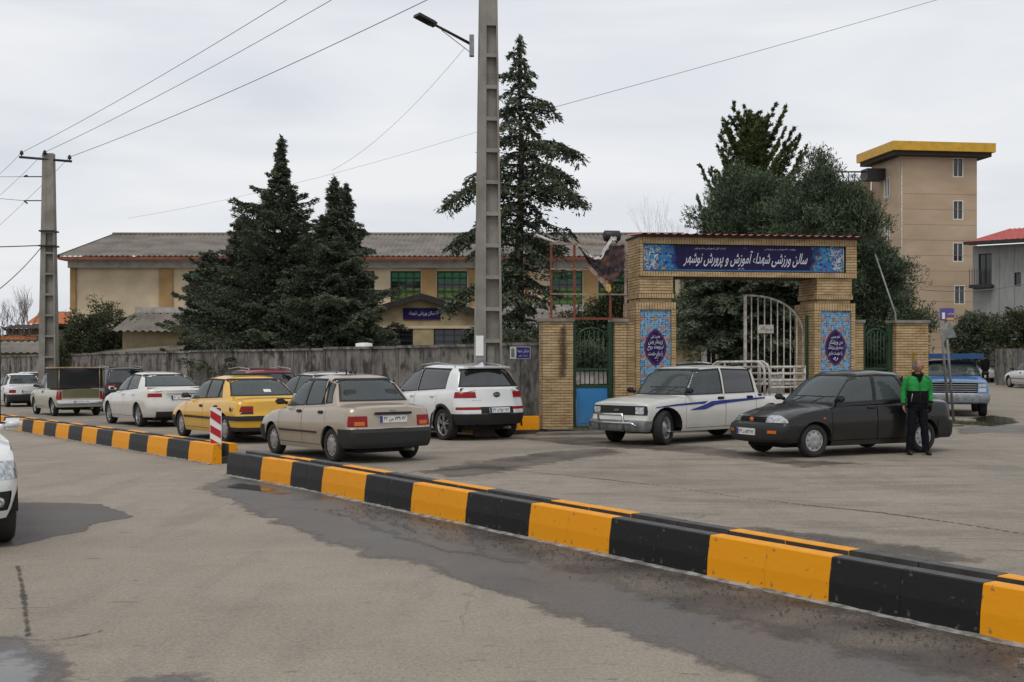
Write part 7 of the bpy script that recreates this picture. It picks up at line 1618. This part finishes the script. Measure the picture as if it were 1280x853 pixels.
# bare winter trees
def bare(label, base_, H, seed, spread=.5, r0=.09):
    g = random.Random(seed); bm = bmesh.new()
    def grow(p, d, l, r, k):
        q = p + d * l; m_ = p.lerp(q, .5) + Vector((g.uniform(-1, 1), g.uniform(-1, 1), 0)) * l * .06; tube(bm, [p, m_, q], [r, r * .85, r * .65], 4 if k > 1 else 6, cap=False)
        if k >= 6: return
        for i in range(3 if k < 4 else 2):
            a = Vector((g.uniform(-1, 1), g.uniform(-1, 1), g.uniform(-.1, .9))); grow(q, (d + a * spread).normalized(), l * g.uniform(.62, .85), r * .6, k + 1)
    grow(Vector((0, 0, 0)), Vector((0, 0, 1)), H * .27, r0, 0); r = empty('bare_tree', base_, 0, label=label, cat='tree'); obj('branches', bm, M['twig'], r)
bare('leafless tree behind the brown house at far left', foot(34, 90), 7.0, 4); bare('second leafless tree at the left edge behind the houses', foot(8, 95), 6.6, 9); bare('leafless tree whose twigs show above the gateway left end', foot(850, 62), 9.6, 14, .4, .035)
# grass tuft by the sign
def tuft(label, c, n, r, seed):
    g = np.random.default_rng(seed); P = np.c_[c.x + g.normal(size=n) * r, c.y + g.normal(size=n) * r * .6, np.full(n, .03)]; D = unit(g.normal(size=(n, 3)) * .45 + [0, 0, 1]); Nn = unit(np.cross(D, g.normal(size=D.shape)))
    V = quads_from(P, D, Nn, .10 * (.5 + g.random(n)), np.full(n, .012)); np_mesh('grass', V, np.arange(n * 4).reshape(-1, 4), M['grass'], attrs={'tint': ('FACE', g.random(n))}, kind='stuff')
tuft('', G(1200, 531), 900, .35, 3); tuft('', G(690, 539), 700, .3, 4); tuft('', G(735, 541), 400, .35, 5)
# far horizon hedge line left and right
def treeline(x0, x1, y, h, n, seed):
    g = np.random.default_rng(seed); P = np.c_[x0 + (x1 - x0) * g.random(n), y + g.normal(size=n) * 3, np.abs(g.normal(size=n)) * h * .45]; P[:, 2] *= .6 + .5 * np.sin(P[:, 0] * .11) ** 2
    D = unit(g.normal(size=(n, 3))); Nn = unit(np.cross(D, g.normal(size=D.shape))); V = quads_from(P, D, Nn, 1.3 * (.5 + g.random(n)), .8 * (.5 + g.random(n)))
    np_mesh('distant_trees', V, np.arange(n * 4).reshape(-1, 4), M['leaf'], attrs={'tint': ('FACE', g.random(n))}, kind='stuff')
treeline(-120, 20, 150, 5, 9000, 8); treeline(30, 190, 150, 4.5, 9000, 9)
print('leaf quads', NQ)
# ------------------------------------------------------------------ people
def skin(name, chains, parent, mats, sub=2, matf=None, extra=None):
    """limbs as connected edges with a radius per joint, grown into one smooth surface.  chains: lists of (x,y,z,rx,ry) sharing joints by equal position"""
    bm = bmesh.new(); idx = {}; lay = bm.verts.layers.skin.verify()
    first = None
    for ch in chains:
        prev = None
        for (x, y, z, rx, ry) in ch:
            k = (round(x, 4), round(y, 4), round(z, 4))
            if k not in idx:
                v = bm.verts.new((x, y, z)); v[lay].radius = (rx, ry); idx[k] = v
                if first is None: v[lay].use_root = True; first = v
            v = idx[k]
            if prev is not None and prev is not v and not bm.edges.get((prev, v)): bm.edges.new((prev, v))
            prev = v
    me = bpy.data.meshes.new('t'); bm.to_mesh(me); bm.free(); o = bpy.data.objects.new('t', me); COL.objects.link(o)
    m = o.modifiers.new('s', 'SKIN'); m.use_smooth_shade = True; m2 = o.modifiers.new('u', 'SUBSURF'); m2.levels = sub; m2.render_levels = sub
    dg = bpy.context.evaluated_depsgraph_get(); dg.update(); r = bpy.data.meshes.new_from_object(o.evaluated_get(dg)); bpy.data.objects.remove(o)
    bm = bmesh.new(); bm.from_mesh(r); bpy.data.meshes.remove(r)
    if extra: extra(bm)
    for f in bm.faces:
        f.smooth = True; f.material_index = matf(f.calc_center_median()) if matf else 0
    me = bpy.data.meshes.new(name); bm.to_mesh(me); bm.free()
    for q in (mats if isinstance(mats, list) else [mats]): me.materials.append(q)
    return link(name, me, parent)
M['skin'] = mat('skin', (.33, .165, .105), .6, .1, 12); M['green_jacket'] = mat('green_jacket_cloth', (.025, .26, .055), .7, .15, 7, .4, 14, col2=(.015, .18, .035), spec=.2); M['black_cloth'] = mat('black_cloth', (.010, .010, .012), .9, .15, 8, .3, 14, spec=.08)
M['trouser'] = mat('dark_trouser_cloth', (.011, .012, .016), .9, .15, 8, .3, 14, spec=.08); M['hair_grey'] = mat('grey_hair', (.16, .14, .125), .9, .3, 40); M['shoe'] = mat('black_shoe', (.012, .012, .012), .5, .1, 8); M['blue_shirt'] = mat('blue_shirt_cloth', (.03, .16, .30), .8, .1, 8); M['hair_black'] = mat('black_hair', (.015, .012, .01), .9, .2, 40)
def head(bm, c, yaw, r=.088, ears=True):
    """skull with brow, nose, mouth, chin and ears; faces +x turned by yaw"""
    rot = Matrix.Rotation(yaw, 3, 'Z'); vs = ball(bm, (0, 0, 0), (1, 1, 1), 20, 16); c = Vector(c)
    for v in vs:
        p = v.co.copy(); z = p.z; jaw = 1 - .30 * max(0, -z) ** 1.2
        x = p.x * (.098 if p.x < 0 else .094) * (1 if p.x < 0 else jaw ** .4); y = p.y * .074 * jaw; zz = z * .118
        q = Vector((x, y, zz))
        if p.x > .5:
            w = max(0, 1 - abs(p.y) * 3.2)
            if -.32 < z < .12: q.x += .024 * w * (1 - abs(z + .16) / .24)                 # nose
            if .10 < z < .30: q.x += .006 * (1 - abs(p.y))                                  # brow
            if .0 < z < .12 and abs(abs(p.y) - .36) < .16: q.x -= .010                      # eye sockets
            if -.62 < z < -.40: q.x += .004 * w                                             # lips
            if z < -.75: q.x += .010 * w                                                    # chin
        v.co = c + rot @ q
    for s in (-1, 1): ball(bm, c + rot @ Vector((-.008, s * .077, -.005)), (.018, .010, .031), 8, 6)
def hand(root, wrist, d, curl, nrm, side_, m, scale=1.0):
    """palm, four unequal bent fingers and a thumb from the palm's side, one skinned surface"""
    w = Vector(wrist); d = Vector(d).normalized(); n = Vector(nrm).normalized(); s = d.cross(n).normalized() * side_; k = scale
    P = lambda a, b, c: w + (d * a + s * b + n * c) * k
    chains = []; pal = [(0, 0, 0, .024, .022), (.035, 0, 0, .032, .018), (.075, 0, .002, .036, .016)]
    T = lambda a: (*P(*a[:3]), a[3] * k, a[4] * k)
    chains.append([T(a) for a in pal])
    for i, (b, l) in enumerate(((-.028, .068), (-.010, .078), (.009, .072), (.027, .058))):
        c1, c2, c3 = curl * .3, curl * .75, curl * 1.15; a0 = .080; q = [(.075, 0, .002, .036, .016), (a0, b, .002, .0095, .009)]
        a, cc = a0, .002; ang = 0
        for f, cr_ in ((.45, c1), (.32, c2), (.23, c3)):
            ang += cr_; a += l * f * math.cos(ang); cc += l * f * math.sin(ang); q.append((a, b, cc, .0085, .0085))
        chains.append([T(x) for x in q])
    chains.append([T(a) for a in [(.035, 0, 0, .032, .018), (.045, -.034, .006, .012, .011), (.066, -.046, .018, .010, .010), (.085, -.045, .030, .0085, .0085)]])
    return skin('hand', chains, root, m, 1)
def cat(P, n=4):
    P = [np.array(p, float) for p in P]; out = []
    for i in range(len(P) - 1):
        a, b, c, d = P[max(i - 1, 0)], P[i], P[i + 1], P[min(i + 2, len(P) - 1)]
        for k in range(n): t = k / n; out.append(.5 * ((2 * b) + (c - a) * t + (2 * a - 5 * b + 4 * c - d) * t * t + (-a + 3 * b - 3 * c + d) * t ** 3))
    out.append(P[-1]); return out
def loft(bm, rings, seg=22, n=4, mi=None, fold=.006, closed_top=True):
    """cloth body from rings (x, y, z, half depth, half width, squareness)"""
    rings = cat(rings, n); R_ = []
    from mathutils import noise
    for x, y, z, rx, ry in [r[:5] for r in rings]:
        ring = []
        for k in range(seg):
            t = 2 * math.pi * k / seg; c, s = math.cos(t), math.sin(t); e = .86
            p = Vector((x + rx * math.copysign(abs(c) ** e, c), y + ry * math.copysign(abs(s) ** e, s), z)); q = Vector((p.x - x, p.y - y, 0)).normalized()
            p += q * (noise.noise(Vector((p.x * 9, p.y * 9, p.z * 14))) * fold * 2 + fold * .5 * math.sin(z * 60 + k * .9)); ring.append(bm.verts.new(p))
        R_.append(ring)
    for a, b in zip(R_, R_[1:]):
        for k in range(seg): f = bm.faces.new((a[k], a[(k + 1) % seg], b[(k + 1) % seg], b[k])); f.smooth = True; f.material_index = mi(f.calc_center_median()) if mi else 0
    if closed_top: bm.faces.new(R_[-1])
def sleeve(bm, pts, seg=14, n=4, mi=None, fold=.005):
    """limb of cloth along a path of (x, y, z, radius)"""
    P = cat(pts, n); R_ = []; up = Vector((1, 0, 0))
    from mathutils import noise
    for i, p in enumerate(P):
        c = Vector(p[:3]); d = (Vector(P[min(i + 1, len(P) - 1)][:3]) - Vector(P[max(i - 1, 0)][:3])).normalized(); s = d.cross(up).normalized(); u = s.cross(d).normalized(); ring = []
        for k in range(seg):
            t = 2 * math.pi * k / seg; o = s * math.cos(t) + u * math.sin(t); q = c + o * p[3]; ring.append(bm.verts.new(q + o * (noise.noise(q * 13) * fold * 2 + fold * math.sin(i * 1.9 + k * .6))))
        R_.append(ring)
    for a, b in zip(R_, R_[1:]):
        for k in range(seg): f = bm.faces.new((a[k], a[(k + 1) % seg], b[(k + 1) % seg], b[k])); f.smooth = True; f.material_index = mi(f.calc_center_median()) if mi else 0
    bm.faces.new(R_[0]); bm.faces.new(R_[-1])
def man():
    root = empty('person', G(1147, 568.5), 0, label='bald man in green and black jacket standing before the dark saloon', cat='person'); k = 1.0
    root.scale = (.925, .925, .925); root.rotation_euler = (0, 0, R(-90))            # local +x towards the camera
    # local: x front, y left (his left = +y), z up.  height 1.70
    hip = (.0, 0, .93, .10, .08)
    body = [[hip, (.0, 0, 1.08, .09, .07), (.0, 0, 1.25, .10, .075), (-.005, 0, 1.38, .085, .07), (.0, 0, 1.455, .052, .052), (.014, 0, 1.54, .052, .055)]]
    for s, fx in ((1, .02), (-1, -.03)):
        body.append([hip, (.0, s * .09, .84, .06, .06), (.015, s * .115, .50, .048, .048), (fx, s * .14, .10, .034, .036), (fx + .05, s * .15, .045, .03, .026), (fx + .12, s * .16, .035, .026, .02)])
    body.append([(-.005, 0, 1.38, .085, .07), (-.01, .17, 1.37, .04, .04), (-.03, .225, 1.14, .033, .033), (.025, .225, .92, .027, .027)])
    body.append([(-.005, 0, 1.38, .085, .07), (-.01, -.17, 1.37, .04, .04), (-.035, -.235, 1.14, .033, .033), (.02, -.262, .90, .027, .028)])
    b = skin('body', body, root, M['skin'], 2, extra=lambda bm: head(bm, (.03, 0, 1.615), R(64)))
    jmt = lambda c: 0 if c.z > 1.185 else 1
    bm = bmesh.new(); loft(bm, [(0, 0, .87, .125, .175), (0, 0, .90, .132, .182), (.01, 0, .97, .138, .180), (.01, 0, 1.08, .135, .180), (0, 0, 1.20, .130, .195), (-.005, 0, 1.30, .125, .205), (-.01, 0, 1.38, .110, .190), (-.01, 0, 1.425, .085, .130), (-.005, 0, 1.45, .068, .082), (0, 0, 1.475, .062, .066)], mi=jmt)
    sl = lambda c: 0 if c.z > .985 else 1
    sleeve(bm, [(-.01, .14, 1.405, .050), (-.012, .185, 1.375, .066), (-.02, .215, 1.27, .062), (-.03, .235, 1.13, .054), (.0, .238, 1.03, .049), (.025, .228, .935, .042)], mi=sl)
    sleeve(bm, [(-.01, -.14, 1.405, .050), (-.012, -.185, 1.375, .066), (-.02, -.222, 1.27, .062), (-.035, -.248, 1.13, .054), (-.005, -.26, 1.02, .049), (.018, -.266, .92, .042)], mi=lambda c: 0 if c.z > .945 else 1)
    j = obj('jacket', bm, [M['green_jacket'], M['black_cloth']], root)
    bm = bmesh.new(); loft(bm, [(0, 0, .80, .10, .155), (0, 0, .88, .120, .170), (0, 0, .95, .118, .160)])
    for s, fx in ((1, .02), (-1, -.03)): sleeve(bm, [(.0, s * .075, .90, .085), (.0, s * .088, .78, .092), (.015, s * .112, .52, .072), (.012 + fx * .5, s * .13, .30, .066), (fx, s * .145, .10, .064), (fx + .005, s * .148, .045, .066)], fold=.006)
    obj('trousers', bm, M['trouser'], root)
    bm = bmesh.new(); tube(bm, [(.136, 0, .90), (.146, 0, 1.05), (.136, 0, 1.22), (.112, 0, 1.38), (.075, 0, 1.46)], .006, 4); obj('zip', bm, M['black_metal'], j)
    bm = bmesh.new()
    n = 14; tube(bm, [(.0 + .078 * math.cos(2 * math.pi * q / n), .078 * math.sin(2 * math.pi * q / n), 1.470 + .02 * -math.cos(2 * math.pi * q / n)) for q in range(n + 1)], .032, 8, cap=False); prism(bm, [(-.055, 1.45), (.055, 1.45), (.012, 1.33), (-.012, 1.33)], .095, .128, 'x'); obj('collar', bm, M['black_cloth'], j)
    bm = bmesh.new()
    for s in (-1,): tube(bm, [(.112, s * .155, .97), (.128, s * .135, 1.12)], .006, 4)
    obj('pocket_piping', bm, M['white_metal'], j)
    for s, fx in ((1, .02), (-1, -.03)):
        bm = bmesh.new(); vs = ball(bm, (0, 0, 0), 1, 14, 10)
        for v in vs: p = v.co; v.co = Vector((fx + .075 + p.x * .145, s * .163 + p.y * .05 * (1 if p.x > -.2 else .85), max(.004, .045 + p.z * .048 - max(0, p.x) * .012)))
        obj('shoe', bm, M['shoe'], root)
    hand(root, (.02, -.264, .905), (.12, .05, -1), .85, (.35, .9, -.1), 1, M['skin'])
    gl_ = hand(root, (.028, .226, .925), (.15, -.08, -1), .6, (.3, -.9, 0), -1, M['black_cloth'], 1.12); gl_.name = 'gloved_hand'
    bm = bmesh.new(); rot = Matrix.Rotation(R(64), 3, 'Z'); vs = ball(bm, (0, 0, 0), 1, 16, 12)
    for v in vs: v.co = Vector((.03, 0, 1.618)) + rot @ Vector((v.co.x * .101 - .006, v.co.y * .0775, v.co.z * .119))
    bmesh.ops.delete(bm, geom=[f for f in bm.faces if (rot.inverted() @ (f.calc_center_median() - Vector((.03, 0, 1.618)))).x > -.005 + .0 or f.calc_center_median().z < 1.55 or f.calc_center_median().z > 1.715], context='FACES')
    obj('hair', bm, M['hair_grey'], root)
    bm = bmesh.new()
    for s in (-1, 1):
        c = Vector((.03, 0, 1.615)) + rot @ Vector((.086, s * .030, .008)); ball(bm, c, (.010, .012, .007), 8, 6)
    obj('eyes', bm, M['shoe'], root)
    return root
man()
def simple_person(name_label, loc, rz, H, top, legs, hair=True, walk=.12):
    root = empty('person', loc, rz, label=name_label, cat='person'); root.scale = (H / 1.7,) * 3; hip = (0, 0, .93, .10, .08)
    body = [[hip, (0, 0, 1.1, .09, .07), (0, 0, 1.3, .10, .08), (0, 0, 1.40, .09, .07), (0, 0, 1.47, .05, .05), (.01, 0, 1.53, .05, .05)]]
    for s in (1, -1): body.append([hip, (0, s * .09, .85, .06, .06), (s * walk * .6, s * .10, .5, .048, .05), (s * walk - .02, s * .10, .09, .038, .042), (s * walk + .1, s * .11, .035, .034, .026)])
    for s in (1, -1): body.append([(0, 0, 1.40, .09, .07), (0, s * .17, 1.37, .04, .04), (-s * .05, s * .24, 1.12, .035, .035), (.03 - s * .05, s * .24, .90, .032, .03), (.05 - s * .05, s * .235, .80, .026, .02)])
    skin('body', body, root, M['skin'], 1, extra=lambda bm: head(bm, (.02, 0, 1.615), 0))
    bm = bmesh.new(); loft(bm, [(0, 0, .82, .14, .19), (0, 0, 1.0, .135, .19), (0, 0, 1.22, .13, .20), (-.01, 0, 1.36, .115, .19), (-.01, 0, 1.43, .08, .11), (0, 0, 1.48, .065, .07)], n=2)
    for s in (1, -1): sleeve(bm, [(0, s * .15, 1.40, .05), (0, s * .19, 1.36, .066), (-s * .05, s * .245, 1.12, .056), (.03 - s * .05, s * .245, .86, .046)], n=2)
    obj('jacket', bm, top, root)
    bm = bmesh.new(); loft(bm, [(0, 0, .80, .10, .15), (0, 0, .88, .12, .165), (0, 0, .95, .118, .16)], n=1)
    for s in (1, -1): sleeve(bm, [(0, s * .075, .90, .085), (0, s * .09, .78, .09), (s * walk * .6, s * .10, .5, .072), (s * walk - .02, s * .10, .08, .064)], n=2)
    obj('trousers', bm, legs, root)
    if hair:
        bm = bmesh.new(); vs = ball(bm, (.012, 0, 1.635), (.108, .086, .115), 12, 10); bmesh.ops.delete(bm, geom=[f for f in bm.faces if f.calc_center_median().x > .05 and f.calc_center_median().z < 1.67], context='FACES'); obj('hair', bm, M['hair_black'], root)
    return root
p = at(1231.5, 443, 69); p.z = 0; simple_person('dark clothed person walking away on the far side road', p, R(95), 1.66, M['black_cloth'], M['trouser'])
# driver of the white pickup: seated figure at the wheel
def driver():
    root = empty('person', (0, 0, 0), 0, label='driver in blue shirt sitting at the wheel of the white pickup', cat='person'); Mx = c7.matrix_basis.copy(); root.matrix_basis = Mx @ Matrix.Translation((.02, .36, .62))
    body = [[(0, 0, 0, .14, .12), (-.04, 0, .18, .13, .1), (-.07, 0, .36, .16, .11), (-.07, 0, .48, .12, .09), (-.05, 0, .55, .05, .05), (-.04, 0, .60, .05, .05)]]
    for s in (1, -1): body.append([(0, 0, 0, .14, .12), (.08, s * .1, .0, .09, .09), (.42, s * .12, .06, .065, .065), (.56, s * .12, -.22, .045, .045)])
    for s in (1, -1): body.append([(-.07, 0, .48, .12, .09), (-.06, s * .19, .46, .06, .06), (.08, s * .22, .26, .045, .045), (.30, s * .12, .30, .03, .03), (.37, s * .10, .31, .03, .022)])
    skin('body', body, root, M['skin'], 1, extra=lambda bm: head(bm, (-.02, 0, .69), R(25)))
    sh = [[(0, 0, .02, .155, .135), (-.04, 0, .18, .15, .12), (-.07, 0, .36, .18, .125), (-.07, 0, .48, .14, .10), (-.055, 0, .545, .065, .065)]]
    for s in (1, -1): sh.append([(-.07, 0, .48, .14, .10), (-.06, s * .195, .46, .075, .075), (.08, s * .225, .26, .06, .06), (.24, s * .15, .29, .045, .045)])
    skin('shirt', sh, root, M['blue_shirt'], 1)
    bm = bmesh.new(); ball(bm, (-.035, 0, .715), (.105, .084, .10), 12, 10); bmesh.ops.delete(bm, geom=[f for f in bm.faces if f.calc_center_median().x > .02 and f.calc_center_median().z < .76], context='FACES'); obj('hair', bm, M['hair_black'], root)
driver()
